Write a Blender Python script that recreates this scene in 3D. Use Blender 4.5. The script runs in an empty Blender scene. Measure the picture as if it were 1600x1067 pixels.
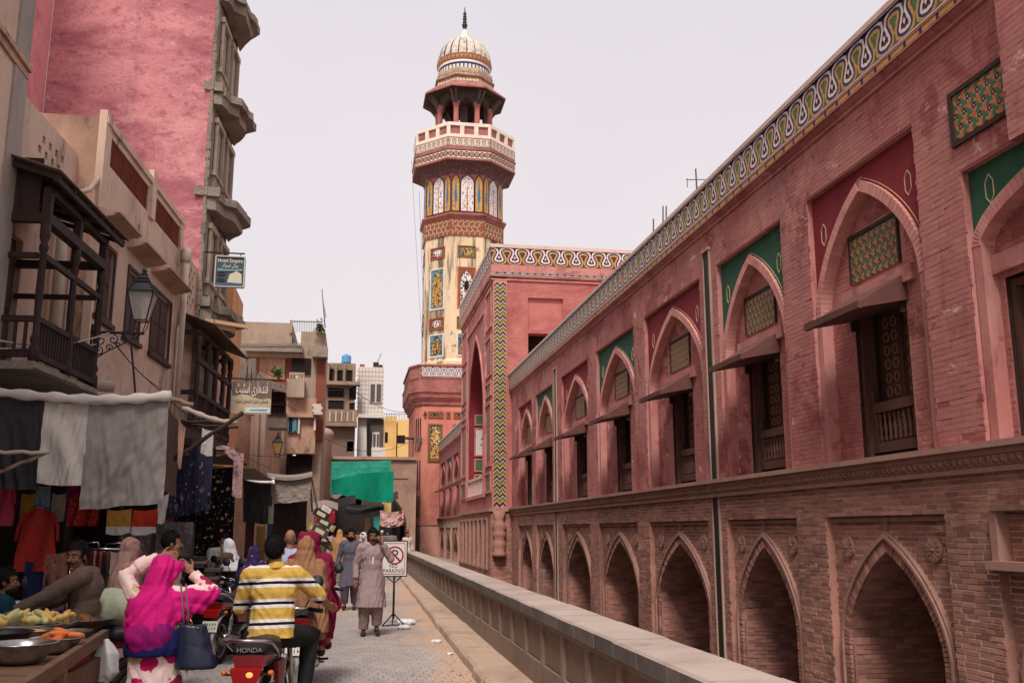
import bpy, math, random
from mathutils import Vector, Matrix, noise
from mathutils.geometry import tessellate_polygon
random.seed(7)
R = math.radians
scene = bpy.context.scene
COL = scene.collection

# ------------------------------------------------------------------ camera
EYE = 1.7
PITCH, YAW = R(11.126), R(9.47)
cam_d = bpy.data.cameras.new('camera')
cam_d.sensor_width = 36.0
cam_d.lens = 1500.0 / 1600.0 * 36.0
cam_d.clip_start = 0.1
cam_d.clip_end = 2000.0
cam = bpy.data.objects.new('camera', cam_d)
COL.objects.link(cam)
cam.location = (0, 0, EYE)
cam.rotation_euler = (R(90) + PITCH, 0, -YAW)
scene.camera = cam

# ------------------------------------------------------------------ sky, sun, exposure
world = bpy.data.worlds.new('World')
scene.world = world
world.use_nodes = True
wn, wl = world.node_tree.nodes, world.node_tree.links
wn.clear()
w_out = wn.new('ShaderNodeOutputWorld')
w_bg = wn.new('ShaderNodeBackground')
w_sky = wn.new('ShaderNodeTexSky')
w_sky.sky_type = 'NISHITA'
w_sky.sun_disc = False
SUN_EL, SUN_AZ = R(54), R(197)          # azimuth clockwise from +Y
w_sky.sun_elevation = SUN_EL
w_sky.sun_rotation = SUN_AZ
w_sky.air_density = 1.0
w_sky.dust_density = 8.0
w_mix = wn.new('ShaderNodeMix'); w_mix.data_type = 'RGBA'
w_mix.inputs['Factor'].default_value = 0.93
w_tc = wn.new('ShaderNodeTexCoord')
w_sep = wn.new('ShaderNodeSeparateXYZ')
w_mr = wn.new('ShaderNodeMapRange')
w_mr.inputs['From Min'].default_value = 0.0
w_mr.inputs['From Max'].default_value = 0.75
w_grad = wn.new('ShaderNodeMix'); w_grad.data_type = 'RGBA'
w_grad.inputs[6].default_value = (6.1, 5.6, 5.65, 1)     # veiled horizon
w_grad.inputs[7].default_value = (4.85, 4.58, 4.95, 1)     # overcast above
wl.new(w_tc.outputs['Generated'], w_sep.inputs[0])
wl.new(w_sep.outputs['Z'], w_mr.inputs['Value'])
wl.new(w_mr.outputs['Result'], w_grad.inputs['Factor'])
wl.new(w_sky.outputs['Color'], w_mix.inputs[6])
w_nz = wn.new('ShaderNodeTexNoise'); w_nz.inputs['Scale'].default_value = 1.6; w_nz.inputs['Detail'].default_value = 5
wl.new(w_tc.outputs['Generated'], w_nz.inputs['Vector'])
w_cl = wn.new('ShaderNodeMapRange'); w_cl.inputs['From Min'].default_value = .3; w_cl.inputs['From Max'].default_value = .7
w_cl.inputs['To Min'].default_value = .96; w_cl.inputs['To Max'].default_value = 1.05
wl.new(w_nz.outputs['Fac'], w_cl.inputs['Value'])
w_mul = wn.new('ShaderNodeVectorMath'); w_mul.operation = 'SCALE'
wl.new(w_grad.outputs[2], w_mul.inputs[0]); wl.new(w_cl.outputs[0], w_mul.inputs['Scale'])
wl.new(w_mul.outputs[0], w_mix.inputs[7])
wl.new(w_mix.outputs[2], w_bg.inputs['Color'])
w_bg.inputs['Strength'].default_value = 0.1
wl.new(w_bg.outputs[0], w_out.inputs['Surface'])

sun_d = bpy.data.lights.new('sun', 'SUN')
sun_d.energy = 2.3
sun_d.angle = R(16)
sun_d.color = (1.0, 0.95, 0.88)
sun = bpy.data.objects.new('sun', sun_d)
COL.objects.link(sun)
sd = Vector((math.sin(SUN_AZ) * math.cos(SUN_EL), math.cos(SUN_AZ) * math.cos(SUN_EL), math.sin(SUN_EL)))
sun.rotation_euler = sd.to_track_quat('Z', 'Y').to_euler()
sun.location = (0, -10, 40)

vs = scene.view_settings
vs.view_transform = 'Standard'
vs.look = 'None'
vs.exposure = 0.62
vs.gamma = 1.0
vs.use_curve_mapping = False
scene.cycles.max_bounces = 6
scene.cycles.diffuse_bounces = 3

# ------------------------------------------------------------------ helpers
def lin(c):
    c /= 255.0
    return c / 12.92 if c <= 0.04045 else ((c + 0.055) / 1.055) ** 2.4

def rgb(r, g, b):
    return (lin(r), lin(g), lin(b), 1.0)

def V(*a):
    return Vector(a)

MATS = {}

def mat(name, col, rough=0.85, layers=(), bump=None, island=0.0, metal=0.0, coord='P', spec=0.3, emit=None, alpha=None, stripes=None, trans=0.0):
    """col sRGB triple. layers: (sRGB, scale float/3-tuple, lo, hi, amount[, detail]). bump: (scale, strength, distance)."""
    if name in MATS:
        return MATS[name]
    m = bpy.data.materials.new(name)
    MATS[name] = m
    m.use_nodes = True
    nt = m.node_tree
    N, L = nt.nodes, nt.links
    bs = N['Principled BSDF']
    bs.inputs['Roughness'].default_value = rough
    bs.inputs['Metallic'].default_value = metal
    bs.inputs['Specular IOR Level'].default_value = spec
    if trans:
        bs.inputs['Transmission Weight'].default_value = trans
    if alpha is not None:
        bs.inputs['Alpha'].default_value = alpha
    if coord == 'P':
        src = N.new('ShaderNodeNewGeometry').outputs['Position']
    else:
        src = N.new('ShaderNodeTexCoord').outputs['Object']

    def noise_tex(scale, detail=5.0, seed=0.0, rough_=0.68, dist=0.0):
        mp = N.new('ShaderNodeMapping')
        sc = (scale,) * 3 if isinstance(scale, (int, float)) else scale
        mp.inputs['Scale'].default_value = sc
        mp.inputs['Location'].default_value = (seed * 7.3, seed * 3.1, seed * 5.7)
        L.new(src, mp.inputs['Vector'])
        nz = N.new('ShaderNodeTexNoise')
        nz.inputs['Scale'].default_value = 1.0
        nz.inputs['Detail'].default_value = detail
        nz.inputs['Roughness'].default_value = rough_
        nz.inputs['Distortion'].default_value = dist
        L.new(mp.outputs[0], nz.inputs['Vector'])
        return nz.outputs['Fac']

    cur = None
    base = rgb(*col)

    def mix(fac, a, b, blend='MIX'):
        mx = N.new('ShaderNodeMix')
        mx.data_type = 'RGBA'
        mx.blend_type = blend
        if isinstance(fac, float):
            mx.inputs['Factor'].default_value = fac
        else:
            L.new(fac, mx.inputs['Factor'])
        for sock, val in ((mx.inputs[6], a), (mx.inputs[7], b)):
            if isinstance(val, tuple):
                sock.default_value = val
            else:
                L.new(val, sock)
        return mx.outputs[2]

    cur = base
    if stripes:
        # stripes: (axis vector, period, [(pos, sRGB)...]) as constant ramp along an object axis
        ax, per, stops, wob = stripes
        dt = N.new('ShaderNodeVectorMath'); dt.operation = 'DOT_PRODUCT'
        dt.inputs[1].default_value = ax
        L.new(src, dt.inputs[0])
        v = dt.outputs['Value']
        if wob:
            nz = noise_tex(5.0, 2.0)
            ma = N.new('ShaderNodeMath'); ma.operation = 'MULTIPLY_ADD'
            L.new(nz, ma.inputs[0]); ma.inputs[1].default_value = wob
            L.new(v, ma.inputs[2]); v = ma.outputs[0]
        dv = N.new('ShaderNodeMath'); dv.operation = 'DIVIDE'; dv.inputs[1].default_value = per
        L.new(v, dv.inputs[0])
        fr = N.new('ShaderNodeMath'); fr.operation = 'FRACT'
        L.new(dv.outputs[0], fr.inputs[0])
        cr = N.new('ShaderNodeValToRGB')
        cr.color_ramp.interpolation = 'CONSTANT'
        el = cr.color_ramp.elements
        while len(el) > 1:
            el.remove(el[0])
        el[0].position = stops[0][0]; el[0].color = rgb(*stops[0][1])
        for p_, c_ in stops[1:]:
            e = el.new(p_); e.color = rgb(*c_)
        L.new(fr.outputs[0], cr.inputs[0])
        cur = cr.outputs[0]
    for i, ly in enumerate(layers):
        c2, sc, lo, hi, amt = ly[:5]
        det = ly[5] if len(ly) > 5 else 6.0
        f = noise_tex(sc, det, seed=i + len(name) * 0.37, dist=0.4)
        mr = N.new('ShaderNodeMapRange')
        mr.inputs['From Min'].default_value = lo
        mr.inputs['From Max'].default_value = hi
        mr.inputs['To Max'].default_value = amt
        L.new(f, mr.inputs['Value'])
        cur = mix(mr.outputs[0], cur, rgb(*c2))
    if island:
        gi = N.new('ShaderNodeNewGeometry')
        oi = N.new('ShaderNodeObjectInfo')
        ad = N.new('ShaderNodeMath'); ad.operation = 'ADD'
        L.new(gi.outputs['Random Per Island'], ad.inputs[0]); L.new(oi.outputs['Random'], ad.inputs[1])
        fr2 = N.new('ShaderNodeMath'); fr2.operation = 'FRACT'
        L.new(ad.outputs[0], fr2.inputs[0])
        mr = N.new('ShaderNodeMapRange')
        mr.inputs['To Min'].default_value = 1.0 - island
        mr.inputs['To Max'].default_value = 1.0 + island * 0.7
        L.new(fr2.outputs[0], mr.inputs['Value'])
        hv = N.new('ShaderNodeHueSaturation')
        L.new(mr.outputs[0], hv.inputs['Value'])
        if isinstance(cur, tuple):
            hv.inputs['Color'].default_value = cur
        else:
            L.new(cur, hv.inputs['Color'])
        cur = hv.outputs[0]
    if isinstance(cur, tuple):
        bs.inputs['Base Color'].default_value = cur
    else:
        L.new(cur, bs.inputs['Base Color'])
    if emit:
        bs.inputs['Emission Color'].default_value = rgb(*emit[0])
        bs.inputs['Emission Strength'].default_value = emit[1]
    if bump:
        f = noise_tex(bump[0], 6.0, seed=3.3)
        bp = N.new('ShaderNodeBump')
        bp.inputs['Strength'].default_value = bump[1]
        bp.inputs['Distance'].default_value = bump[2]
        L.new(f, bp.inputs['Height'])
        L.new(bp.outputs[0], bs.inputs['Normal'])
    return m

class MB:
    """collects polygons, then links them as ONE mesh object"""
    def __init__(s):
        s.v, s.f, s.mi, s.sm = [], [], [], []

    def add(s, vs, fs, m=0, smooth=False):
        o = len(s.v)
        s.v.extend([tuple(p) for p in vs])
        for f in fs:
            s.f.append(tuple(i + o for i in f)); s.mi.append(m); s.sm.append(smooth)

    def quad(s, a, b, c, d, m=0):
        s.add([a, b, c, d], [(0, 1, 2, 3)], m)

    def box(s, x0, x1, y0, y1, z0, z1, m=0):
        s.add([(x0, y0, z0), (x1, y0, z0), (x1, y1, z0), (x0, y1, z0), (x0, y0, z1), (x1, y0, z1), (x1, y1, z1), (x0, y1, z1)],
              [(0, 3, 2, 1), (4, 5, 6, 7), (0, 1, 5, 4), (1, 2, 6, 5), (2, 3, 7, 6), (3, 0, 4, 7)], m)

    def obox(s, c, a, b, n, m=0):
        c, a, b, n = Vector(c), Vector(a), Vector(b), Vector(n)
        vs = [c - a - b - n, c + a - b - n, c + a + b - n, c - a + b - n, c - a - b + n, c + a - b + n, c + a + b + n, c - a + b + n]
        s.add(vs, [(0, 3, 2, 1), (4, 5, 6, 7), (0, 1, 5, 4), (1, 2, 6, 5), (2, 3, 7, 6), (3, 0, 4, 7)], m)

    def bar(s, p0, p1, w, h=None, m=0, up=(0, 0, 1)):
        p0, p1 = Vector(p0), Vector(p1)
        h = w if h is None else h
        d = p1 - p0
        t = d.normalized()
        u = Vector(up)
        if abs(t.dot(u)) > 0.95:
            u = Vector((1, 0, 0))
        a = t.cross(u).normalized()
        b = a.cross(t)
        s.obox((p0 + p1) / 2, d / 2, a * w / 2, b * h / 2, m)

    def prism(s, poly, ext, m=0, smooth=False):
        """poly: list of 3D points (planar), extruded by ext"""
        poly = [Vector(p) for p in poly]
        ext = Vector(ext)
        n = len(poly)
        tris = tessellate_polygon([poly]) if n > 4 else ([(0, 1, 2, 3)] if n == 4 else [(0, 1, 2)])
        vs = poly + [p + ext for p in poly]
        fs = [tuple(t) for t in tris] + [tuple(i + n for i in reversed(t)) for t in tris]
        fs += [(i, (i + 1) % n, (i + 1) % n + n, i + n) for i in range(n)]
        s.add(vs, fs, m, smooth)

    def poly(s, pts, m=0):
        pts = [Vector(p) for p in pts]
        if len(pts) <= 4:
            s.add(pts, [tuple(range(len(pts)))], m)
        else:
            s.add(pts, [tuple(t) for t in tessellate_polygon([pts])], m)

    def tube(s, pts, r, n=8, m=0, cap=True, smooth=True, squash=1.0):
        pts = [Vector(p) for p in pts]
        rs = r if isinstance(r, (list, tuple)) else [r] * len(pts)
        vs, fs = [], []
        prev = None
        for i, p in enumerate(pts):
            t = (pts[min(i + 1, len(pts) - 1)] - pts[max(i - 1, 0)])
            t = t.normalized() if t.length > 1e-9 else Vector((0, 0, 1))
            if prev is None:
                u = Vector((0, 0, 1)) if abs(t.z) < 0.9 else Vector((1, 0, 0))
                a = t.cross(u).normalized()
            else:
                a = (prev - t * prev.dot(t)).normalized()
            prev = a
            b = t.cross(a)
            for k in range(n):
                th = 2 * math.pi * k / n
                vs.append(p + a * math.cos(th) * rs[i] + b * math.sin(th) * rs[i] * squash)
        for i in range(len(pts) - 1):
            for k in range(n):
                k2 = (k + 1) % n
                fs.append((i * n + k, i * n + k2, (i + 1) * n + k2, (i + 1) * n + k))
        if cap:
            fs.append(tuple(reversed(range(n))))
            fs.append(tuple(range((len(pts) - 1) * n, len(pts) * n)))
        s.add(vs, fs, m, smooth)

    def lathe(s, prof, n=24, c=(0, 0, 0), m=0, smooth=True, sx=1.0, sy=1.0, rot=0.0, caps=True, mfun=None, axis=None):
        """prof: list of (r, z)"""
        vs, fs = [], []
        cx, cy, cz = c
        for r, z in prof:
            for k in range(n):
                th = 2 * math.pi * k / n + rot
                p = Vector((cx + r * math.cos(th) * sx, cy + r * math.sin(th) * sy, cz + z))
                vs.append(p)
        if axis is not None:
            vs = [axis @ p for p in vs]
        np_ = len(prof)
        for i in range(np_ - 1):
            for k in range(n):
                k2 = (k + 1) % n
                fs.append((i * n + k, i * n + k2, (i + 1) * n + k2, (i + 1) * n + k))
        if caps:
            fs.append(tuple(reversed(range(n))))
            fs.append(tuple(range((np_ - 1) * n, np_ * n)))
        s.add(vs, fs, m, smooth)
        if mfun:
            base = len(s.mi) - len(fs)
            for i in range(np_ - 1):
                for k in range(n):
                    s.mi[base + i * n + k] = mfun(i, k)

    def ell(s, c, r, m=0, nu=14, nv=9, mtx=None, smooth=True):
        vs, fs = [], []
        c = Vector(c)
        for i in range(1, nv):
            ph = math.pi * i / nv
            for k in range(nu):
                th = 2 * math.pi * k / nu
                p = Vector((r[0] * math.sin(ph) * math.cos(th), r[1] * math.sin(ph) * math.sin(th), -r[2] * math.cos(ph)))
                vs.append(c + (mtx @ p if mtx else p))
        top, bot = Vector((0, 0, r[2])), Vector((0, 0, -r[2]))
        vs.append(c + (mtx @ bot if mtx else bot)); vs.append(c + (mtx @ top if mtx else top))
        nb, ntp = len(vs) - 2, len(vs) - 1
        for i in range(nv - 2):
            for k in range(nu):
                k2 = (k + 1) % nu
                fs.append((i * nu + k, i * nu + k2, (i + 1) * nu + k2, (i + 1) * nu + k))
        for k in range(nu):
            k2 = (k + 1) % nu
            fs.append((nb, k2, k)); fs.append((ntp, (nv - 2) * nu + k, (nv - 2) * nu + k2))
        s.add(vs, fs, m, smooth)

    def sheet(s, fn, nu, nv, m=0, thick=0.0, smooth=True):
        """fn(u,v)->point, u,v in 0..1; a thin cloth, given a second side when thick"""
        g = [[Vector(fn(i / nu, j / nv)) for i in range(nu + 1)] for j in range(nv + 1)]
        vs = [p for row in g for p in row]
        w = nu + 1
        fs = [(j * w + i, j * w + i + 1, (j + 1) * w + i + 1, (j + 1) * w + i) for j in range(nv) for i in range(nu)]
        s.add(vs, fs, m, smooth)
        if thick:
            nrm = (g[0][-1] - g[0][0]).cross(g[-1][0] - g[0][0]).normalized() * thick
            s.add([p + nrm for p in vs], [tuple(reversed(f)) for f in fs], m, smooth)

    def mesh(s, name, mats):
        me = bpy.data.meshes.new(name)
        me.from_pydata(s.v, [], s.f)
        for m in (mats if isinstance(mats, (list, tuple)) else [mats]):
            me.materials.append(m)
        me.polygons.foreach_set('material_index', s.mi)
        me.polygons.foreach_set('use_smooth', s.sm)
        me.update()
        return me

    def build(s, name, mats, parent=None, label=None):
        return place(name, s.mesh(name, mats), parent, label)

def place(name, me, parent=None, label=None, mtx=None):
    o = bpy.data.objects.new(name, me)
    COL.objects.link(o)
    if parent is not None:
        o.parent = parent
        o.matrix_parent_inverse = INV.get(parent.name) or Matrix()
    if mtx is not None:
        o.matrix_basis = mtx
    if label:
        o['label'] = label
    return o

INV = {}

def tag(o, label, cat, group=None):
    o['label'] = label
    o['category'] = cat
    if group:
        o['group'] = group
    return o

def thing(name, label, cat, loc=(0, 0, 0), group=None, world_parts=True):
    """an Empty at the thing's base; its parts are built in world coordinates (world_parts) or round the origin"""
    o = bpy.data.objects.new(name, None)
    o.empty_display_size = 0.2
    COL.objects.link(o)
    o.location = loc
    if world_parts:
        INV[o.name] = Matrix.Translation(-Vector(loc))
    return tag(o, label, cat, group)

def struct(name, mb, mats):
    o = mb.build(name, mats)
    o['kind'] = 'structure'
    return o

def stuff(o):
    o['kind'] = 'stuff'
    return o

def dup(root, loc, rz=0.0, label=None, group=None, scale=None):
    c = root.copy(); COL.objects.link(c)
    c.location = loc; c.rotation_euler = (0, 0, rz)
    if scale: c.scale = (scale,) * 3
    if label: c['label'] = label
    if group: c['group'] = group
    for ch in CH(root):
        d = ch.copy(); COL.objects.link(d); d.parent = c
        for g in CH(ch):
            e = g.copy(); COL.objects.link(e); e.parent = d
    return c

def CH(o):
    return [x for x in list(COL.objects) if x.parent == o]

class Fr:
    """a facade frame: origin, u along the wall, v up, n outward"""
    def __init__(s, o, u, v=(0, 0, 1), n=None):
        s.o, s.u, s.v = Vector(o), Vector(u).normalized(), Vector(v).normalized()
        s.n = Vector(n).normalized() if n is not None else s.u.cross(s.v)

    def p(s, u, v, d=0.0):
        return s.o + s.u * u + s.v * v + s.n * d

    def m(s, u, v, d=0.0, su=1.0, sv=1.0, sd=1.0):
        c = s.p(u, v, d)
        M = Matrix.Identity(4)
        for i, (ax, k) in enumerate(((s.u, su), (s.v, sv), (s.n, sd))):
            for j in range(3):
                M[j][i] = ax[j] * k
        for j in range(3):
            M[j][3] = c[j]
        return M

    def box(s, mb, u0, u1, v0, v1, d0, d1, m=0):
        c = s.p((u0 + u1) / 2, (v0 + v1) / 2, (d0 + d1) / 2)
        mb.obox(c, s.u * (u1 - u0) / 2, s.v * (v1 - v0) / 2, s.n * (d1 - d0) / 2, m)

    def rect(s, mb, u0, u1, v0, v1, d=0.0, m=0):
        mb.quad(s.p(u0, v0, d), s.p(u1, v0, d), s.p(u1, v1, d), s.p(u0, v1, d), m)

    def holes(s, mb, u0, u1, v0, v1, hs, d=0.0, m=0, reveal=None, mr=None):
        """rectangle with rectangular holes (u0,u1,v0,v1[,depth]); reveal depth of the hole sides"""
        us = sorted(set([u0, u1] + [min(max(x, u0), u1) for h in hs for x in h[:2]]))
        vs_ = sorted(set([v0, v1] + [min(max(x, v0), v1) for h in hs for x in h[2:4]]))
        for i in range(len(us) - 1):
            for j in range(len(vs_) - 1):
                cu, cv = (us[i] + us[i + 1]) / 2, (vs_[j] + vs_[j + 1]) / 2
                if any(h[0] < cu < h[1] and h[2] < cv < h[3] for h in hs):
                    continue
                s.rect(mb, us[i], us[i + 1], vs_[j], vs_[j + 1], d, m)
        for h in hs:
            r = h[4] if len(h) > 4 else reveal
            if r:
                a, b, c, e = h[:4]
                k = m if mr is None else mr
                P = s.p
                mb.quad(P(a, c, d), P(a, e, d), P(a, e, d - r), P(a, c, d - r), k)
                mb.quad(P(b, c, d), P(b, c, d - r), P(b, e, d - r), P(b, e, d), k)
                mb.quad(P(a, e, d), P(b, e, d), P(b, e, d - r), P(a, e, d - r), k)
                mb.quad(P(a, c, d), P(a, c, d - r), P(b, c, d - r), P(b, c, d), k)

def arch_z(s_, za, zs):
    s_ = min(abs(s_), 1.0)
    return zs + (za - zs) * (0.38 * (1 - s_) + 0.62 * math.sqrt(max(0.0, 1 - s_ * s_)))

def arch_pts(uc, w, zs, za, n=14, vb=None):
    """half-circle-like list of (u,v) from left spring to right spring; with vb the legs go down to vb"""
    pts = []
    for i in range(-n, n + 1):
        a = i / n
        s_ = math.sin(a * math.pi / 2)
        pts.append((uc + w * s_, arch_z(s_, za, zs)))
    if vb is not None:
        pts = [(uc - w, vb)] + pts + [(uc + w, vb)]
    return pts

def arch_wall(F, mb, uc, w, zs, za, u0, u1, vb, vt, d=0.0, m=0, reveal=0.0, mr=None, n=14):
    """wall u0..u1 x vb..vt with a pointed-arch hole"""
    P = F.p
    pts = arch_pts(uc, w, zs, za, n)
    if u0 < uc - w:
        F.rect(mb, u0, uc - w, vb, vt, d, m)
    if u1 > uc + w:
        F.rect(mb, uc + w, u1, vb, vt, d, m)
    for a, b in zip(pts, pts[1:]):
        mb.quad(P(a[0], a[1], d), P(b[0], b[1], d), P(b[0], vt, d), P(a[0], vt, d), m)
    if reveal:
        pp = [(uc - w, vb)] + pts + [(uc + w, vb)]
        for a, b in zip(pp, pp[1:]):
            mb.quad(P(a[0], a[1], d), P(a[0], a[1], d - reveal), P(b[0], b[1], d - reveal), P(b[0], b[1], d), m if mr is None else mr)

def arch_band(F, mb, uc, w, zs, za, t, d0, d1, m=0, n=14, vb=None, gap=0.0, split=None):
    """band of thickness t outside the arch; split -> list of separate voussoir corner lists"""
    pts = arch_pts(uc, w, zs, za, n, vb)
    N = len(pts)
    out = []
    for i, p in enumerate(pts):
        a, b = pts[max(i - 1, 0)], pts[min(i + 1, N - 1)]
        tx, ty = b[0] - a[0], b[1] - a[1]
        l = math.hypot(tx, ty) or 1
        nx, ny = -ty / l, tx / l
        k = 1.0
        if abs(p[0] - uc) < 1e-6 and i not in (0, N - 1):
            nx, ny, k = 0.0, 1.0, 1.25
        out.append((p[0] + nx * t * k, p[1] + ny * t * k))
    P = F.p
    for i in range(N - 1):
        q = [pts[i], pts[i + 1], out[i + 1], out[i]]
        vs = [P(a, b, d0) for a, b in q] + [P(a, b, d1) for a, b in q]
        mb.add(vs, [(4, 5, 6, 7), (0, 4, 7, 3), (1, 2, 6, 5), (3, 7, 6, 2), (0, 1, 5, 4)], m)
    return pts, out

# camera-independent measuring aid: the world point on the plane Y = y seen along a sight line
_F = Vector((math.sin(YAW) * math.cos(PITCH), math.cos(YAW) * math.cos(PITCH), math.sin(PITCH)))
_R = Vector((math.cos(YAW), -math.sin(YAW), 0))
_U = _R.cross(_F)

def at(px, py, y):
    d = _F + _R * ((px - 800) / 1500.0) + _U * ((533.5 - py) / 1500.0)
    return Vector((0, 0, EYE)) + d * (y / d.y)
# ------------------------------------------------------------------ ground, road, kerb
g = MB()
g.quad((-150, -20, -.03), (2.2, -20, -.03), (2.2, 400, -.03), (-150, 400, -.03))
g.quad((2.2, -20, -1.2), (150, -20, -1.2), (150, 37.2, -1.2), (2.2, 37.2, -1.2), 1)
g.quad((2.2, 37.2, -.03), (150, 37.2, -.03), (150, 400, -.03), (2.2, 400, -.03))
g.quad((2.2, 37.2, -1.2), (150, 37.2, -1.2), (150, 37.2, -.03), (2.2, 37.2, -.03))
M_DIRT = mat('dusty ground', (150, 132, 118), .95, [((112, 98, 90), (.8, .8, .8), .45, .7, .7)], (20, .4, .02))
struct('ground', g, [M_DIRT, mat('damp trench earth', (84, 74, 66), .95, [((60, 53, 48), (1.2, 1.2, 1.2), .45, .7, .7)], (20, .4, .02))])  # trench earth darkened so it bounces less light into the arches
rd = MB()
rd.sheet(lambda u, v: (-8 + u * 9.6, 2 + v * 110, -.012), 1, 1, 0)
M_ROAD = mat('worn paving', (150, 138, 132), .88, [((122, 112, 108), (.5, .25, .5), .45, .68, .7), ((176, 152, 126), (.35, .2, .4), .5, .68, .65), ((104, 88, 78), (2.2, 1.6, 2), .62, .74, .6)], (60, .5, .01))
ROAD = rd.build('road', mat('paving joint', (136, 124, 116), .95, [((160, 140, 118), (.4, .25, .4), .45, .7, .8)]))
ROAD['kind'] = 'structure'
M_PAVE = mat('paving block', (164, 153, 147), .85,
             [((128, 118, 114), (.6, .3, .5), .45, .68, .7), ((190, 160, 128), (.55, .22, .4), .56, .68, .75), ((96, 78, 66), (1.6, 2.4, 2), .66, .74, .65), ((172, 164, 160), (3, 3, 3), .55, .75, .5)], (80, .4, .006), island=.08)
def kerb_dust(m):
    """dirt swept against the kerb: thicker the nearer the kerb, broken up by noise"""
    nt = m.node_tree; N, L = nt.nodes, nt.links
    bs = N['Principled BSDF']
    old = bs.inputs['Base Color'].links[0].from_socket
    ps = N.new('ShaderNodeNewGeometry').outputs['Position']
    sx = N.new('ShaderNodeSeparateXYZ'); L.new(ps, sx.inputs[0])
    a = N.new('ShaderNodeMath'); a.operation = 'MULTIPLY_ADD'; a.inputs[1].default_value = -.0145
    L.new(sx.outputs['Y'], a.inputs[0]); L.new(sx.outputs['X'], a.inputs[2])
    mp = N.new('ShaderNodeMapping'); mp.inputs['Scale'].default_value = (1.6, .55, 1); L.new(ps, mp.inputs[0])
    nz = N.new('ShaderNodeTexNoise'); nz.inputs['Scale'].default_value = 1.0; nz.inputs['Detail'].default_value = 7; L.new(mp.outputs[0], nz.inputs['Vector'])
    b = N.new('ShaderNodeMath'); b.operation = 'MULTIPLY_ADD'; b.inputs[1].default_value = 2.6; L.new(nz.outputs['Fac'], b.inputs[0]); L.new(a.outputs[0], b.inputs[2])
    mr = N.new('ShaderNodeMapRange'); mr.inputs['From Min'].default_value = 1.75; mr.inputs['From Max'].default_value = 2.75; mr.inputs['To Max'].default_value = .85; L.new(b.outputs[0], mr.inputs['Value'])
    mx = N.new('ShaderNodeMix'); mx.data_type = 'RGBA'; L.new(mr.outputs[0], mx.inputs['Factor']); L.new(old, mx.inputs[6]); mx.inputs[7].default_value = rgb(186, 150, 122)
    L.new(mx.outputs[2], bs.inputs['Base Color'])
kerb_dust(M_PAVE)
rg = random.Random(5)
ub = []
for s in range(5):
    q = random.Random(s)
    mb = MB()
    a = [(-.5, -.5), (.5, -.5), (.5, .5), (-.5, .5)]
    j = [q.uniform(-.02, .02) for _ in range(8)]
    vs_ = [(x + j[i], y + j[i + 4], 0) for i, (x, y) in enumerate(a)] + [(x * .95 + j[i], y * .95 + j[i + 4], 1) for i, (x, y) in enumerate(a)]
    mb.add(vs_, [(4, 5, 6, 7), (0, 1, 5, 4), (1, 2, 6, 5), (2, 3, 7, 6), (3, 0, 4, 7)])
    ub.append(mb.mesh('paving_block', M_PAVE))
pv = MB()
cnt = 0
y = 9.8
row = 0
while y < 34:
    x = -4.6 + (.055 if row % 2 else 0)
    while x < 1.50 + .014 * (y - 11):
        h = .002 + rg.uniform(0, .002)
        if cnt < 300 and y < 12.2 and x > -1.9 and y > 10.6:
            o = bpy.data.objects.new('paving_block', ub[cnt % 5]); COL.objects.link(o)
            o.parent = ROAD
            o.location = (x + .05, y + .1, -.011); o.scale = (.106, .208, h + .011)
            cnt += 1
        else:
            e = lambda: rg.uniform(-.002, .002)
            c = [(x + e(), y + e()), (x + .106 + e(), y + e()), (x + .106 + e(), y + .208 + e()), (x + e(), y + .208 + e())]
            t_ = [h + e() * .6 for _ in range(4)]
            vs_ = [(a, b, -.011) for a, b in c] + [(a, b, t_[i]) for i, (a, b) in enumerate(c)]
            pv.add(vs_, [(4, 5, 6, 7), (0, 1, 5, 4), (1, 2, 6, 5), (2, 3, 7, 6), (3, 0, 4, 7)])
        x += .11
    y += .213
    row += 1
stuff(pv.build('paving_blocks', M_PAVE, ROAD))
fp_ = MB()
fp_.quad((-8, 34, 0.001), (1.9, 34, 0.001), (4.5, 112, 0.001), (-8, 112, 0.001))
fp_.build('far_paving', M_ROAD, ROAD)

# dusty kerb, long raised footing of the parapet
M_KERB = mat('dusty concrete kerb', (178, 152, 132), .95, [((140, 116, 100), (1.5, .7, 1.5), .45, .7, .7), ((196, 172, 150), (3, 3, 3), .55, .75, .5), ((100, 84, 74), (5, 3, 5), .64, .76, .5)], (30, .5, .012))
def kx(y): return 1.33 + .0145 * y
kb = MB()
ks = random.Random(8)
y = 2.0
KERB = thing('kerb', 'long dusty concrete kerb along the foot of the grey parapet', 'kerb', (1.6, 20, 0))
while y < 37:
    L_ = min(.9, 37.2 - y)
    mb = MB()
    n = 3
    dz, dx = ks.uniform(-.008, .008), ks.uniform(-.015, .015)
    pr = []
    for yy in (y, y + L_ - .008):
        k = kx(yy) + dx
        pr.append([(k, yy, -.02), (k + .02, yy, .09 + dz), (k + .06, yy, .125 + dz), (k + .7, yy, .135 + dz), (k + .7, yy, -.02)])
    m_ = len(pr[0])
    mb.add(pr[0] + pr[1], [(i, (i + 1) % m_, (i + 1) % m_ + m_, i + m_) for i in range(m_)] + [tuple(range(m_)), tuple(reversed(range(m_, 2 * m_)))])
    mb.build('kerb_stone', M_KERB, KERB)
    y += L_
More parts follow.
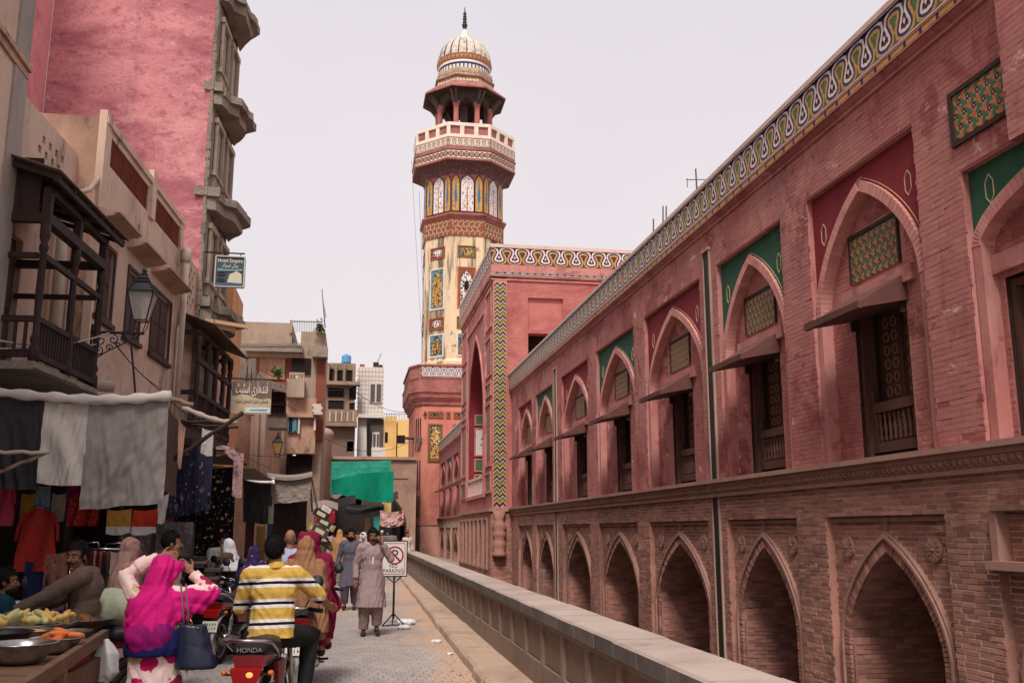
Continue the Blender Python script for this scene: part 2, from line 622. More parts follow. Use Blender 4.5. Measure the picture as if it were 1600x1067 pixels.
# parapet of panelled concrete with stone coping
M_PARA = mat('pebbled grey panel', (138, 118, 104), .95, [((104, 88, 80), (30, 30, 30), .5, .62, .7), ((172, 150, 132), (45, 45, 45), .56, .66, .7), ((110, 94, 84), (1.2, 1.2, .8), .5, .72, .5)], (90, .9, .012))
M_PFR = mat('grey parapet render', (142, 122, 108), .95, [((108, 92, 84), (1.4, 1.4, 2), .45, .7, .7), ((160, 140, 122), (6, 6, 6), .55, .75, .5)], (60, .4, .008))
M_CST = mat('worn coping stone', (172, 155, 145), .9, [((150, 128, 116), (1.2, 1.2, 1.2), .45, .7, .7), ((204, 182, 164), (3, 3, 3), .55, .75, .5), ((110, 104, 104), (2.4, 2.4, 2.4), .64, .74, .5)], (40, .5, .008), island=.10)
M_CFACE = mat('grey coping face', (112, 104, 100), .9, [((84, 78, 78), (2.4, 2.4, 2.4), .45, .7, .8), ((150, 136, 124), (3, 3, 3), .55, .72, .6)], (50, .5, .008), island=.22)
PAR = thing('parapet_wall', 'low grey panelled parapet with stone coping between road and mosque', 'parapet', (2.1, 20, 0))
ang = math.atan(.0085)
FPA = Fr((1.885, 0, 0), (math.sin(ang), math.cos(ang), 0), (0, 0, 1), (-math.cos(ang), math.sin(ang), 0))
pw = MB()
hs = []
u = 3.0
while u < 37:
    hs.append((u + .06, min(u + .94, 37.1), .37, .745, .06)); u += 1.0
FPA.holes(pw, 2.5, 37.2, .1, .82, hs, 0, 0)
pw.quad(FPA.p(2.5, -1.2, -.34), FPA.p(37.2, -1.2, -.34), FPA.p(37.2, .82, -.34), FPA.p(2.5, .82, -.34), 0)
pw.quad(FPA.p(37.2, -.1, 0), FPA.p(37.2, -.1, -.34), FPA.p(37.2, .82, -.34), FPA.p(37.2, .82, 0), 0)
pw.build('wall_face', M_PFR, PAR)
for h in hs:
    mb = MB()
    FPA.box(mb, h[0] + .012, h[1] - .012, h[2] + .010, h[3] - .014, -.09, -.03)
    mb.build('panel', M_PARA, PAR)
cs = random.Random(4)
u = 2.5
while u < 37.2:
    L_ = cs.uniform(.55, .75)
    mb = MB()
    a, b = u + .003, min(u + L_, 37.3) - .003
    dz = cs.uniform(-.004, .004)
    P = FPA.p
    pr = [(.045, .805), (.05, .912 + dz), (.034, .93 + dz), (-.36, .934 + dz), (-.385, .915 + dz), (-.385, .805)]
    A, B = [P(a, z, d) for d, z in pr], [P(b, z, d) for d, z in pr]
    mb.add(A + B, [(i, i + 1, i + 7, i + 6) for i in range(5)] + [(5, 0, 6, 11), tuple(range(6)), tuple(reversed(range(6, 12)))])
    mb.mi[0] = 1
    mb.build('coping_stone', [M_CST, M_CFACE], PAR)
    u += L_
# ------------------------------------------------------------------ materials of the mosque
M_PINK = mat('pink limewash', (192, 132, 125), 0.9,
             [((178, 100, 96), (0.5, 0.5, 0.35), 0.46, 0.72, 0.75), ((228, 180, 170), (1.3, 1.3, 0.6), 0.55, 0.78, 0.6),
              ((138, 76, 74), (5, 5, 1.2), 0.54, 0.72, 0.65), ((150, 80, 78), (.62, .62, .8), .54, .57, .55), ((126, 104, 98), (1.3, 1.3, .18), .55, .68, .5), ((228, 200, 192), (2.6, 2.6, 2.6), 0.66, 0.76, 0.7)], (40, 0.35, 0.01))
M_PBRICK = mat('pink painted brick', (188, 126, 119), 0.9,
               [((166, 100, 96), (0.5, 0.5, 0.42), 0.44, 0.62, 0.8), ((142, 72, 72), (.62, .62, .8), .535, .565, .7), ((128, 104, 98), (1.1, 1.1, .2), .54, .68, .5), ((224, 172, 162), (1.2, 1.2, 0.7), 0.55, 0.78, 0.6),
                ((132, 72, 70), (4, 4, 1.0), 0.56, 0.72, 0.7), ((236, 214, 206), (1.5, 1.5, 2.6), 0.625, 0.69, 0.85), ((150, 74, 74), (.9, .9, 1.3), 0.62, 0.66, 0.8), ((150, 112, 110), (.8, .8, .25), .6, .72, .5)], (60, 0.4, 0.008), island=0.09)
M_PJOINT = mat('pink brick joint', (150, 88, 84), 0.95, [((200, 160, 150), (1.7, 1.7, 2.2), 0.62, 0.72, 0.8)])
M_BRICK = mat('old red brick', (180, 128, 114), 0.92,
              [((112, 76, 70), (0.7, 0.7, 0.9), 0.45, 0.7, 0.7), ((196, 154, 134), (1.1, 1.1, 1.6), 0.54, 0.75, 0.75),
               ((84, 60, 58), (3, 3, 3), 0.6, 0.8, 0.6), ((206, 172, 152), (7, 7, 7), 0.60, 0.76, 0.5), ((128, 106, 98), (.45, .45, .7), .56, .62, .55), ((212, 184, 166), (.8, .8, 1.2), .64, .68, .5)], (70, 0.7, 0.012), island=0.34)
M_MORTAR = mat('old lime mortar', (212, 186, 164), 0.95, [((150, 122, 110), (1.2, 1.2, 1.2), 0.48, 0.7, 0.8)], (50, 0.5, 0.01))
M_STONE = mat('carved sandstone', (168, 128, 114), 0.9, [((112, 82, 76), (2, 2, 2), 0.5, 0.72, 0.7), ((204, 164, 144), (5, 5, 5), 0.55, 0.75, 0.5)], (60, 0.5, 0.01))
M_GREEN = mat('green plaster', (50, 92, 70), 0.85, [((30, 60, 46), (2, 2, 1), 0.5, 0.75, 0.7), ((96, 140, 112), (3, 3, 3), 0.62, 0.78, 0.4)])
M_RED = mat('dark red plaster', (136, 46, 54), 0.85, [((100, 34, 40), (2, 2, 1), 0.5, 0.75, 0.7), ((168, 90, 88), (3, 3, 3), 0.62, 0.8, 0.4)])
M_BAND = mat('arch band brick', (214, 152, 142), 0.9, [((172, 104, 98), (3, 3, 3), 0.48, 0.72, 0.7)], (60, 0.4, 0.008), island=0.1)
M_WOOD = mat('brown carved wood', (92, 62, 52), 0.75, [((58, 40, 34), (14, 14, 2), 0.45, 0.7, 0.8), ((140, 104, 88), (6, 6, 2), 0.6, 0.8, 0.5)], (40, 0.4, 0.006))
M_DARKW = mat('dark old wood', (62, 40, 34), 0.7, [((36, 24, 22), (10, 10, 2), 0.45, 0.7, 0.8)], (40, 0.4, 0.006))
M_AWN = mat('awning board', (104, 66, 60), 0.75, [((70, 44, 42), (3, 3, 3), 0.45, 0.7, 0.7)], (30, 0.3, 0.006))
M_DARK = mat('unlit room', (34, 24, 22), 0.95)  # near-black colour carries the shade inside rooms and openings
M_COPE = mat('pale coping plaster', (214, 186, 172), 0.9, [((160, 128, 116), (1.4, 1.4, 1.4), 0.5, 0.75, 0.6)], (40, 0.3, 0.01))
G = dict(rough=0.5, spec=0.25)
T_GREEN = mat('green glazed tile', (86, 118, 62), layers=[((54, 84, 60), (9, 9, 9), 0.45, 0.65, 0.8)], **G)
T_PURPLE = mat('purple glazed tile', (88, 52, 58), layers=[((60, 38, 48), (9, 9, 9), 0.45, 0.65, 0.8)], **G)
T_YELLOW = mat('yellow glazed tile', (200, 154, 76), layers=[((164, 116, 60), (7, 7, 7), 0.45, 0.65, 0.8)], **G)
T_BLUE = mat('blue glazed tile', (38, 34, 92), layers=[((26, 24, 58), (7, 7, 7), 0.45, 0.65, 0.7)], **G)
T_WHITE = mat('white glazed tile', (224, 212, 206), layers=[((192, 176, 168), (6, 6, 6), 0.5, 0.7, 0.7)], **G)
T_ORANGE = mat('orange glazed tile', (196, 118, 74), layers=[((160, 84, 56), (8, 8, 8), 0.45, 0.65, 0.8)], **G)
T_TEAL = mat('turquoise glazed tile', (92, 136, 142), layers=[((60, 100, 104), (9, 9, 9), .45, .65, .8), ((170, 180, 170), (6, 6, 6), .54, .64, .8)], **G)
T_BROWN = mat('brown glazed tile', (138, 76, 52), **G)
T_CREAM = mat('cream grout', (206, 186, 150), 0.9)
T_FLEAF = mat('leaf green tile', (52, 110, 74), **G)

def add_serp(mb, F, u0, v0, per, h, n, d=0.0, ms=(0, 1, 2, 3, 4), res=18, A=0.2, rel=0.004, lob=0.0):
    """n repeats of an interlaced bulb frieze: cores, yellow, blue and white bands as raised pieces"""
    ups, wide = [], []
    F.rect(mb, u0, u0 + per * n, v0, v0 + h, d, ms[1])
    N = res * n
    pts = []
    for i in range(N + 1):
        t = i / res
        x = t + A * math.sin(4 * math.pi * t)
        v = 0.5 + 0.415 * math.cos(2 * math.pi * t)
        pts.append((u0 + per * x, v0 + h * v))
    nr = []
    for i in range(N + 1):
        a, b = pts[max(0, i - 1)], pts[min(N, i + 1)]
        l = math.hypot(b[0] - a[0], b[1] - a[1]) or 1
        nr.append((-(b[1] - a[1]) / l, (b[0] - a[0]) / l))
    # green cores: area under the curve, per half bulb
    for k in range(n):
        left = pts[k * res:(k + 1) * res + 1]
        poly = [(p[0], p[1]) for p in left]
        poly = [(u0 + per * k, v0)] + poly + [(u0 + per * (k + 1), v0)]
        mb.poly([F.p(a, b, d + rel) for a, b in poly], ms[0])
    w = h * 0.038
    for (o0, o1, mi) in ((-3.4, -1.0, ms[2]), (-1.0, 1.0, ms[3]), (1.0, 3.2, ms[4])):
        for i in range(N):
            lw = (1.0 + lob * (i % 2)), (1.0 + lob * ((i + 1) % 2))
            a0 = (pts[i][0] + nr[i][0] * o0 * w * lw[0], pts[i][1] + nr[i][1] * o0 * w * lw[0])
            b0 = (pts[i + 1][0] + nr[i + 1][0] * o0 * w * lw[1], pts[i + 1][1] + nr[i + 1][1] * o0 * w * lw[1])
            b1 = (pts[i + 1][0] + nr[i + 1][0] * o1 * w * lw[1], pts[i + 1][1] + nr[i + 1][1] * o1 * w * lw[1])
            a1 = (pts[i][0] + nr[i][0] * o1 * w * lw[0], pts[i][1] + nr[i][1] * o1 * w * lw[0])
            def cl(q):
                return F.p(min(max(q[0], u0), u0 + per * n), min(max(q[1], v0), v0 + h), d + rel * 2)
            mb.quad(cl(a0), cl(b0), cl(b1), cl(a1), mi)
    for k in range(n):
        for uu, vv, mi, mi2 in ((k + 1.0, 0.60, ms[4], ms[3]), (k + 0.5, 0.40, ms[4], ms[2])):
            if uu >= n: continue
            c = (u0 + per * uu, v0 + h * vv); a = h * 0.06
            mb.quad(F.p(c[0] - a, c[1], d + rel * 3), F.p(c[0], c[1] - a * 1.6, d + rel * 3), F.p(c[0] + a, c[1], d + rel * 3), F.p(c[0], c[1] + a * 1.6, d + rel * 3), mi)
        for uu, vv in ((k + 0.999, 0.07),):
            c = (u0 + per * uu, v0 + h * vv); a = h * 0.06
            if uu < n - 0.01:
                mb.quad(F.p(c[0] - a, c[1] - a, d + rel * 3), F.p(c[0] + a, c[1] - a, d + rel * 3), F.p(c[0] + a, c[1] + a, d + rel * 3), F.p(c[0] - a, c[1] + a, d + rel * 3), ms[4])
SERP = [T_GREEN, T_PURPLE, T_YELLOW, T_BLUE, T_WHITE]

def clip(pts, u0, u1, v0, v1):
    for ax, lim, sg in ((0, u0, 1), (0, u1, -1), (1, v0, 1), (1, v1, -1)):
        out = []
        for a, b in zip(pts, pts[1:] + pts[:1]):
            da, db = (a[ax] - lim) * sg, (b[ax] - lim) * sg
            if da >= 0: out.append(a)
            if da * db < 0:
                t = da / (da - db)
                out.append((a[0] + (b[0] - a[0]) * t, a[1] + (b[1] - a[1]) * t))
        pts = out
        if len(pts) < 3: return None
    return pts

def tri_tile(mb, F, u0, u1, v0, v1, c, d=0.0):
    """star lattice: orange and green three-armed stars round purple hexagons, pale outlines"""
    F.rect(mb, u0, u1, v0, v1, d, 3)
    h = c * math.sqrt(3) / 2
    def put(pts, dd, mi):
        q = clip(pts, u0, u1, v0, v1)
        if q: mb.poly([F.p(a, b, d + dd) for a, b in q], mi)
    def star(cx, cy, r, rot, mi):
        for kk, m_, dd in ((1.13, 0, .003), (1.0, mi, .006)):
            pts = []
            for k in range(3):
                a = rot + k * 2 * math.pi / 3
                for da, rr in ((-0.36, 0.92), (0.05, 1.06), (0.36, 0.92), (1.05, 0.40)):
                    pts.append((cx + math.cos(a + da) * r * rr * kk, cy + math.sin(a + da) * r * rr * kk))
            put(pts, dd, m_)
    v, j = v0 - h, 0
    while v < v1 + h:
        u = u0 - c - (c / 2 if j % 2 else 0)
        while u < u1 + c:
            star(u + c / 2, v + h / 3, c * 0.40, math.pi / 2 + .6, 1)
            star(u + c, v + 2 * h / 3, c * 0.40, -math.pi / 2 + .6, 2)
            put([(u + math.cos(k * math.pi / 3) * c * .07, v + math.sin(k * math.pi / 3) * c * .07) for k in range(6)], .004, 0)
            u += c
        v += h; j += 1
TRI = [T_CREAM, T_ORANGE, T_FLEAF, T_PURPLE]

def brick_field(F, mb, u0, u1, v0, v1, bl, bh, j, proud, ok, rng, sink=None, d0=0.0, m=0, jit=0.003):
    """courses of single bricks; sink(u,v,l,h,d) may take a brick away to become its own object"""
    row = 0
    v = v0
    while v < v1 - 0.01:
        h = min(bh, v1 - v)
        u = u0 - (bl + j) * (0.5 if row % 2 else 0.0) + rng.uniform(-.01, .01)
        while u < u1:
            l = bl * rng.uniform(0.9, 1.08)
            a, b = max(u, u0), min(u + l, u1)
            u += l + j
            if b - a < 0.03:
                continue
            n = 6
            vm = v + h / 2
            okk = [ok(a + (b - a) * (k + .5) / n, vm) for k in range(n)]
            if not any(okk):
                continue
            if not all(okk):
                ks = [k for k in range(n) if okk[k]]
                if ks[-1] - ks[0] + 1 != len(ks):
                    continue
                a, b = a + (b - a) * ks[0] / n, a + (b - a) * (ks[-1] + 1) / n
                if b - a < 0.025:
                    continue
            dd = d0 + proud * rng.uniform(0.35, 1.0)
            if rng.random() < 0.025:
                dd = d0 + proud * 0.1
            if sink and sink(F, (a + b) / 2, vm, b - a, h, dd, d0):
                continue
            q = [(a + rng.uniform(-jit, jit), v + rng.uniform(-jit, jit)), (b + rng.uniform(-jit, jit), v + rng.uniform(-jit, jit)),
                 (b + rng.uniform(-jit, jit), v + h + rng.uniform(-jit, jit)), (a + rng.uniform(-jit, jit), v + h + rng.uniform(-jit, jit))]
            vs = [F.p(x, y, d0 - 0.01) for x, y in q] + [F.p(x, y, dd + rng.uniform(-.001, .001)) for x, y in q]
            mb.add(vs, [(4, 5, 6, 7), (0, 1, 5, 4), (1, 2, 6, 5), (2, 3, 7, 6), (3, 0, 4, 7)], m)
        v += bh + j
        row += 1

# unit brick meshes for the bricks that are objects of their own
def unit_brick(seed):
    rg = random.Random(seed)
    mb = MB()
    def q(z, k):
        return [(-.5 * k + rg.uniform(-.02, .02), -.5 * k + rg.uniform(-.05, .05), z), (.5 * k + rg.uniform(-.02, .02), -.5 * k + rg.uniform(-.05, .05), z),
                (.5 * k + rg.uniform(-.02, .02), .5 * k + rg.uniform(-.05, .05), z), (-.5 * k + rg.uniform(-.02, .02), .5 * k + rg.uniform(-.05, .05), z)]
    vs = q(0, 1) + q(.8, 1) + q(1.0, .93)
    mb.add(vs, [(8, 9, 10, 11)] + [(i, (i + 1) % 4, (i + 1) % 4 + 4, i + 4) for i in range(4)] + [(i + 4, (i + 1) % 4 + 4, (i + 1) % 4 + 8, i + 8) for i in range(4)], 0)
    return mb.mesh('brick', M_BRICK)
UBR = [unit_brick(i) for i in range(7)]

def wing(name, label, ya, yb, bays, near):
    """one arcaded length of the mosque's outer wall. bays: (y0, y1, 'g' or 'r')"""
    t = thing(name, label, 'mosque wing', (8.0, (ya + yb) / 2, -1.2))
    F = Fr((6.0, 0, 0), (0, 1, 0), (0, 0, 1), (-1, 0, 0))
    rng = random.Random(11)
    core = MB()       # mats: 0 mortar 1 pink joint 2 dark 3 brick 4 pink
    edges = [ya] + [x for b in bays for x in b[:2]] + [yb]
    # ---- plain faces between the panels
    lowh = [(b[0], b[1], -1.2, 1.88) for b in bays]
    F.holes(core, ya, yb, -1.2, 2.26, lowh, 0, 0, reveal=0.1, mr=3)
    uph = [(b[0], b[1], 2.5, b[3] if len(b) > 3 else 6.09) for b in bays]
    F.holes(core, ya, yb, 2.5, 6.84, uph, 0, 1, reveal=0.08, mr=4)
    lowbr, upbr, vou = MB(), MB(), MB()
    taken = []
    def sink(F_, u, v, l, h, dd, d0):
        if near and len(taken) < 300 and u < 11.9 and v > -0.15:
            taken.append(1)
            o = place('brick', UBR[len(taken) % 7], t, None, F_.m(u, v, d0 - .004, l, h, dd - d0 + .004))
            return True
        return False
    def infield(lst):
        return lambda u, v: not any(b[0] < u < b[1] and b[2] < v < b[3] for b in lst)
    if near:
        brick_field(F, lowbr, ya, yb, -0.9, 2.25, 0.198, 0.043, 0.0135, 0.008, infield(lowh), rng, sink)
        brick_field(F, upbr, ya, yb, 2.52, 6.82, 0.225, 0.056, 0.004, 0.005, infield(uph), rng, None, jit=0.001)
    for bi, b in enumerate(bays):
        y0, y1, colr = b[:3]
        ptop = b[3] if len(b) > 3 else 6.09
        uc, hw = (y0 + y1) / 2, (y1 - y0) / 2
        # ---------------- lower arch
        wo = hw - 0.1
        wi, zs, zao = wo - 0.2, 0.34, 1.68
        zai = zao - 0.22
        arch_wall(F, core, uc, wi, zs, zai, y0, y1, -1.2, 1.88, -0.1, 0, reveal=2.2, mr=3)
        if near:
            brick_field(F, lowbr, y0 + .01, y1 - .01, -0.9, 1.86, 0.198, 0.043, 0.0135, 0.007,
                        lambda u, v: abs(u - uc) > wo + .01 or v > arch_z((u - uc) / (wo + .02), zao + .03, zs), rng, sink, -0.1)
            # bricks of the far jamb and vault, coursed round the arch
            pj = [(uc + wi, -0.9), (uc + wi, zs)] + [(uc + wi * math.sin(k / 12 * math.pi / 2), 0) for k in range(11, -1, -1)]
            pj = [(p[0], p[1] if i < 2 else arch_z((p[0] - uc) / wi, zai, zs)) for i, p in enumerate(pj)]
            acc = []
            for a, c in zip(pj, pj[1:]):
                L_ = math.hypot(c[0] - a[0], c[1] - a[1])
                k = max(1, int(L_ / 0.056))
                for q in range(k):
                    acc.append((a[0] + (c[0] - a[0]) * q / k, a[1] + (c[1] - a[1]) * q / k, a[0] + (c[0] - a[0]) * (q + .84) / k, a[1] + (c[1] - a[1]) * (q + .84) / k))
            for ri, (ua, va, ub, vb_) in enumerate(acc):
                x = 0.14 + (0.1 if ri % 2 else 0)
                tx, ty = ub - ua, vb_ - va
                l = math.hypot(tx, ty) or 1
                nx, ny = -ty / l, tx / l
                if nx > 0: nx, ny = -nx, -ny
                while x < 2.2:
                    ln = 0.2 * rng.uniform(.9, 1.08)
                    e = 0.010 * rng.uniform(.3, 1)
                    P = F.p
                    c = [(ua, va), (ub, vb_)]
                    vs = [P(c[0][0], c[0][1], -x), P(c[1][0], c[1][1], -x), P(c[1][0], c[1][1], -min(x + ln, 2.2)), P(c[0][0], c[0][1], -min(x + ln, 2.2))]
                    off = F.u * nx * e + F.v * ny * e
                    lowbr.add(vs + [p + off for p in vs], [(4, 5, 6, 7), (0, 1, 5, 4), (1, 2, 6, 5), (2, 3, 7, 6), (3, 0, 4, 7)], 0)
                    x += ln + 0.009
        # dark cell behind the arch
        F.rect(core, y0 - .3, y1 + .3, -1.2, 2.0, -4.5, 3)
        for yy in (y0 - .3, y1 + .3):
            core.quad(F.p(yy, -1.2, -2.3), F.p(yy, 2.0, -2.3), F.p(yy, 2.0, -4.5), F.p(yy, -1.2, -4.5), 3)
        core.quad(F.p(y0 - .3, 2.0, -2.3), F.p(y1 + .3, 2.0, -2.3), F.p(y1 + .3, 2.0, -4.5), F.p(y0 - .3, 2.0, -4.5), 3)
        F.holes(core, y0 - .3, y1 + .3, -1.2, 2.0, [(uc - wi, uc + wi, -1.2, zai - .35)], -2.3, 3)
        # voussoirs and the two mouldings over them
        nv = 26 if near else 12
        vm = MB()
        pts = arch_pts(uc, wi, zs, zai, nv)
        segs = []
        for k in range(-22, 0):
            segs.append(((uc - wi, zs + k * .055), (uc - wi, zs + (k + .86) * .055)))
        for p, q in zip(pts, pts[1:]):
            segs.append((p, (p[0] + (q[0] - p[0]) * .88, p[1] + (q[1] - p[1]) * .88)))
        for k in range(-22, 0):
            segs.append(((uc + wi, zs + k * .055), (uc + wi, zs + (k + .86) * .055)))
        for (p, q) in segs:
            tx, ty = q[0] - p[0], q[1] - p[1]
            l = math.hypot(tx, ty) or 1
            nx, ny = -ty / l, tx / l
            if (p[0] - uc) * nx < 0 and abs(p[0] - uc) > wi * .98: nx = -nx
            if abs(p[0] - uc) <= wi * .98 and ny < 0: nx, ny = -nx, -ny
            tt = 0.125
            c = [p, q, (q[0] + nx * tt, q[1] + ny * tt), (p[0] + nx * tt, p[1] + ny * tt)]
            e = rng.uniform(-.004, .004)
            vs = [F.p(a, b_, -.11) for a, b_ in c] + [F.p(a, b_, -.055 + e) for a, b_ in c]
            vm.add(vs, [(4, 5, 6, 7), (0, 1, 5, 4), (1, 2, 6, 5), (2, 3, 7, 6), (3, 0, 4, 7)], 0)
        vm.build('arch_voussoirs', M_BRICK, t)
        mo = MB()
        arch_band(F, mo, uc, wi + .13, zs, zai + .15, .035, -.1, -.03, 0, 20, -1.0)
        arch_band(F, mo, uc, wi + .17, zs, zai + .20, .03, -.1, -.05, 0, 20, -1.0)
        F.box(mo, uc - .02, uc + .02, zai + .23, 1.87, -.1, -.06)
        F.box(mo, y0 + .02, y1 - .02, 1.80, 1.85, -.1, -.05)
        mo.build('arch_moulding', M_STONE, t)
        for sg in (-1, 1):
            ro = MB()
            cu, cv, rr = uc + sg * hw * .71, 1.50, 0.135
            n = 20
            ring = [(cu + rr * math.cos(k * 2 * math.pi / n), cv + rr * math.sin(k * 2 * math.pi / n)) for k in range(n)]
            ro.prism([F.p(a, b_, -.1) for a, b_ in ring], F.n * .03)
            for k in range(12):
                a = k * math.pi / 6
                c0, c1 = (cu + .03 * math.cos(a), cv + .03 * math.sin(a)), (cu + .115 * math.cos(a), cv + .115 * math.sin(a))
                ro.bar(F.p(c0[0], c0[1], -.07), F.p(c1[0], c1[1], -.07), .022, .02, 0, F.n)
            ro.lathe([(.028, 0), (.02, .018)], 8, (0, 0, 0), 0, axis=F.m(cu, cv, -.07))
            ro.build('carved_rosette', M_STONE, t)
        # ---------------- upper niche
        zs2, zo = 4.45, ptop - .14
        tb = 0.13
        wi2 = hw - tb - .015
        za2 = zo - tb * 1.25
        sp = MB()
        arch_wall(F, sp, uc, wi2 + .02, zs2, za2 + .02, y0, y1, zs2, ptop, -.08, 0)
        # gilt line along the arch and a hexagon in each corner
        gl = MB()
        arch_band(F, gl, uc, wi2 + tb + .012, zs2 + .1, zo + .01, .008, -.08, -.074, 0, 18)
        for sg in (-1, 1):
            cu, cv = uc + sg * hw * .78, zs2 + (ptop - zs2) * .66
            hx = [(cu + .085 * math.cos(k * math.pi / 3 + math.pi / 6) * .8, cv + .15 * math.sin(k * math.pi / 3 + math.pi / 6)) for k in range(6)]
            for k in range(6):
                gl.bar(F.p(*hx[k], -.077), F.p(*hx[(k + 1) % 6], -.077), .009, .006, 0, F.n)
        sp_o = sp.build('spandrel', M_GREEN if colr == 'g' else M_RED, t)
        gl.build('gilt_outline', T_CREAM, sp_o)
        bd = MB()
        if near:
            pts = arch_pts(uc, wi2, zs2, za2, 24)
            for p, q in zip(pts, pts[1:]):
                q2 = (p[0] + (q[0] - p[0]) * .93, p[1] + (q[1] - p[1]) * .93)
                tx, ty = q[0] - p[0], q[1] - p[1]
                l = math.hypot(tx, ty) or 1
                nx, ny = -ty / l, tx / l
                c = [p, q2, (q2[0] + nx * tb, q2[1] + ny * tb), (p[0] + nx * tb, p[1] + ny * tb)]
                vs = [F.p(a, b_, -.2) for a, b_ in c] + [F.p(a, b_, -.035) for a, b_ in c]
                bd.add(vs, [(4, 5, 6, 7), (0, 1, 5, 4), (1, 2, 6, 5), (2, 3, 7, 6), (3, 0, 4, 7)], 0)
        arch_band(F, bd, uc, wi2 + .003, zs2, za2 + .003, tb - .006, -.2, -.042, 1, 20, 2.5)
        bd.build('arch_band', [M_BAND, M_PINK], t)
        # tympanum wall with the window opening
        ow = 0.575
        uw, oz1 = (uc, 4.42) if not (near and bi == 0) else (7.53, 4.10)
        tw = MB()
        F.holes(tw, uc - wi2, uc + wi2, 2.5, zs2, [(uw - ow, uw + ow, 2.5, oz1)], -.2, 0, reveal=.5, mr=3)  # dark wood on the reveal puts the opening's shade into its colour
        arch_top = arch_pts(uc, wi2, zs2, za2, 16)
        tw.poly([F.p(a, b_, -.2) for a, b_ in arch_top], 0)
        if near:
            tx0, tx1, tz0, tz1 = uc - .60, uc + .60, 4.74, 5.36
            brick_field(F, tw, uc - wi2, uc + wi2, 2.5, za2, .215, .052, .005, .006,
                        lambda u, v: ((v < zs2 and not (abs(u - uw) < ow + .02 and v < oz1 + .33)) or (v >= zs2 and v < arch_z((u - uc) / wi2, za2, zs2) - .01))
                        and not (tx0 - .04 < u < tx1 + .04 and tz0 - .05 < v < tz1 + .05) and not (abs(u - uw) < .85 and oz1 + .05 < v < oz1 + .25), rng, None, -.2, 2, jit=.0015)
        F.box(tw, max(uc - wi2, uw - .82), min(uc + wi2, uw + .82), oz1 + .05, oz1 + .24, -.2, -.13, 0)
        tw.build('niche_wall', [M_PINK, M_PINK, M_PBRICK, M_DARKW], t)
        wn_ = hw / 1.27
        fr_ = MB()
        for (a, b_, c, d_) in ((uc - .56, uc + .56, 5.31, 5.36), (uc - .56, uc - .53, 4.74, 5.31), (uc + .53, uc + .56, 4.74, 5.31)):
            F.box(fr_, a, b_, c, d_, -.2, -.165)
        tile_o = fr_.build('tile_panel_frame', M_DARKW, t)
        tm = MB()
        tri_tile(tm, F, uc - .53, uc + .53, 4.74, 5.31, .135 if near else .24, -.185)
        tm.build('tile_panel', TRI, t)
        # awning
        aw = MB()
        if bi == 0 and near: aw = None
        pr = [(-.2, 4.60), (-.2, 4.28), (.42, 4.16), (.42, 4.22)]
        if aw:
            aw.prism([F.p(uc - .63, z, d) for d, z in pr], F.u * 1.26)
            F.box(aw, uc - .66, uc + .66, 4.15, 4.23, .40, .45)
            ao = aw.build('awning', M_AWN, t)
        for sg in (-1, 1) if aw else ():
            bk = MB()
            F.box(bk, uc + sg * .55 - .02, uc + sg * .55 + .02, 4.14, 4.29, -.19, -.13)
            bk.build('awning_bracket', M_DARKW, ao)
        # window: jamb posts, balustrade, leaf behind
        wf = MB()
        for sg in (-1, 1):
            F.box(wf, uw + sg * .53 - .035, uw + sg * .53 + .035, 2.58, oz1 - .02, -.40, -.24)
        F.box(wf, uw - .56, uw + .56, 2.5, 2.58, -.55, -.22)
        F.box(wf, uw - .56, uw + .56, oz1 - .10, oz1 - .02, -.40, -.25)
        wo_ = wf.build('window_frame', M_WOOD, t)
        ba = MB()
        F.box(ba, uw - .50, uw + .50, 3.10, 3.22, -.37, -.29)
        F.box(ba, uw - .50, uw + .50, 2.62, 2.74, -.37, -.29)
        F.box(ba, uw - .50, uw - .40, 2.74, 3.10, -.36, -.30)
        F.box(ba, uw + .40, uw + .50, 2.74, 3.10, -.36, -.30)
        ba.build('balustrade', M_WOOD, wo_)
        for k in range(8):
            bl_ = MB()
            uu = uw - .36 + k * .103
            bl_.lathe([(.022, 2.74), (.03, 2.78), (.018, 2.84), (.028, 2.92), (.018, 3.0), (.03, 3.06), (.022, 3.10)], 6, (F.p(uu, 0, -.33).x, uu, 0))
            bl_.build('baluster', M_WOOD, wo_)
        for sg in (-1, 1):
            fi = MB()
            fi.lathe([(.04, 3.22), (.04, 3.27), (.02, 3.29), (.042, 3.34), (.03, 3.39), (.0, 3.42)], 8, (F.p(uw, 0, -.33).x, uw + sg * .49, 0))
            fi.build('finial', M_WOOD, wo_)
        lf = MB()
        F.box(lf, uw - .40, uw + .54, 2.6, oz1 - .07, -.52, -.48, 2)
        for cu in (uw - .25, uw + .26):
            for k in range(9 if oz1 > 4.3 else 7):
                for s2 in (-.09, .09):
                    hx = [(cu + s2 + .062 * math.cos(q * math.pi / 3), 2.85 + k * .17 + .062 * math.sin(q * math.pi / 3)) for q in range(6)]
                    for q in range(6):
                        lf.bar(F.p(*hx[q], -.475), F.p(*hx[(q + 1) % 6], -.475), .018, .016, 1, F.n)
        F.box(lf, uw - .02, uw + .03, 2.6, oz1 - .07, -.48, -.45, 2)
        lf.build('lattice_shutter', [M_DARKW, mat('pale carved lattice', (150, 112, 92), .8), M_WOOD], wo_)
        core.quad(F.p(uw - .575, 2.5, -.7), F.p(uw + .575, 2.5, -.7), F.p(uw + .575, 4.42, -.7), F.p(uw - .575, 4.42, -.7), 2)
        core.quad(F.p(uw - .575, 2.503, -.2), F.p(uw + .575, 2.503, -.2), F.p(uw + .575, 2.503, -.7), F.p(uw - .575, 2.503, -.7), 1)
    core.box(6.85, 16, ya, yb, 7.0, 7.1, 4)              # roof slab
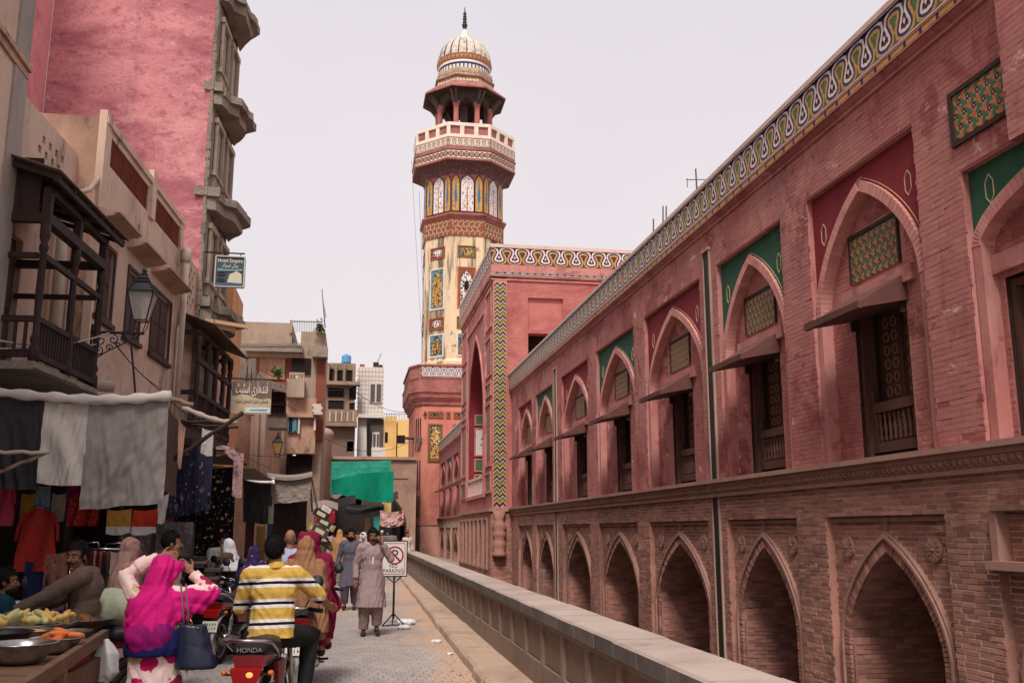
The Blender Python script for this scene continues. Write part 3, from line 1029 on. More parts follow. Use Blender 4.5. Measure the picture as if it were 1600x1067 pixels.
    core.quad((16, ya, -1.2), (16, yb, -1.2), (16, yb, 7.0), (16, ya, 7.0), 4)
    core.quad((6.02, ya, -1.2), (16, ya, -1.2), (16, ya, 7.0), (6.02, ya, 7.0), 4)
    core.build('wall', [M_MORTAR, M_PJOINT, M_DARK, M_BRICK, M_PINK], t)
    if near:
        stuff(lowbr.build('brickwork', M_BRICK, t))
        stuff(upbr.build('painted_brickwork', M_PBRICK, t))
    # string course
    sc_ = MB()
    F.box(sc_, ya, yb, 2.46, 2.52, -.02, .16)
    F.box(sc_, ya, yb, 2.40, 2.46, -.02, .10)
    F.box(sc_, ya, yb, 2.24, 2.29, -.02, .07)
    F.box(sc_, ya, yb, 2.29, 2.40, -.02, .03)
    sc_.build('string_course', M_STONE, t)
    de = MB()
    de.add([(-.04, -.055, 0), (.035, -.055, 0), (.035, .055, 0), (-.04, .055, 0), (-.015, -.05, .04), (.03, -.03, .05), (.04, .05, .085), (-.02, .05, .075)],
           [(4, 5, 6, 7), (0, 1, 5, 4), (1, 2, 6, 5), (2, 3, 7, 6), (3, 0, 4, 7)])
    de.tube([(-.03, -.02, .045), (0, .0, .085), (.035, .04, .07)], [.006, .014, .006], 5)
    dm = de.mesh('carved_leaf', M_STONE)
    n = int((yb - ya) / .108)
    if near:
        for k in range(min(n, 290)):
            place('carved_leaf', dm, t, None, F.m(ya + .06 + k * (yb - ya) / n, 2.345, .028, 1.0, .95, .8 + .2 * rng.random()))
    # cornice, frieze, coping
    co = MB()
    F.box(co, ya, yb, 6.80, 6.84, -.02, .03, 0)
    co.add([F.p(ya, 6.84, .0), F.p(yb, 6.84, .0), F.p(yb, 6.90, .09), F.p(ya, 6.90, .09)], [(0, 1, 2, 3)], 0)
    F.box(co, ya, yb, 6.905, 6.93, -.02, .115, 0)
    F.box(co, ya, yb, 6.995, 7.025, -.02, .125, 0)
    F.box(co, ya, yb, 7.53, 7.60, -.06, .15, 1)
    F.box(co, ya, yb, 6.93, 7.53, -.06, .098, 0)
    co.build('cornice', [M_PINK, M_COPE], t)
    ln = MB()
    F.box(ln, ya, yb, 7.025, 7.04, .1, .128, 1)
    F.box(ln, ya, yb, 7.04, 7.05, .1, .126, 0)
    F.box(ln, ya, yb, 7.50, 7.512, .1, .128, 0)
    F.box(ln, ya, yb, 7.512, 7.53, .1, .13, 1)
    ln.build('tile_border', [T_BLUE, T_WHITE], t)
    ym = MB(); F0 = Fr((0, 0, 0), (1, 0, 0), (0, 1, 0), (0, 0, 1))
    F0.box(ym, 0, .25, 0, .062, 0, .012, 0); F0.box(ym, .252, .30, 0, .062, 0, .013, 1)
    ymm = ym.mesh('border_tile', [T_YELLOW, T_BLUE])
    k, y = 0, ya
    while y < yb - .3:
        place('border_tile', ymm, t, None, F.m(y, 6.932, .105))
        y += .304
    if near:
        sm_ = MB(); add_serp(sm_, F0, 0, 0, .41, .45, 1, 0, res=28, lob=.22)
        smm = sm_.mesh('frieze_tile', SERP)
        y = ya
        while y < yb - .2:
            place('frieze_tile', smm, t, None, F.m(y, 7.05, .105))
            y += .41
    else:
        fz = MB(); add_serp(fz, F, ya, 7.05, .41, .45, int((yb - ya) / .41), .105, res=10)
        fz.build('frieze_panel', SERP, t)
    return t

BAYS = [(5.6, 8.34, 'g', 5.25), (9.10, 11.63, 'r'), (12.45, 14.93, 'g'), (15.76, 19.05, 'r'), (19.85, 23.1, 'g'), (23.98, 27.2, 'r'), (28.5, 31.16, 'g'), (31.9, 34.5, 'r')]
WING = wing('mosque_wing', 'long pink arcaded mosque wing with red and green arches over brick vaults on the right', 5.0, 35.99, BAYS, True)
FW = Fr((6.0, 0, 0), (0, 1, 0), (0, 0, 1), (-1, 0, 0))
# nearest bay: square tile panel over the green arch, projecting pier at the end
tp = MB(); tri_tile(tp, FW, 7.50, 8.34, 5.58, 6.07, .15, .012); tp.build('tile_panel', TRI, WING)
tp = MB()
for a in ((7.46, 8.40, 6.07, 6.12), (7.46, 8.40, 5.53, 5.58), (8.34, 8.40, 5.58, 6.07)): FW.box(tp, *a, 0, .035)
tp.build('tile_panel_frame', M_DARKW, WING)
pr = MB()
FW.box(pr, 5.0, 7.42, 5.2, 7.6, 0, .14)
pr.build('corner_pier', M_PJOINT, WING)
pr = MB(); brick_field(Fr((5.86, 0, 0), (0, 1, 0), (0, 0, 1), (-1, 0, 0)), pr, 5.0, 7.42, 5.2, 7.55, .225, .056, .004, .005, lambda u, v: True, random.Random(2), jit=.001)
stuff(pr.build('pier_brickwork', M_PBRICK, WING))
# blind cusped niche in the brick pier
nb = MB()
FW.box(nb, 7.45, 8.32, 1.88, 1.93, -.1, .05); FW.box(nb, 8.26, 8.36, 1.42, 1.88, -.1, .04); FW.box(nb, 7.3, 8.40, 1.34, 1.42, -.1, .09)
nb.build('blind_niche', M_STONE, WING)
# rain channels down the wall
for y in (15.33, 27.95):
    ch = MB()
    for k in (-1, 1):
        FW.box(ch, y + k * .145 - .016, y + k * .145 + .016, -1.2, 6.45, -.02, .04, 0)
    FW.box(ch, y - .18, y + .18, 6.45, 6.5, -.02, .06, 0)
    FW.box(ch, y - .13, y + .13, -1.2, 6.45, .01, .02, 1)
    ch.build('rain_channel', [mat('channel edge', (176, 146, 132), 0.9, [((130, 108, 98), (4, 4, 1), .5, .72, .8)]), mat('wet channel', (40, 38, 33), 0.6, [((60, 52, 44), (4, 4, 1), .5, .7, .6)])], WING)  # near-black back strip between the pale edges

FAR = wing('mosque_wing', 'far pink mosque wing between the tiled gateway and the minaret base', 46.9, 66.4,
           [(50.2, 53.2, 'g'), (54.3, 57.3, 'r'), (58.4, 61.4, 'g'), (62.4, 65.4, 'r')], False)

# ------------------------------------------------------------------ tiled gateway block (iwan)
M_FLANK = mat('red washed brick wall', (186, 116, 108), 0.9,
              [((150, 74, 72), (0.35, 0.35, 0.5), 0.45, 0.68, 0.85), ((206, 134, 122), (0.9, 0.9, 0.9), 0.55, 0.75, 0.6), ((226, 190, 176), (1.2, 1.2, 3), 0.68, 0.76, 0.7)], (30, 0.35, 0.01))
IW = thing('mosque_gateway', 'tall pink gateway block with zigzag tiled corner and tile frieze', 'gateway', (10, 41, -1.2))
XF, Y0, Y1, ZT = 5.26, 36.0, 46.5, 11.9
FS = Fr((0, Y0, 0), (1, 0, 0))
FI = Fr((XF, 0, 0), (0, 1, 0), (0, 0, 1), (-1, 0, 0))
w = MB()
FS.holes(w, 5.80, 15, 7.6, ZT, [(6.64, 8.05, 9.37, 10.65, .12), (6.64, 8.05, 7.9, 9.24, .6)], 0, 0, reveal=.1)
FS.rect(w, 5.80, 15, -1.2, 7.6, 0, 0)
FS.rect(w, 6.64, 8.05, 9.37, 10.65, -.12, 0)
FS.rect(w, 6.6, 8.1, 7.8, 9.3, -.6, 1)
w.quad((15, Y0, -1.2), (15, Y1, -1.2), (15, Y1, ZT), (15, Y0, ZT), 0)
w.quad((XF, Y1, -1.2), (15, Y1, -1.2), (15, Y1, ZT), (XF, Y1, ZT), 0)
w.quad((XF, Y0, ZT + .4), (15, Y0, ZT + .4), (15, Y1, ZT + .4), (XF, Y1, ZT + .4), 0)
# front: great arch
arch_wall(FI, w, 41.0, 2.5, 6.6, 9.9, Y0, Y1, 3.0, ZT, 0, 0, reveal=2.2, mr=2, n=18)
FI.rect(w, Y0, Y1, 2.5, 3.0, 0, 0)
FI.rect(w, 38.2, 43.8, 2.9, 10.2, -2.2, 2)
w.quad(FI.p(38.5, 3.0, 0), FI.p(43.5, 3.0, 0), FI.p(43.5, 3.0, -2.2), FI.p(38.5, 3.0, -2.2), 0)
w.build('wall', [M_FLANK, M_DARK, M_RED], IW)
lw = MB()
FI.rect(lw, Y0, Y1, -1.2, 2.44, .06, 0)
FS.rect(lw, 5.2, 6.0, -1.2, 2.44, .06, 0)
FI.box(lw, Y0 - .1, Y1, 2.40, 2.52, 0, .14, 1); FS.box(lw, 5.12, 5.98, 2.40, 2.52, 0, .14, 1)
for i in range(7):
    for (za, zb) in ((.35, 2.1),):
        a = 36.7 + i * 1.36
        FI.box(lw, a, a + .1, za, zb, .06, .12, 1); FI.box(lw, a + 1.0, a + 1.1, za, zb, .06, .12, 1); FI.box(lw, a, a + 1.1, zb, zb + .1, .06, .12, 1); FI.box(lw, a, a + 1.1, za - .1, za, .06, .12, 1)
lw.build('brick_plinth', [M_BRICK, M_STONE], IW)
fp = random.Random(3)
lb = MB()
brick_field(Fr((XF - .06, 0, 0), (0, 1, 0), (0, 0, 1), (-1, 0, 0)), lb, Y0, Y1, -.9, 2.4, .22, .055, .012, .012, lambda u, v: True, fp)
brick_field(Fr((0, Y0 - .06, 0), (1, 0, 0)), lb, 5.2, 5.98, -.9, 2.4, .2, .05, .012, .012, lambda u, v: True, fp)
stuff(lb.build('plinth_brickwork', M_BRICK, IW))
ub = MB()
brick_field(FS, ub, 5.82, 13, 7.6, ZT - .5, .25, .065, .006, .006, lambda u, v: not (6.62 < u < 8.07 and (9.35 < v < 10.67 or 7.88 < v < 9.26)), fp)
stuff(ub.build('painted_brickwork', mat('flank brick', (186, 116, 108), 0.9, [((146, 70, 68), (0.35, 0.35, 0.5), 0.45, 0.66, 0.9), ((208, 136, 124), (0.9, 0.9, 0.9), 0.55, 0.75, 0.6), ((228, 192, 178), (1.2, 1.2, 3), 0.68, 0.76, 0.7)], island=.1), IW))
tu = MB()
tu.lathe([(.25, .75), (.27, .85), (.2, .95), (.24, 1.1), (.24, 1.3), (.19, 1.38), (.25, 1.5), (.25, 1.62), (.2, 1.7), (.27, 1.85), (.2, 1.95), (.16, 2.1), (.24, 2.4)], 16, (5.5, Y0 - .14, 0))
tu.build('engaged_column', M_BRICK, IW)
# zigzag corner strip: every chevron band its own raised piece
zz = MB()
FS.box(zz, XF - .01, 5.80, 2.5, 11.3, -.02, .05, 0)
wz, zq, bands = (5.76 - 5.30) / 4, .13, (1, 2, 3, 2)
seq = [(T_BLUE, .085), (T_YELLOW, .075), (T_GREEN, .085), (T_YELLOW, .03), (T_WHITE, .02)]
v, k = 2.55, 0
while v < 11.1:
    mi, hgt = k % 5 + 1, seq[k % 5][1]
    for q in range(4):
        ua, ub_ = 5.30 + q * wz, 5.30 + (q + 1) * wz
        da, db = (0, zq) if q % 2 == 0 else (zq, 0)
        c = [(ua, v + da), (ub_, v + db), (ub_, v + db + hgt), (ua, v + da + hgt)]
        c = [(a, min(b, 11.28)) for a, b in c]
        vs = [FS.p(a, b, .05) for a, b in c] + [FS.p(a, b, .06) for a, b in c]
        zz.add(vs, [(4, 5, 6, 7), (0, 1, 5, 4), (1, 2, 6, 5), (2, 3, 7, 6), (3, 0, 4, 7)], mi)
    v += hgt + .006; k += 1
zz.build('zigzag_tile_strip', [M_PINK] + [s[0] for s in seq], IW)
cn = MB()
for F_, a, b in ((FS, XF - .1, 15), (FI, Y0 - .1, Y1)):
    F_.box(cn, a, b, 11.30, 11.36, -.02, .06, 0); F_.box(cn, a - .03, b, 11.52, 11.55, -.02, .12, 1); F_.box(cn, a - .03, b, 11.44, 11.515, -.02, .1, 0)
    F_.box(cn, a, b, 11.6, 11.92, -.02, .1, 0)
    F_.box(cn, a - .05, b, 12.60, 12.74, -.2, .14, 2)
    F_.box(cn, a, b, 11.92, 12.60, -.1, .095, 0)
cn.build('cornice', [M_PINK, T_CREAM, M_COPE], IW)
tl = MB()
u = XF - .1
while u < 14:
    FS.box(tl, u, u + .2, 11.555, 11.60, .08, .125, 0); FS.box(tl, u + .2, u + .28, 11.55, 11.605, .08, .128, 1); u += .3
tl.build('turquoise_tile_line', [T_TEAL, T_BLUE], IW)
fzm = MB(); F0 = Fr((0, 0, 0), (1, 0, 0), (0, 1, 0), (0, 0, 1))
add_serp(fzm, F0, 0, 0, .62, .66, 1, 0, (0, 0, 2, 3, 4), res=28, lob=.2)
fzm = fzm.mesh('frieze_tile', [T_PURPLE, T_PURPLE, T_YELLOW, T_BLUE, T_WHITE])
u = XF - .1
while u < 14:
    place('frieze_tile', fzm, IW, None, FS.m(u, 11.93, .1)); u += .62
u = Y0 - .1
while u < Y1:
    place('frieze_tile', fzm, IW, None, FI.m(u, 11.93, .1)); u += .62
# frames and tile panels of the front
fr = MB()
def frame(F_, mb, u0, u1, v0, v1, t=.08, d=.05, m=0):
    F_.box(mb, u0, u1, v1 - t, v1, 0, d, m); F_.box(mb, u0, u1, v0, v0 + t, 0, d, m)
    F_.box(mb, u0, u0 + t, v0 + t, v1 - t, 0, d, m); F_.box(mb, u1 - t, u1, v0 + t, v1 - t, 0, d, m)
frame(FI, fr, 38.0, 44.0, 3.0, 10.6, .14, .07)
arch_band(FI, fr, 41.0, 2.5, 6.6, 9.9, .16, 0, .05, 0, 18, 3.0)
for (a, b) in ((36.25, 37.8), (44.2, 46.2)):
    for (c, d) in ((3.1, 3.9), (4.1, 6.6), (6.8, 7.4), (7.6, 9.2), (9.5, 11.1)):
        frame(FI, fr, a, b, c, d, .1, .06)
stuff(fr.build('panel_frames', M_PINK, IW))
for (a, b) in ((36.35, 37.7), (44.3, 46.1)):
    for (p0, p1, q0, q1) in ((a, b, 3.2, 3.8), (a, b, 6.9, 7.3), (a + .35, b - .35, 7.8, 9.0), (a + .35, b - .35, 4.4, 6.3)):
        pn = MB(); tri_tile(pn, FI, p0, p1, q0, q1, .25, .012); pn.build('tile_panel', TRI, IW)
pn = MB(); tri_tile(pn, FI, 38.16, 38.9, 9.0, 10.4, .3, .006); pn.build('tile_panel', TRI, IW)
inn = MB()
FJ = Fr((XF + 2.15, 0, 0), (0, 1, 0), (0, 0, 1), (-1, 0, 0))
for (c, d) in ((3.3, 4.3), (4.6, 6.1), (6.4, 6.9), (7.1, 8.8)):
    for a in (38.7, 40.4, 42.0):
        frame(FJ, inn, a, a + 1.4, c, d, .08, .08, 1)
        FJ.rect(inn, a + .1, a + 1.3, c + .1, d - .1, .03, 0)
        for k in range(18):
            x, y_ = a + .2 + fp.random() * 1.0, c + .15 + fp.random() * (d - c - .3)
            inn.poly([FJ.p(x + .07 * math.cos(q * 1.047), y_ + .07 * math.sin(q * 1.047), .04) for q in range(6)], 2)
stuff(inn.build('inner_tile_panels', [T_GREEN, M_PINK, T_WHITE], IW))
# side of the recess that faces the street corner: white tree panel
FK = Fr((0, 43.48, 0), (1, 0, 0))
tr = MB()
for (c, d, mi) in ((3.1, 4.2, 1), (4.3, 4.9, 0), (5.0, 6.3, 2), (6.4, 6.9, 0)):
    frame(FK, tr, XF + .25, XF + 1.9, c, d, .07, .03, 3)
    FK.rect(tr, XF + .3, XF + 1.85, c + .05, d - .05, .01, mi)
    if mi == 2:
        for k in range(90):
            a = fp.random() * 6.28; r = math.sqrt(fp.random())
            x, y_ = XF + 1.08 + .55 * r * math.cos(a), 5.7 + .5 * r * math.sin(a)
            tr.poly([FK.p(x + .045 * math.cos(q * 1.256), y_ + .045 * math.sin(q * 1.256), .016) for q in range(5)], 1)
    elif mi == 0:
        for k in range(14):
            x, y_ = XF + .45 + fp.random() * 1.2, c + .12 + fp.random() * (d - c - .25)
            tr.poly([FK.p(x + .06 * math.cos(q * 1.256), y_ + .06 * math.sin(q * 1.256), .016) for q in range(5)], 2)
stuff(tr.build('recess_tile_panels', [T_GREEN, M_RED, T_WHITE, M_PINK], IW))
bl = MB()
FI.box(bl, 38.5, 43.5, 3.0, 3.12, -.12, .02); FI.box(bl, 38.5, 43.5, 3.78, 3.9, -.12, .02)
u = 38.5
while u < 43.5:
    FI.box(bl, u, u + .2, 3.12, 3.78, -.09, .0); u += .55
bl.build('white_balustrade', M_COPE, IW)

# ------------------------------------------------------------------ minaret on its base
M_MCREAM = mat('stained cream plaster', (222, 198, 164), 0.9,
               [((238, 206, 166), (0.6, 0.6, 0.6), .5, .75, .7), ((72, 58, 48), (1.1, 1.1, 0.08), .51, .60, .9), ((96, 76, 62), (3, 3, 1.2), .58, .68, .7), ((190, 156, 124), (1.5, 1.5, .5), .52, .7, .5)], (20, .3, .02))
M_MWHITE = mat('off white plaster', (230, 214, 196), 0.9, [((176, 160, 144), (1, 1, .6), .52, .75, .6)])
M_RSTONE = mat('red sandstone', (164, 104, 96), 0.9, [((112, 66, 62), (1.2, 1.2, 1.2), .46, .66, .8), ((186, 140, 126), (3, 3, 3), .56, .7, .5)])
M_DSTONE = mat('dark weathered stone', (100, 84, 78), 0.9, [((60, 50, 48), (1.6, 1.6, 1.6), .46, .7, .8), ((140, 116, 104), (2.4, 2.4, 2.4), .6, .8, .5)], (14, .6, .04))
MC = Vector((7.85, 70.0, 0))
BA = thing('bastion', 'broad red brick base of the minaret with tile band and slit windows', 'tower base', (8, 71, -1.2))
FP = [(4.75, 66.0), (9.5, 66.0), (11.5, 68), (11.5, 74), (4.3, 74), (4.3, 66.9)]
M_BAST = mat('orange red brick', (202, 130, 112), 0.9, [((152, 84, 78), (0.5, 0.5, .25), .45, .7, .85), ((222, 150, 118), (1, 1, .6), .55, .75, .5)], (24, .4, .02))
def ring(poly, off, z):
    n = len(poly)
    out = []
    for i in range(n):
        p0, p1, p2 = Vector(poly[i - 1]), Vector(poly[i]), Vector(poly[(i + 1) % n])
        a, b = (p1 - p0).normalized(), (p2 - p1).normalized()
        na, nb_ = Vector((a.y, -a.x)), Vector((b.y, -b.x))
        m_ = (na + nb_).normalized()
        k = off / max(.3, m_.dot(na))
        out.append((p1.x + m_.x * k, p1.y + m_.y * k, z))
    return out
def stack(mb, poly, prof, m=0):
    rings = [ring(poly, o, z) for o, z in prof]
    n = len(poly)
    for a, b in zip(rings, rings[1:]):
        for i in range(n):
            mb.quad(a[i], a[(i + 1) % n], b[(i + 1) % n], b[i], m)
    mb.poly(rings[-1], m)
b_ = MB()
stack(b_, FP, [(0, 2.1), (0, 10.3)], 0)
stack(b_, FP, [(.03, -1.2), (.03, 2.0), (.08, 2.05), (.08, 2.2), (0, 2.2)], 1)
b_.build('wall', [M_BAST, M_BRICK], BA)
c_ = MB()
stack(c_, FP, [(0, 10.1), (.12, 10.25), (.12, 10.4), (.35, 10.7), (.4, 10.95), (.5, 11.05), (.5, 11.9), (.55, 12.0), (.4, 12.05), (.4, 12.85), (.5, 12.87), (.5, 12.98), (-.5, 13.0)], 0)
c_.build('cornice', M_RSTONE, BA)
FB = Fr((0, 66.0, 0), (1, 0, 0))
ff = MB(); add_serp(ff, Fr((0, 65.58, 0), (1, 0, 0)), 4.6, 12.12, .52, .68, 9, .02, (3, 1, 4, 3, 4), res=14)
fd = Vector((4.75 - 4.3, 66.0 - 66.9, 0))
ff.build('frieze_panel', [T_PURPLE, T_BROWN, T_YELLOW, T_BLUE, T_WHITE], BA)
for (a, b, c, d, inner, col_) in ((5.15, 6.15, 6.3, 8.9, 1, 2), (6.9, 7.9, 6.3, 8.9, 1, 2), (5.15, 6.2, 9.3, 9.75, 3, 4), (6.9, 8.0, 9.3, 9.75, 3, 4), (4.85, 5.02, 9.3, 9.75, 3, 4), (6.4, 6.7, 9.3, 9.75, 3, 4)):
    dp = MB()
    frame(FB, dp, a, b, c, d, .12, .07, 0)
    FB.rect(dp, a + .1, b - .1, c + .1, d - .1, .02, 3)
    if d - c > 1:
        at_ = [(x, y) for x, y in arch_pts((a + b) / 2, .3, c + 1.5, d - .2, 6)] + [((a + b) / 2 + .3, c + .2), ((a + b) / 2 - .3, c + .2)]
        dp.poly([FB.p(x, y, .03) for x, y in at_], 2)
    for k in range(int(40 * (d - c))):
        x, y = a + .2 + fp.random() * (b - a - .4), c + .2 + fp.random() * (d - c - .4)
        dp.poly([FB.p(x + .05 * math.cos(q * 1.256), y + .05 * math.sin(q * 1.256), .04) for q in range(5)], (1, 4, 5)[k % 3])
    dp.build('tile_panel', [T_BROWN, T_ORANGE, T_YELLOW, T_GREEN, T_WHITE, T_BLUE], BA)
FL = Fr((4.3, 66.9, 0), (FP[0][0] - FP[5][0], FP[0][1] - FP[5][1], 0))
for k in range(3):
    for (c, d) in ((7.0, 9.3), (4.4, 6.4), (2.6, 4.0), (-.5, .9)):
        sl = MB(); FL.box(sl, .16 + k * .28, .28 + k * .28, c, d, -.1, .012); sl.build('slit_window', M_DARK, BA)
sp_ = MB(); FB.box(sp_, 4.3, 4.75, 7.6, 7.9, 0, .1); sp_.box(3.7, 4.3, 67.2, 68.2, 8.0, 8.1); sp_.build('ledge', M_DSTONE, BA)

MI = thing('minaret', 'tall octagonal minaret with cream shaft, tiled balcony and ribbed dome', 'minaret', (MC.x, MC.y, 13.0))
def octo(mb, prof, m=0, n=8, mfun=None):
    mb.lathe(prof, n, MC, m, smooth=False, rot=math.pi / 8, mfun=mfun)
k8 = 1 / math.cos(math.pi / 8)
AP = 2.88                                   # apothem of the shaft
def face(i, ap):
    th = -math.pi / 2 + i * math.pi / 4
    n = Vector((math.cos(th), math.sin(th), 0))
    return Fr(MC + n * ap, Vector((-math.sin(th), math.cos(th), 0)), (0, 0, 1), n), ap * math.tan(math.pi / 8)
FACES = (-2, -1, 0, 1, 2)
s_ = MB(); octo(s_, [((AP + .25) * k8, 12.9), ((AP + .25) * k8, 13.5), (AP * k8, 13.7), (AP * k8, 22.85)]); s_.build('shaft', M_MCREAM, MI)
s_ = MB(); octo(s_, [((AP + .27) * k8, 13.0), ((AP + .34) * k8, 13.1), ((AP + .34) * k8, 13.2), ((AP + .27) * k8, 13.28)]); s_.build('foot_moulding', M_RSTONE, MI)
for i in FACES:
    F_, hs = face(i, AP)
    for (v0, v1, kind) in ((21.2, 22.1, 'c'), (17.4, 20.5, 'w' if i == 0 else 't'), (15.9, 16.8, 'c'), (13.9, 15.6, 't')):
        a = .68
        pm = MB()
        frame(F_, pm, -a, a, v0, v1, .09, .05, 0)
        F_.rect(pm, -a + .05, a - .05, v0 + .05, v1 - .05, .012, 1)
        if kind == 'c':
            el_ = [((a - .22) * math.cos(q * .5236) * (1 if q % 2 else .93), (v0 + v1) / 2 + .27 * math.sin(q * .5236)) for q in range(12)]
            pm.poly([F_.p(x, y, .02) for x, y in el_], 2)
        else:
            w_ = .43
            ar = arch_pts(0, w_, v1 - 1.2, v1 - .3, 6) + [(w_, v0 + .25), (-w_, v0 + .25)]
            pm.poly([F_.p(x, y, .02) for x, y in ar], 2)
            pm.poly([F_.p(x, y, .03) for x, y in ((-.03, v0 + .3), (.03, v0 + .3), (.015, v1 - .9), (-.015, v1 - .9))], 3)
        for q in range(26 if kind == 'c' else 90):
            x = fp.uniform(-a + .2, a - .2)
            y = fp.uniform(v0 + .2, v1 - .2)
            r_ = .045 + .03 * fp.random()
            pm.poly([F_.p(x + r_ * math.cos(w2 * 1.2566), y + r_ * math.sin(w2 * 1.2566), .035) for w2 in range(5)], 3 + q % 3)
        if kind == 'w':
            F_.box(pm, -.16, .16, v0 + 1.35, v0 + 2.0, -.02, .05, 6)
            mats_ = [T_ORANGE, T_BROWN, T_WHITE, T_BROWN, T_BLUE, T_FLEAF, M_DARK]
        elif kind == 'c':
            mats_ = [T_BROWN, T_GREEN if i == 0 else T_BROWN, T_YELLOW if i == 0 else T_WHITE, T_BLUE, T_ORANGE, T_TEAL, M_DARK]
        else:
            mats_ = [T_WHITE, T_TEAL, T_YELLOW, T_BROWN, T_GREEN, T_BLUE, M_DARK]
        pm.build('tile_panel', mats_, MI)
s_ = MB(); octo(s_, [(AP * k8, 22.85), ((AP + .09) * k8, 22.87), ((AP + .09) * k8, 24.15), ((AP + .14) * k8, 24.2), ((AP + .3) * k8, 24.38), ((AP + .3) * k8, 24.48), (AP * k8, 24.55)],
          mfun=lambda i, k: 1 if i == 1 else 0); s_.build('patterned_band', [M_RSTONE, T_BROWN], MI)
for i in FACES:
    F_, hs = face(i, AP + .09)
    pb = MB()
    for r_ in range(3):
        x = -hs + .1 + (.18 if r_ % 2 else 0)
        while x < hs - .2:
            cx, cy = x + .1, 23.1 + r_ * .37
            for q in range(3):
                a = q * 2.094 + (.5 if r_ % 2 else .1)
                pb.bar(F_.p(cx, cy, .012), F_.p(cx + .17 * math.cos(a), cy + .17 * math.sin(a), .012), .035, .02, 0, F_.n)
                pb.bar(F_.p(cx + .17 * math.cos(a), cy + .17 * math.sin(a), .012), F_.p(cx + .22 * math.cos(a + .55), cy + .22 * math.sin(a + .55), .012), .035, .02, 0, F_.n)
            x += .4
    pb.build('star_inlay', T_CREAM, MI)
s_ = MB(); octo(s_, [(AP * k8, 24.5), (AP * k8, 27.9)]); s_.build('panel_stage', M_RSTONE, MI)
for i in FACES:
    F_, hs = face(i, AP)
    for (uc, w_, kind) in ((0, .46, 0), (-.86, .25, 1), (.86, .25, 1)):
        pm = MB()
        z0, zsn, zt_ = 24.75, 26.9, 27.5
        out = arch_pts(uc, w_ + .1, zsn, zt_ + .13, 6) + [(uc + w_ + .1, z0 - .1), (uc - w_ - .1, z0 - .1)]
        pm.poly([F_.p(x, y, .02) for x, y in out], 3)
        ar = arch_pts(uc, w_, zsn, zt_, 6) + [(uc + w_, z0), (uc - w_, z0)]
        pm.poly([F_.p(x, y, .03) for x, y in ar], 0)
        if kind:
            cy = [(uc, 27.3), (uc + .09, 26.2), (uc + .1, 25.6), (uc + .03, 25.35), (uc + .03, 24.9), (uc - .03, 24.9), (uc - .03, 25.35), (uc - .1, 25.6), (uc - .09, 26.2)]
            pm.poly([F_.p(x, y, .04) for x, y in cy], 1)
        else:
            pm.poly([F_.p(x, y, .04) for x, y in ((uc - .045, z0), (uc + .045, z0), (uc + .03, 26.7), (uc - .03, 26.7))], 1)
        nd = 34 if kind else 110
        for q in range(nd):
            x = uc + fp.uniform(-w_ + .06, w_ - .06); y = fp.uniform(z0 + .08, zt_ - .15)
            if y > zsn and abs(x - uc) > w_ * .6: continue
            if kind and abs(x - uc) < .12: continue
            r_ = fp.uniform(.025, .045)
            pm.poly([F_.p(x + r_ * math.cos(w2 * 1.57), y + r_ * math.sin(w2 * 1.57), .042) for w2 in range(4)], 2 if (y > 25.6 or kind) else 4)
        pm.build('cypress_panel' if kind else 'flowering_tree_panel', [T_YELLOW, mat('sky blue tile', (50, 104, 150), **G), T_BROWN, T_PURPLE, T_BROWN] if kind else [T_WHITE, T_ORANGE, mat('slate blue tile', (70, 90, 130), **G), T_PURPLE, T_BROWN], MI)
BAL = 3.78
s_ = MB(); octo(s_, [(AP * k8, 27.6), ((AP + .12) * k8, 27.95), ((AP + .4) * k8, 28.2), ((BAL - .08) * k8, 28.36)]); s_.build('corbel', mat('painted corbel', (96, 66, 66), .8, [((150, 110, 90), (5, 5, 5), .54, .64, .9), ((60, 52, 86), (6, 6, 6), .55, .66, .8)]), MI)
s_ = MB(); octo(s_, [((BAL - .1) * k8, 28.36), ((BAL + .04) * k8, 28.37), ((BAL + .04) * k8, 28.5), (BAL * k8, 28.52), (BAL * k8, 29.1), ((BAL + .08) * k8, 29.15), ((BAL + .08) * k8, 29.28), (BAL * k8, 29.3), (BAL * k8, 30.12), (2 * k8, 30.15)]); s_.build('balcony_floor', M_RSTONE, MI)
for i in FACES:
    F_, hs = face(i, BAL)
    n1 = 7
    f1 = MB(); add_serp(f1, F_, -hs + .02, 29.42, (2 * hs - .04) / n1, .6, n1, .012, (1, 0, 2, 3, 4), res=14); f1.build('frieze_panel', [T_CREAM, T_BROWN, T_CREAM, T_PURPLE, T_WHITE], MI)
    f2 = MB(); F_.rect(f2, -hs + .02, hs - .02, 28.53, 29.08, .012, 0)
    for q in range(8):
        cx = -hs + .22 + q * (2 * hs - .44) / 7
        for (rr, mi, nn) in ((.22, 1, 8), (.15, 2, 8), (.07, 3, 6)):
            f2.poly([F_.p(cx + rr * math.cos(w2 * 2 * math.pi / nn), 28.8 + rr * 1.05 * math.sin(w2 * 2 * math.pi / nn), .016 + .004 * mi) for w2 in range(nn)], mi)
    f2.build('rosette_frieze', [T_WHITE, T_BLUE, T_YELLOW, T_BROWN], MI)
    bw = MB()
    for q in range(4):
        x = -hs + q * 2 * hs / 3
        F_.box(bw, max(-hs, x - .16), min(hs, x + .16), 30.35, 31.05, -.16, -.02, 0)
    F_.box(bw, -hs, hs, 30.1, 30.37, -.17, -.01, 0); F_.box(bw, -hs, hs, 31.03, 31.28, -.17, -.01, 0)
    F_.rect(bw, -hs, hs, 30.3, 31.1, -.13, 1)
    bw.build('balcony_parapet', [M_MWHITE, M_RSTONE], MI)
KR = 2.02
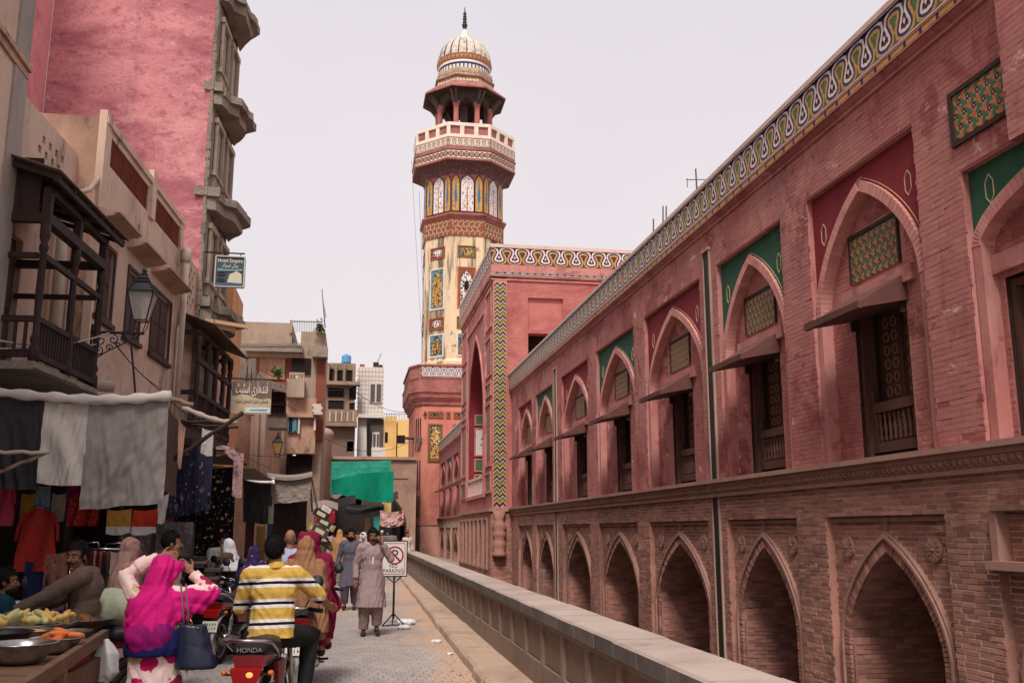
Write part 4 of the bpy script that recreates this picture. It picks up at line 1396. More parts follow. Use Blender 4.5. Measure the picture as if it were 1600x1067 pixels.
s_ = MB(); octo(s_, [(1.1, 30.1), (1.1, 31.0), (.3, 32.6), (.3, 34.2)]); s_.build('stair_head', M_DSTONE, MI)
for i in range(8):
    th = math.pi / 8 + i * math.pi / 4
    cm = MB()
    c = (MC.x + 2.1 * math.cos(th), MC.y + 2.1 * math.sin(th), 0)
    cm.lathe([(.25, 30.1), (.25, 31.6), (.2, 31.7), (.2, 33.3), (.24, 33.35), (.22, 33.45), (.30, 33.75)], 8, c, 0, smooth=False)
    cm.build('kiosk_column', mat('pink sandstone', (180, 112, 104), .85, [((140, 68, 64), (1, 1, .5), .5, .7, .7)]), MI)
    F_, hs = face(i, KR - .12)
    am = MB()
    arch_wall(F_, am, 0, hs * .74, 33.35, 34.25, -hs, hs, 33.3, 34.9, 0, 0, reveal=.25)
    for sg in (-1, 1):
        am.bar(F_.p(sg * hs * .98, 33.5, .1), F_.p(sg * hs * 1.2, 34.5, .85), .16, .22, 0)
    am.build('kiosk_arch', M_DSTONE, MI)
s_ = MB(); octo(s_, [(1.9 * k8, 34.9), (2.3 * k8, 34.85), (3.08 * k8, 34.5), (3.12 * k8, 34.5), (3.12 * k8, 34.62), (2.3 * k8, 35.35)], mfun=lambda i, k: 1 if i >= 2 else 0); s_.build('eave', [M_DSTONE, M_RSTONE], MI)
s_ = MB(); octo(s_, [(2.15 * k8, 35.2), (2.15 * k8, 35.75), (2.28 * k8, 35.8), (2.28 * k8, 35.92), (2.12 * k8, 35.95), (2.12 * k8, 36.55)], mfun=lambda i, k: 1 if i in (0, 4) else 0); s_.build('drum', [M_RSTONE, mat('patterned drum tile', (196, 170, 128), .7, [((110, 90, 100), (6, 6, 6), .5, .6, .8)])], MI)
for i in FACES:
    F_, hs = face(i, 2.13)
    dm_ = MB()
    for q in range(7):
        cx = -hs + .12 + q * (2 * hs - .24) / 6
        dm_.poly([F_.p(cx + .09 * math.cos(w2 * 1.047), 36.25 + .12 * math.sin(w2 * 1.047), .02) for w2 in range(6)], 0)
        dm_.poly([F_.p(cx + .05 * math.cos(w2 * 1.047), 36.25 + .07 * math.sin(w2 * 1.047), .028) for w2 in range(6)], 1)
        dm_.poly([F_.p(cx + .08 * math.cos(w2 * 1.571), 35.5 + .1 * math.sin(w2 * 1.571), .05) for w2 in range(4)], 1)
    stuff(dm_.build('drum_tiles', [T_PURPLE, T_WHITE], MI))
s_ = MB(); s_.lathe([(1.98, 36.5), (1.98, 36.62), (1.98, 36.95), (2.0, 37.1), (2.08, 37.25)], 120, MC, 0, mfun=lambda i, k: 1 if (i == 1 and k % 3) or i == 3 else 0); s_.build('dome_neck', [T_BLUE, T_WHITE], MI)
prof = [(2.05, 37.22), (2.16, 37.4), (2.18, 37.6), (2.12, 37.78)]
s_ = MB(); s_.lathe(prof, 120, MC, 0, mfun=lambda i, k: 1 if i == 1 and k % 3 == 0 else (1 if i == 2 else 0)); s_.build('dome_collar', [mat('ochre collar', (176, 128, 84), .7), T_BROWN], MI)
dn = []
for q in range(13):
    a = q / 12
    dn.append((2.12 * math.cos(a * 1.32) ** .9, 37.8 + 2.05 * math.sin(a * 1.36)))
dd_ = MB()
vs_, fs_, n_ = [], [], 20 * 8
for r_, z in dn:
    for k in range(n_):
        th = 2 * math.pi * k / n_
        g = abs(math.sin(th * 10))
        rr = r_ * (0.965 + 0.045 * g ** .6)
        vs_.append((MC.x + rr * math.cos(th), MC.y + rr * math.sin(th), z))
for i in range(12):
    for k in range(n_):
        k2 = (k + 1) % n_
        fs_.append((i * n_ + k, i * n_ + k2, (i + 1) * n_ + k2, (i + 1) * n_ + k))
dd_.add(vs_, fs_, 0, True)
for i in range(12):
    for k in range(n_):
        if (k % 8) == 7: dd_.mi[i * n_ + k] = 1
dd_.build('ribbed_dome', [mat('dome plaster', (208, 194, 176), .85, [((140, 120, 106), (2.5, 2.5, 2.5), .48, .62, .8), ((60, 52, 54), (4, 4, 4), .58, .68, .8)]), T_BLUE], MI)
s_ = MB(); s_.lathe([(.62, 39.72), (.66, 39.78), (.6, 39.85), (.36, 40.0), (.3, 40.4), (.2, 40.75), (.2, 40.8)], 20, MC, 0, mfun=lambda i, k: 1 if i < 2 else 0); s_.build('lotus_cap', [M_MWHITE, M_DSTONE], MI)
s_ = MB(); s_.lathe([(.12, 40.75), (.2, 40.85), (.12, 40.97), (.2, 41.1), (.22, 41.25), (.12, 41.42), (.18, 41.5), (.1, 41.6), (.18, 41.75), (.1, 41.9), (.16, 42.0), (.08, 42.1), (.15, 42.22), (.05, 42.4), (.03, 42.7), (.045, 42.75), (.0, 42.8)], 12, MC); s_.build('finial', mat('dark bronze', (40, 44, 44), .5, metal=.4), MI)
# ------------------------------------------------------------------ left side of the street
M_PLAS = mat('tan street plaster', (206, 176, 156), .92, [((168, 138, 122), (.7, .7, .5), .46, .7, .8), ((222, 196, 178), (1.6, 1.6, 1.0), .55, .75, .6), ((92, 78, 70), (2.2, 2.2, .55), .56, .70, .75), ((140, 110, 98), (6, 6, 3), .58, .74, .5)], (30, .4, .02))
M_PLASD = mat('brown stained plaster', (186, 148, 126), .92, [((136, 104, 90), (.8, .8, .5), .45, .7, .8), ((74, 62, 56), (1.6, 1.6, .8), .55, .70, .8), ((206, 176, 156), (2.2, 2.2, 1.2), .58, .74, .6)], (30, .5, .02))
M_CEM = mat('grey cement patch', (160, 148, 138), .92, [((120, 110, 104), (1.5, 1.5, .6), .45, .7, .7)], (30, .4, .015))
M_PINKB = mat('pink flaking wall', (206, 138, 140), .92,
              [((158, 90, 100), (.25, .25, .5), .45, .58, .8), ((226, 164, 162), (.6, .6, .9), .52, .66, .7), ((146, 74, 86), (1.6, 1.6, 3.2), .54, .68, .75),
               ((232, 192, 188), (1.8, 1.8, 2.6), .62, .72, .75), ((128, 70, 80), (7, 7, 9), .55, .66, .6), ((120, 84, 88), (1.2, 1.2, .12), .56, .68, .45), ((220, 170, 168), (12, 12, 14), .6, .72, .5)], (10, .7, .03))
M_CONC = mat('decaying concrete', (150, 136, 124), .95, [((96, 86, 80), (.9, .9, .9), .45, .68, .85), ((56, 50, 48), (2, 2, 1.2), .58, .72, .8), ((182, 166, 150), (3.5, 3.5, 3.5), .58, .74, .6)], (18, .9, .05))
M_TERRA = mat('terracotta lattice', (128, 58, 46), .9, [((92, 44, 38), (3, 3, 3), .45, .7, .7)], island=.15)
M_SHUT = mat('dark brown shutter', (72, 48, 42), .7, [((48, 34, 30), (8, 8, 2), .45, .7, .8), ((104, 78, 68), (5, 5, 2), .6, .78, .5)], (30, .3, .006))
M_BALW = mat('blackened timber', (58, 42, 38), .75, [((36, 27, 25), (10, 10, 3), .45, .7, .8), ((88, 68, 60), (6, 6, 2), .6, .78, .5)], (30, .4, .006))
M_PIPE = mat('grey plastic pipe', (176, 158, 142), .6, [((128, 112, 100), (5, 5, 1), .5, .7, .7)])
M_TIN = mat('corrugated tin', (118, 96, 88), .6, [((82, 62, 56), (3, 3, 3), .45, .7, .8)], metal=.2)
M_SHOPD = mat('dim shop wall', (52, 43, 41), .95, [((34, 29, 28), (1.5, 1.5, 1.5), .45, .7, .7)])  # shade of shops and pierced holes put into this dark colour
LU = Vector((.062, 1, 0))
LN = Vector((1, -.062, 0))
def FLx(x0):
    return Fr((x0, 0, 0), LU, (0, 0, 1), LN)
lr = random.Random(21)

def solid(mb, foot, z0, z1, m=0):
    n = len(foot)
    a, b = [(x, y, z0) for x, y in foot], [(x, y, z1) for x, y in foot]
    for i in range(n):
        mb.quad(a[i], a[(i + 1) % n], b[(i + 1) % n], b[i], m)
    mb.poly(b, m)
    mb.poly(a, m)

def lx(x0, y): return x0 + .062 * y

# --- nearest plain house
H0 = thing('plaster_house', 'plain tan plaster house wall at the left edge nearest the camera', 'house', (-8, 7, 0))
w = MB(); solid(w, [(-12, -2), (-4.27 - .01, -2), (-4.27, 12.3), (-12, 12.3)], 3.55, 13); w.build('wall', M_PLAS, H0)
w = MB(); w.box(-4.28, -4.245, 11.85, 12.31, 3.56, 13.02); w.build('cement_edge', M_CEM, H0)
w = MB(); w.box(-4.28, -4.20, -2, 12.30, 7.46, 7.53); w.box(-4.28, -4.235, -2, 12.30, 7.36, 7.46); w.build('ledge', M_PLASD, H0)
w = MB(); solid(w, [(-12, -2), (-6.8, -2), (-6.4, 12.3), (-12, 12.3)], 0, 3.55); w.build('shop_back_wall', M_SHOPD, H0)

# --- house with the timber balcony, set back
H1 = thing('balcony_house', 'set back tan house with pierced parapet behind the dark timber balcony', 'house', (-8, 14.4, 0))
F1 = FLx(-5.8)
w = MB()
HC = []
for i in range(4):
    for j in range(4):
        cu, cz = 14.95 + i * .27 + (.13 if j % 2 else 0), 7.05 + j * .2
        HC.append((cu - .055, cu + .055, cz - .06, cz + .06, .12))
doors = [(12.6, 13.35, 3.9, 5.9, .15), (14.0, 14.7, 3.9, 5.9, .15)]
F1.holes(w, 12.32, 16.6, 3.6, 8.0, HC + doors, 0, 0, reveal=.12)
F1.rect(w, 12.32, 16.6, 6.6, 8.0, -.12, 1)
w.quad(F1.p(12.32, 8.0, 0), F1.p(16.6, 8.0, 0), F1.p(16.6, 8.0, -.25), F1.p(12.32, 8.0, -.25), 2)
w.quad((-12, 16.6, 3.6), (lx(-5.8, 16.6), 16.6, 3.6), (lx(-5.8, 16.6), 16.6, 7.9), (-12, 16.6, 7.9), 0)
w.build('wall', [M_PLAS, M_SHOPD, M_PLASD], H1)
for d in doors:
    mb = MB()
    F1.box(mb, d[0], d[1], d[2], d[3], -.15, -.1)
    for k in (0, 1):
        for (a, b) in ((.15, .8), (.95, 1.8)):
            F1.box(mb, d[0] + .06 + k * .36, d[0] + .32 + k * .36, d[2] + a, d[2] + b, -.1, -.08)
    mb.build('door', M_SHUT, H1)
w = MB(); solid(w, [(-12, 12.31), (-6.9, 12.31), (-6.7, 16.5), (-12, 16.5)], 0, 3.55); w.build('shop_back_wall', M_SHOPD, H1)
w = MB(); solid(w, [(-12, -2), (-4.95, -2), (-4.9, 16.5), (-12, 16.5)], 3.40, 3.56); w.build('floor_slab', M_CONC, H1)
# balcony
BT = FLx(-4.6)
def turned(mb, c, z0, z1, r, m=0):
    h = z1 - z0
    mb.lathe([(r * 1.3, z0), (r * 1.3, z0 + h * .10), (r * .8, z0 + h * .12), (r * 1.25, z0 + h * .16), (r * .75, z0 + h * .2), (r * 1.0, z0 + h * .5), (r * .85, z0 + h * .78), (r * 1.2, z0 + h * .82), (r * .8, z0 + h * .86), (r * 1.3, z0 + h * .9), (r * 1.3, z1)], 10, (c.x, c.y, 0), m)
U0, U1 = 12.28, 14.5
sl = MB()
prof = []
for i in range(9):
    for j in range(5):
        pass
def slabf(u, v):
    uu = U0 - .1 + u * (U1 - U0 + .2)
    d = -1.25 + v * 1.32
    z = 3.62 - .42 * (1 - v) ** 2 + .05 * noise.noise((uu * 2.2, d * 2.2, 0)) * (1 if v < .99 else .4)
    return BT.p(uu, z, d)
sl.sheet(slabf, 24, 12, 0, smooth=True)
BT.box(sl, U0 - .1, U1 + .1, 3.60, 3.70, -1.25, .05, 0)
sl.build('balcony_slab', M_CONC, H1)
posts = [U0, (U0 + U1) / 2, U1]
for u in posts:
    mb = MB(); turned(mb, BT.p(u, 0, 0), 3.7, 5.45, .05); mb.build('balcony_post', M_BALW, H1)
mb = MB()
BT.box(mb, U0 - .05, U1 + .05, 5.45, 5.58, -.06, .06); BT.box(mb, U0 - .05, U1 + .05, 5.0, 5.07, -.03, .03)
for u in (U0, U1): BT.box(mb, u - .05, u + .05, 5.46, 5.57, -1.2, -.06); BT.box(mb, u - .03, u + .03, 5.0, 5.07, -1.2, -.06)
for u in posts: BT.box(mb, u - .05, u + .05, 5.58, 5.92, -.05, .05)
BT.box(mb, U0 - .05, U1 + .05, 5.84, 5.92, -.05, .05)
BT.box(mb, U0 - .02, U0 + .02, 5.56, 6.3, -1.2, -.1)
mb.build('balcony_beams', M_BALW, H1)
mb = MB()
BT.box(mb, U0, U1, 4.20, 4.27, -.035, .035); BT.box(mb, U0, U1, 3.76, 3.83, -.03, .03)
for u in (U0, U1): BT.box(mb, u - .035, u + .035, 4.20, 4.27, -1.2, 0); BT.box(mb, u - .03, u + .03, 3.76, 3.83, -1.2, 0)
BT.box(mb, U0 + 1.08, U0 + 1.16, 3.70, 4.32, -.045, .045)
mb.build('balcony_rail', M_BALW, H1)
bmsh = MB(); bmsh.obox((0, 0, .19), (.018, 0, 0), (0, .018, 0), (0, 0, .19)); bmsh = bmsh.mesh('baluster', M_BALW)
n = 22
for k in range(n):
    o = place('baluster', bmsh, H1, None, Matrix.Translation(BT.p(U0 + .07 + k * (U1 - U0 - .14) / (n - 1), 3.83, 0)))
for k in range(9):
    o = place('baluster', bmsh, H1, None, Matrix.Translation(BT.p(U0, 3.83, -.12 - k * .12)))
rf = MB()
def rooff(u, v):
    uu = 12.0 + u * 2.95
    return BT.p(uu, 6.50 - v * .45 + .014 * math.sin(u * 2 * math.pi * 48), -1.25 + v * 1.47)
rf.sheet(rooff, 288, 3, 0, .006)
rf.build('balcony_roof', M_TIN, H1)
rb = MB()
BT.box(rb, 12.05, 14.9, 5.93, 6.0, .12, .17)
for k in range(6): rb.bar(BT.p(12.1 + k * .55, 6.40, -1.2), BT.p(12.1 + k * .55, 5.98, .18), .05, .06)
rb.build('roof_rafters', M_BALW, H1)
pi = MB()
c = F1.p(15.75, 0, .16)
pi.tube([(c.x, c.y, 3.6), (c.x, c.y, 6.75)], .085, 12, 0)
pi.lathe([(.085, 6.6), (.13, 6.7), (.14, 6.85), (.1, 6.9)], 12, (c.x, c.y, 0))
pi.tube([(c.x + .02, c.y + .1, 6.9), (c.x + .05, c.y + .2, 7.1), (c.x + .2, c.y + .55, 7.3), (c.x + .25, c.y + .8, 7.6)], .045, 8, 0)
pi.tube([(c.x + .1, c.y + .15, 3.7), (c.x + .12, c.y + .18, 6.1)], .03, 8, 0)
pi.build('downpipe', M_PIPE, H1)

# --- three-window house with lattice parapet
H2 = thing('window_house', 'tan house with three hooded shutter windows and red lattice parapet', 'house', (-8, 19.5, 0))
F2 = FLx(-5.4)
UA, UB = 16.55, 22.35
wins = [(16.68, 17.68, 5.28, 6.62), (18.45, 19.45, 5.28, 6.62), (20.2, 21.8, 5.28, 6.66)]
w = MB()
gr = [(16.95, 19.45, 7.98, 8.50, .12), (19.85, 22.1, 7.98, 8.50, .12)]
F2.holes(w, UA, UB, 3.6, 8.72, [x + (.12,) for x in wins] + gr + [(18.9, 19.02, 7.2, 7.55, .15)], 0, 0, reveal=.1)
F2.rect(w, UA, UB, 7.0, 8.6, -.16, 2)
a = F2.p(UA, 0, 0)
w.quad((a.x, a.y, 3.6), (-5.6, a.y, 3.6), (-5.6, a.y, 8.72), (a.x, a.y, 8.72), 1)
w.quad(F2.p(UA, 8.72, 0), F2.p(UB, 8.72, 0), F2.p(UB, 8.72, -.3), F2.p(UA, 8.72, -.3), 1)
w.quad((a.x, a.y + .3, 3.6), (-5.6, a.y + .3, 3.6), (-5.6, a.y + .3, 8.72), (a.x, a.y + .3, 8.72), 1)
w.quad(F2.p(UB, 3.6, 0), F2.p(UB, 8.72, 0), F2.p(UB, 8.72, -6), F2.p(UB, 3.6, -6), 0)
w.build('wall', [M_PLAS, M_PLASD, M_SHOPD], H2)
w = MB()
F2.box(w, UA, UB, 8.62, 8.74, -.02, .05); F2.box(w, 19.5, 19.8, 7.9, 8.9, -.05, .06); F2.box(w, UA - .02, UA + .25, 3.6, 8.85, -.1, .03); F2.box(w, 22.1, 22.38, 3.6, 8.8, -.1, .03)
w.build('parapet_piers', M_PLAS, H2)
for g_ in gr:
    lt = MB()
    u = g_[0]
    while u < g_[1]:
        F2.box(lt, u, u + .03, g_[2], g_[3], -.10, -.02); u += .105
    for k in range(5):
        F2.box(lt, g_[0], g_[1], g_[2] + k * .125, g_[2] + .02 + k * .125, -.09, -.03)
    stuff(lt.build('terracotta_lattice', M_TERRA, H2))
for (a, b, c, d) in wins:
    fr = MB()
    frame(F2, fr, a, b, c, d, .07, .03)
    F2.box(fr, a - .06, b + .06, c - .09, c - .01, -.02, .08)
    wo_ = fr.build('window_frame', M_SHUT, H2)
    n = 2
    for k in range(n):
        sh = MB()
        p, q = a + .07 + k * (b - a - .14) / n, a + .07 + (k + 1) * (b - a - .14) / n
        F2.box(sh, p + .005, q - .005, c + .07, d - .07, -.09, -.045)
        hh = (d - c - .2)
        for (e, f) in ((.04, .45), (.52, .96)):
            F2.box(sh, p + .07, q - .07, c + .08 + hh * e, c + .08 + hh * f, -.045, -.03)
        sh.build('shutter', M_SHUT, wo_)
for (a, b) in ((16.5, 17.85), (18.25, 19.7), (20.0, 22.0)):
    ho = MB()
    pr = [(0, 7.10), (0, 6.88), (.08, 6.90), (.34, 6.96), (.34, 7.0)]
    ho.prism([F2.p(a, z, d) for d, z in pr], F2.u * (b - a))
    F2.box(ho, a - .03, b + .03, 6.98, 7.02, .30, .38)
    ho.build('window_hood', mat('ochre hood plaster', (176, 144, 124), .9, [((124, 98, 84), (1.5, 1.5, 1.5), .45, .7, .7)]), H2)
pi = MB()
c = F2.p(22.25, 0, .14)
pi.tube([(c.x, c.y, 3.7), (c.x, c.y, 7.9)], .075, 12); pi.lathe([(.075, 7.7), (.12, 7.8), (.12, 8.0), (.08, 8.05)], 12, (c.x, c.y, 0))
pi.tube([(c.x - .05, c.y - .15, 3.7), (c.x - .05, c.y - .15, 6.2)], .03, 8)
pi.build('downpipe', M_PIPE, H2)
ex = MB(); ex.tube([at(118, 590, 15.8) + V(0, 0, -.1), at(178, 604, 16.0)], .09, 12); ex.build('waste_pipe', M_PIPE, H2)
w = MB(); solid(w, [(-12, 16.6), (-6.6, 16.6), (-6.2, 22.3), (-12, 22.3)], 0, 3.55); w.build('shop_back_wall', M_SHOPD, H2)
w = MB(); solid(w, [(-12, 16.62), (lx(-5.45, 16.6), 16.62), (lx(-5.45, 22.3), 22.3), (-12, 22.3)], 3.42, 3.6); w.build('floor_slab', M_CONC, H2)
for y in (16.7, 19.6, 22.2):
    w = MB(); w.box(lx(-6.3, y), lx(-5.5, y), y - .18, y + .18, 0, 3.42); w.build('shop_pier', M_SHOPD, H2)  # piers share the dark colour that carries the shop shade

# --- low honeycomb wall and second timber balcony
H3 = thing('timber_front_house', 'narrow house with dark timber balcony front and small pitched roof', 'house', (-7, 23.4, 0))
w = MB()
F3 = FLx(-5.5)
hh = []
for i in range(5):
    for j in range(6):
        hh.append((22.6 + i * .34 + (.15 if j % 2 else 0), 22.75 + i * .34 + (.15 if j % 2 else 0), 7.05 + j * .17, 7.16 + j * .17, .1))
F3.holes(w, 22.4, 24.5, 3.6, 8.2, hh, 0, 0, reveal=.1)
F3.rect(w, 22.4, 24.5, 6.9, 8.15, -.1, 1)
w.quad(F3.p(22.4, 8.2, 0), F3.p(24.5, 8.2, 0), F3.p(24.5, 8.2, -.2), F3.p(22.4, 8.2, -.2), 0)
w.build('pierced_wall', [M_PLAS, M_SHOPD], H3)
w = MB(); solid(w, [(-12, 22.4), (-6.2, 22.4), (-5.9, 28), (-12, 28)], 0, 3.5); w.build('shop_back_wall', M_SHOPD, H3)
B2 = FLx(-4.95)
for u in (22.7, 23.7, 24.7, 25.7, 26.6):
    mb = MB(); turned(mb, B2.p(u, 0, 0), 4.0, 6.2, .06); mb.build('balcony_post', M_BALW, H3)
mb = MB()
for z in (4.0, 4.75, 5.5, 6.15): B2.box(mb, 22.6, 26.7, z, z + .1, -.05, .05)
for u in (22.7, 24.7, 26.6):
    for z in (4.0, 4.75, 6.15): B2.box(mb, u - .05, u + .05, z, z + .1, -.7, 0)
B2.box(mb, 22.6, 26.7, 3.6, 4.0, -.7, .02)
mb.build('balcony_beams', M_BALW, H3)
for k in range(20):
    o = place('baluster', bmsh, H3, None, Matrix.Translation(B2.p(22.8 + k * .2, 4.1, 0)) @ Matrix.Diagonal((1, 1, 1.7, 1)))
rf = MB()
rf.sheet(lambda u, v: B2.p(22.4 + u * 4.6, 6.75 - v * .42 + .012 * math.sin(u * 6.283 * 50), -.75 + v * 1.15), 250, 2, 0, .006)
rf.build('balcony_roof', M_TIN, H3)
mb = MB(); B2.rect(mb, 22.6, 26.7, 4.0, 6.3, -.68, 0); mb.build('balcony_back', M_SHUT, H3)
for k, (p, q) in enumerate(((300, 505), (320, 500))):
    mb = MB(); a = at(p, q, 24.2); mb.bar(a, a + V(1.0, .4, -.06), .09, .09); mb.build('beam_end', mat('sunlit beam', (190, 150, 116), .9), H3)  # beam ends in one even pale tan

# --- tall pink house
HP = thing('pink_tower_house', 'tall flaking pink house with crumbling concrete balconies', 'house', (-6, 27, 0))
w = MB()
foot = [(-8, 24.45), (-3.9, 24.45), (lx(-5.42, 27.4), 27.4), (-8, 27.4)]
solid(w, foot, 0, 19, 0)
solid(w, [(-11, 18), (-8.0, 18), (-8.0, 24.44), (-11, 24.44)], 3.6, 19, 1)
w.build('wall', [M_PINKB, mat('faded pink wall', (220, 146, 148), .92, [((176, 96, 106), (.5, .5, .5), .47, .62, .8), ((236, 180, 176), (1.6, 1.6, 1.6), .56, .74, .6)], (14, .4, .02))], HP)
w = MB()
F2b = FLx(-5.42)
for k in range(60):                      # chipped render along the corner
    z = 4 + k * .25
    r_ = lr.uniform(.02, .07)
    w.obox((-3.9 + lr.uniform(-.02, .01), 24.45 + .03, z), (.02 + r_ * .5, 0, 0), (0, .05, 0), (0, 0, .12 + lr.uniform(0, .03)))
w.build('chipped_corner', M_CONC, HP)
def rough_slab(mb, foot, z0, z1, amp=.05):
    pts = []
    n = len(foot)
    for i in range(n):
        a, b = Vector(foot[i]), Vector(foot[(i + 1) % n])
        k = max(1, int((b - a).length / .22))
        for q in range(k):
            p = a.lerp(b, q / k)
            pts.append((p.x + lr.uniform(-amp, amp), p.y + lr.uniform(-amp, amp)))
    solid(mb, pts, z0, z1)
for zt in (7.35, 10.25, 13.15, 16.15):
    xs = lr.uniform(-.05, .05)
    sl = MB()
    rough_slab(sl, [(-3.885, 24.54), (-3.558, 24.54), (-3.482, 24.94), (-3.216 + xs, 25.09), (-3.155 + xs, 25.83), (-3.049 + xs, 25.98), (-3.026 + xs, 26.79), (-3.292, 27.02), (-3.672, 27.53), (-3.763, 27.53)], zt - .2, zt, .04)
    rough_slab(sl, [(-3.885, 24.50), (-3.634, 24.54), (-3.520, 25.09), (-3.307, 25.31), (-3.216, 26.50), (-3.672, 27.39)], zt - .46, zt - .19, .04)
    rough_slab(sl, [(-4.15, 24.40), (-3.6, 24.45), (-3.6, 24.75), (-4.0, 24.8)], zt - .12, zt + .12, .06)
    sl.build('balcony_slab', M_CONC, HP)
    # window boxes between the slabs
    for (u0, u1) in ((24.75, 25.8), (26.1, 27.2)):
        wb = MB()
        F2b.box(wb, u0, u1, zt + .55, zt + .68, 0, .16); F2b.box(wb, u0, u1, zt + 2.0, zt + 2.14, 0, .16)
        F2b.box(wb, u0 + .05, u0 + .17, zt + .68, zt + 2.0, .08, .15); F2b.box(wb, u1 - .17, u1 - .05, zt + .68, zt + 2.0, .08, .15)
        F2b.box(wb, u0, u1, zt + .68, zt + 2.0, 0, .05)
        F2b.box(wb, u0 + .1, u1 - .1, zt + .25, zt + .55, 0, .12)
        wb.build('window_box', mat('beige window surround', (166, 148, 132), .9, [((104, 92, 84), (2, 2, 1), .45, .7, .8)]), HP)
w = MB()
for z in (4.4, 7.35, 10.25, 13.15, 16.15): F2b.box(w, 24.45, 27.35, z - .1, z + .25, -.02, .04)
F2b.box(w, 24.47, 27.38, 0, 18.9, -.02, .015)
w.build('street_face', M_CONC, HP)

# --- ochre house beyond
HO = thing('ochre_house', 'slim ochre house just beyond the pink tower house', 'house', (-5, 33, 0))
ox = at(362, 500, 31.2).x
w = MB(); solid(w, [(-9, 31.2), (ox, 31.2), (ox, 34.1), (-9, 34.1)], 0, at(360, 443, 31.2).z); w.box(ox - .06, ox + .04, 31.1, 31.2, 0, 7.2)
w.build('wall', mat('ochre wall', (206, 150, 104), .9, [((166, 112, 80), (1, 1, .6), .45, .7, .7), ((224, 180, 134), (1.6, 1.6, 1), .56, .74, .6)], (20, .3, .02)), HO)
gp = MB(); gp.tube([at(352, 440, 31.0), at(350, 560, 31.0)], .06, 8); gp.build('green_pipe', mat('green pipe', (40, 92, 66), .6), HO)
gr_ = MB()
for k in range(6): gr_.bar(at(336 + k * 6, 590, 29.5), at(338 + k * 6, 640, 29.5), .04)
gr_.bar(at(332, 588, 29.5), at(372, 592, 29.5), .05); gr_.bar(at(332, 640, 29.5), at(372, 642, 29.5), .05); gr_.bar(at(336, 640, 29.5), at(356, 590, 29.5), .04)
gr_.build('white_railing', mat('white painted iron', (206, 200, 194), .6), HO)

def pbox(mb, x0, y0, x1, y1, Y, dep, m=0, both=None):
    """box whose front lies in the plane Y and whose corners were measured there"""
    a, b = at(x0, y1, Y), at(x1, y0, Y)
    mb.box(a.x, b.x, Y, Y + dep, a.z, b.z, m)

# --- row of house fronts with pipes, between ochre house and grey house
HR = thing('arcade_house', 'brown house with pale pipe columns and a dark timber bay', 'house', (-5, 38, 0))
w = MB()
solid(w, [(-10, 36.6), (-3.38, 36.6), (-3.2, 45.5), (-10, 45.5)], 0, at(410, 590, 37).z, 0)
pbox(w, 366, 560, 400, 600, 36.3, .3, 1); pbox(w, 372, 548, 385, 600, 36.2, .4, 2)
w.build('wall', [M_PLASD, M_CONC, M_CONC], HR)
for (x, y0, y1, r_) in ((402, 640, 745, .1), (412, 640, 745, .1), (396, 650, 745, .07)):
    mb = MB(); a, b = at(x, y0, 35.8), at(x, y1, 35.8); mb.tube([(a.x, a.y, a.z), (a.x, a.y, b.z)], r_, 10); mb.build('pale_pipe', mat('pale column', (206, 182, 162), .85), HR)
bay = MB()
pbox(bay, 420, 612, 446, 650, 36.0, .9, 0); pbox(bay, 418, 648, 448, 668, 35.9, 1.0, 1)
for k in range(4): pbox(bay, 419 + k * 8.6, 600, 421 + k * 8.6, 650, 35.85, .12, 0)
for z in (612, 630, 646): pbox(bay, 419, z, 447, z + 3, 35.84, .12, 0)
bay.sheet(lambda u, v: at(412 + u * 36, 592 + u * 10 + v * 12, 36.3 - v * .9), 8, 2, 2, .02)
bay.build('timber_bay', [M_BALW, M_CONC, M_TIN], HR)
st = MB()
for k in range(7): pbox(st, 378 + k * 7, 566 + k * 6, 386 + k * 7, 620, 36.1, .3, 0)
stuff(st.build('stepped_parapet', M_CONC, HR))

# --- grey weathered house
HG = thing('grey_house', 'weathered grey and red brick house with box balcony and flag on its roof', 'house', (-4, 48, 0))
M_GREYP = mat('grey weathered render', (164, 142, 124), .92, [((112, 96, 86), (.5, .5, .4), .45, .7, .8), ((190, 166, 146), (1.1, 1.1, .8), .56, .74, .6), ((74, 64, 58), (1.4, 1.4, .5), .6, .74, .8)], (14, .4, .03))
M_REDB = mat('red brick facing', (142, 80, 64), .9, [((104, 60, 50), (.9, .9, .9), .45, .7, .7)], (12, .4, .03), island=.15)
w = MB()
pbox(w, 300, 505, 457, 880, 47.0, 5, 0)
pbox(w, 455, 519, 509, 880, 46.6, 5, 0)
pbox(w, 366, 553, 462, 650, 46.9, .2, 1)
pbox(w, 404, 560, 446, 592, 46.82, .2, 2)
pbox(w, 490, 556, 509, 690, 46.5, .3, 1)
pbox(w, 452, 500, 457, 520, 46.9, .3, 0)
w.build('wall', [M_GREYP, M_REDB, M_PLASD], HG)
w = MB()
pbox(w, 360, 540, 473, 547, 46.1, 1.2, 0); pbox(w, 360, 546, 473, 556, 46.5, .8, 1); pbox(w, 488, 541, 512, 557, 45.9, .9, 0)
w.build('roof_eave', [M_CONC, M_GREYP], HG)
fg = MB()
for k in range(38): pbox(fg, 362 + k * 2.9, 536, 364.2 + k * 2.9, 541, 46.05, .2, 0)
stuff(fg.build('eave_fringe', M_CONC, HG))
sh = MB(); pbox(sh, 455, 560, 486, 584, 46.5, .12, 0); sh.build('opening_shade_panel', M_DARK, HG); sh = MB(); pbox(sh, 450, 712, 488, 742, 46.4, .2, 0); sh.build('opening_shade_panel', M_DARK, HG)  # flat near-black panels stand in for the shaded openings
bx = MB()
pbox(bx, 447, 592, 476, 620, 45.4, 1.2, 0); pbox(bx, 452, 582, 476, 585, 45.4, .2, 0)
for k in range(6): pbox(bx, 452 + k * 4.2, 585, 454.6 + k * 4.2, 592, 45.4, .2, 0)
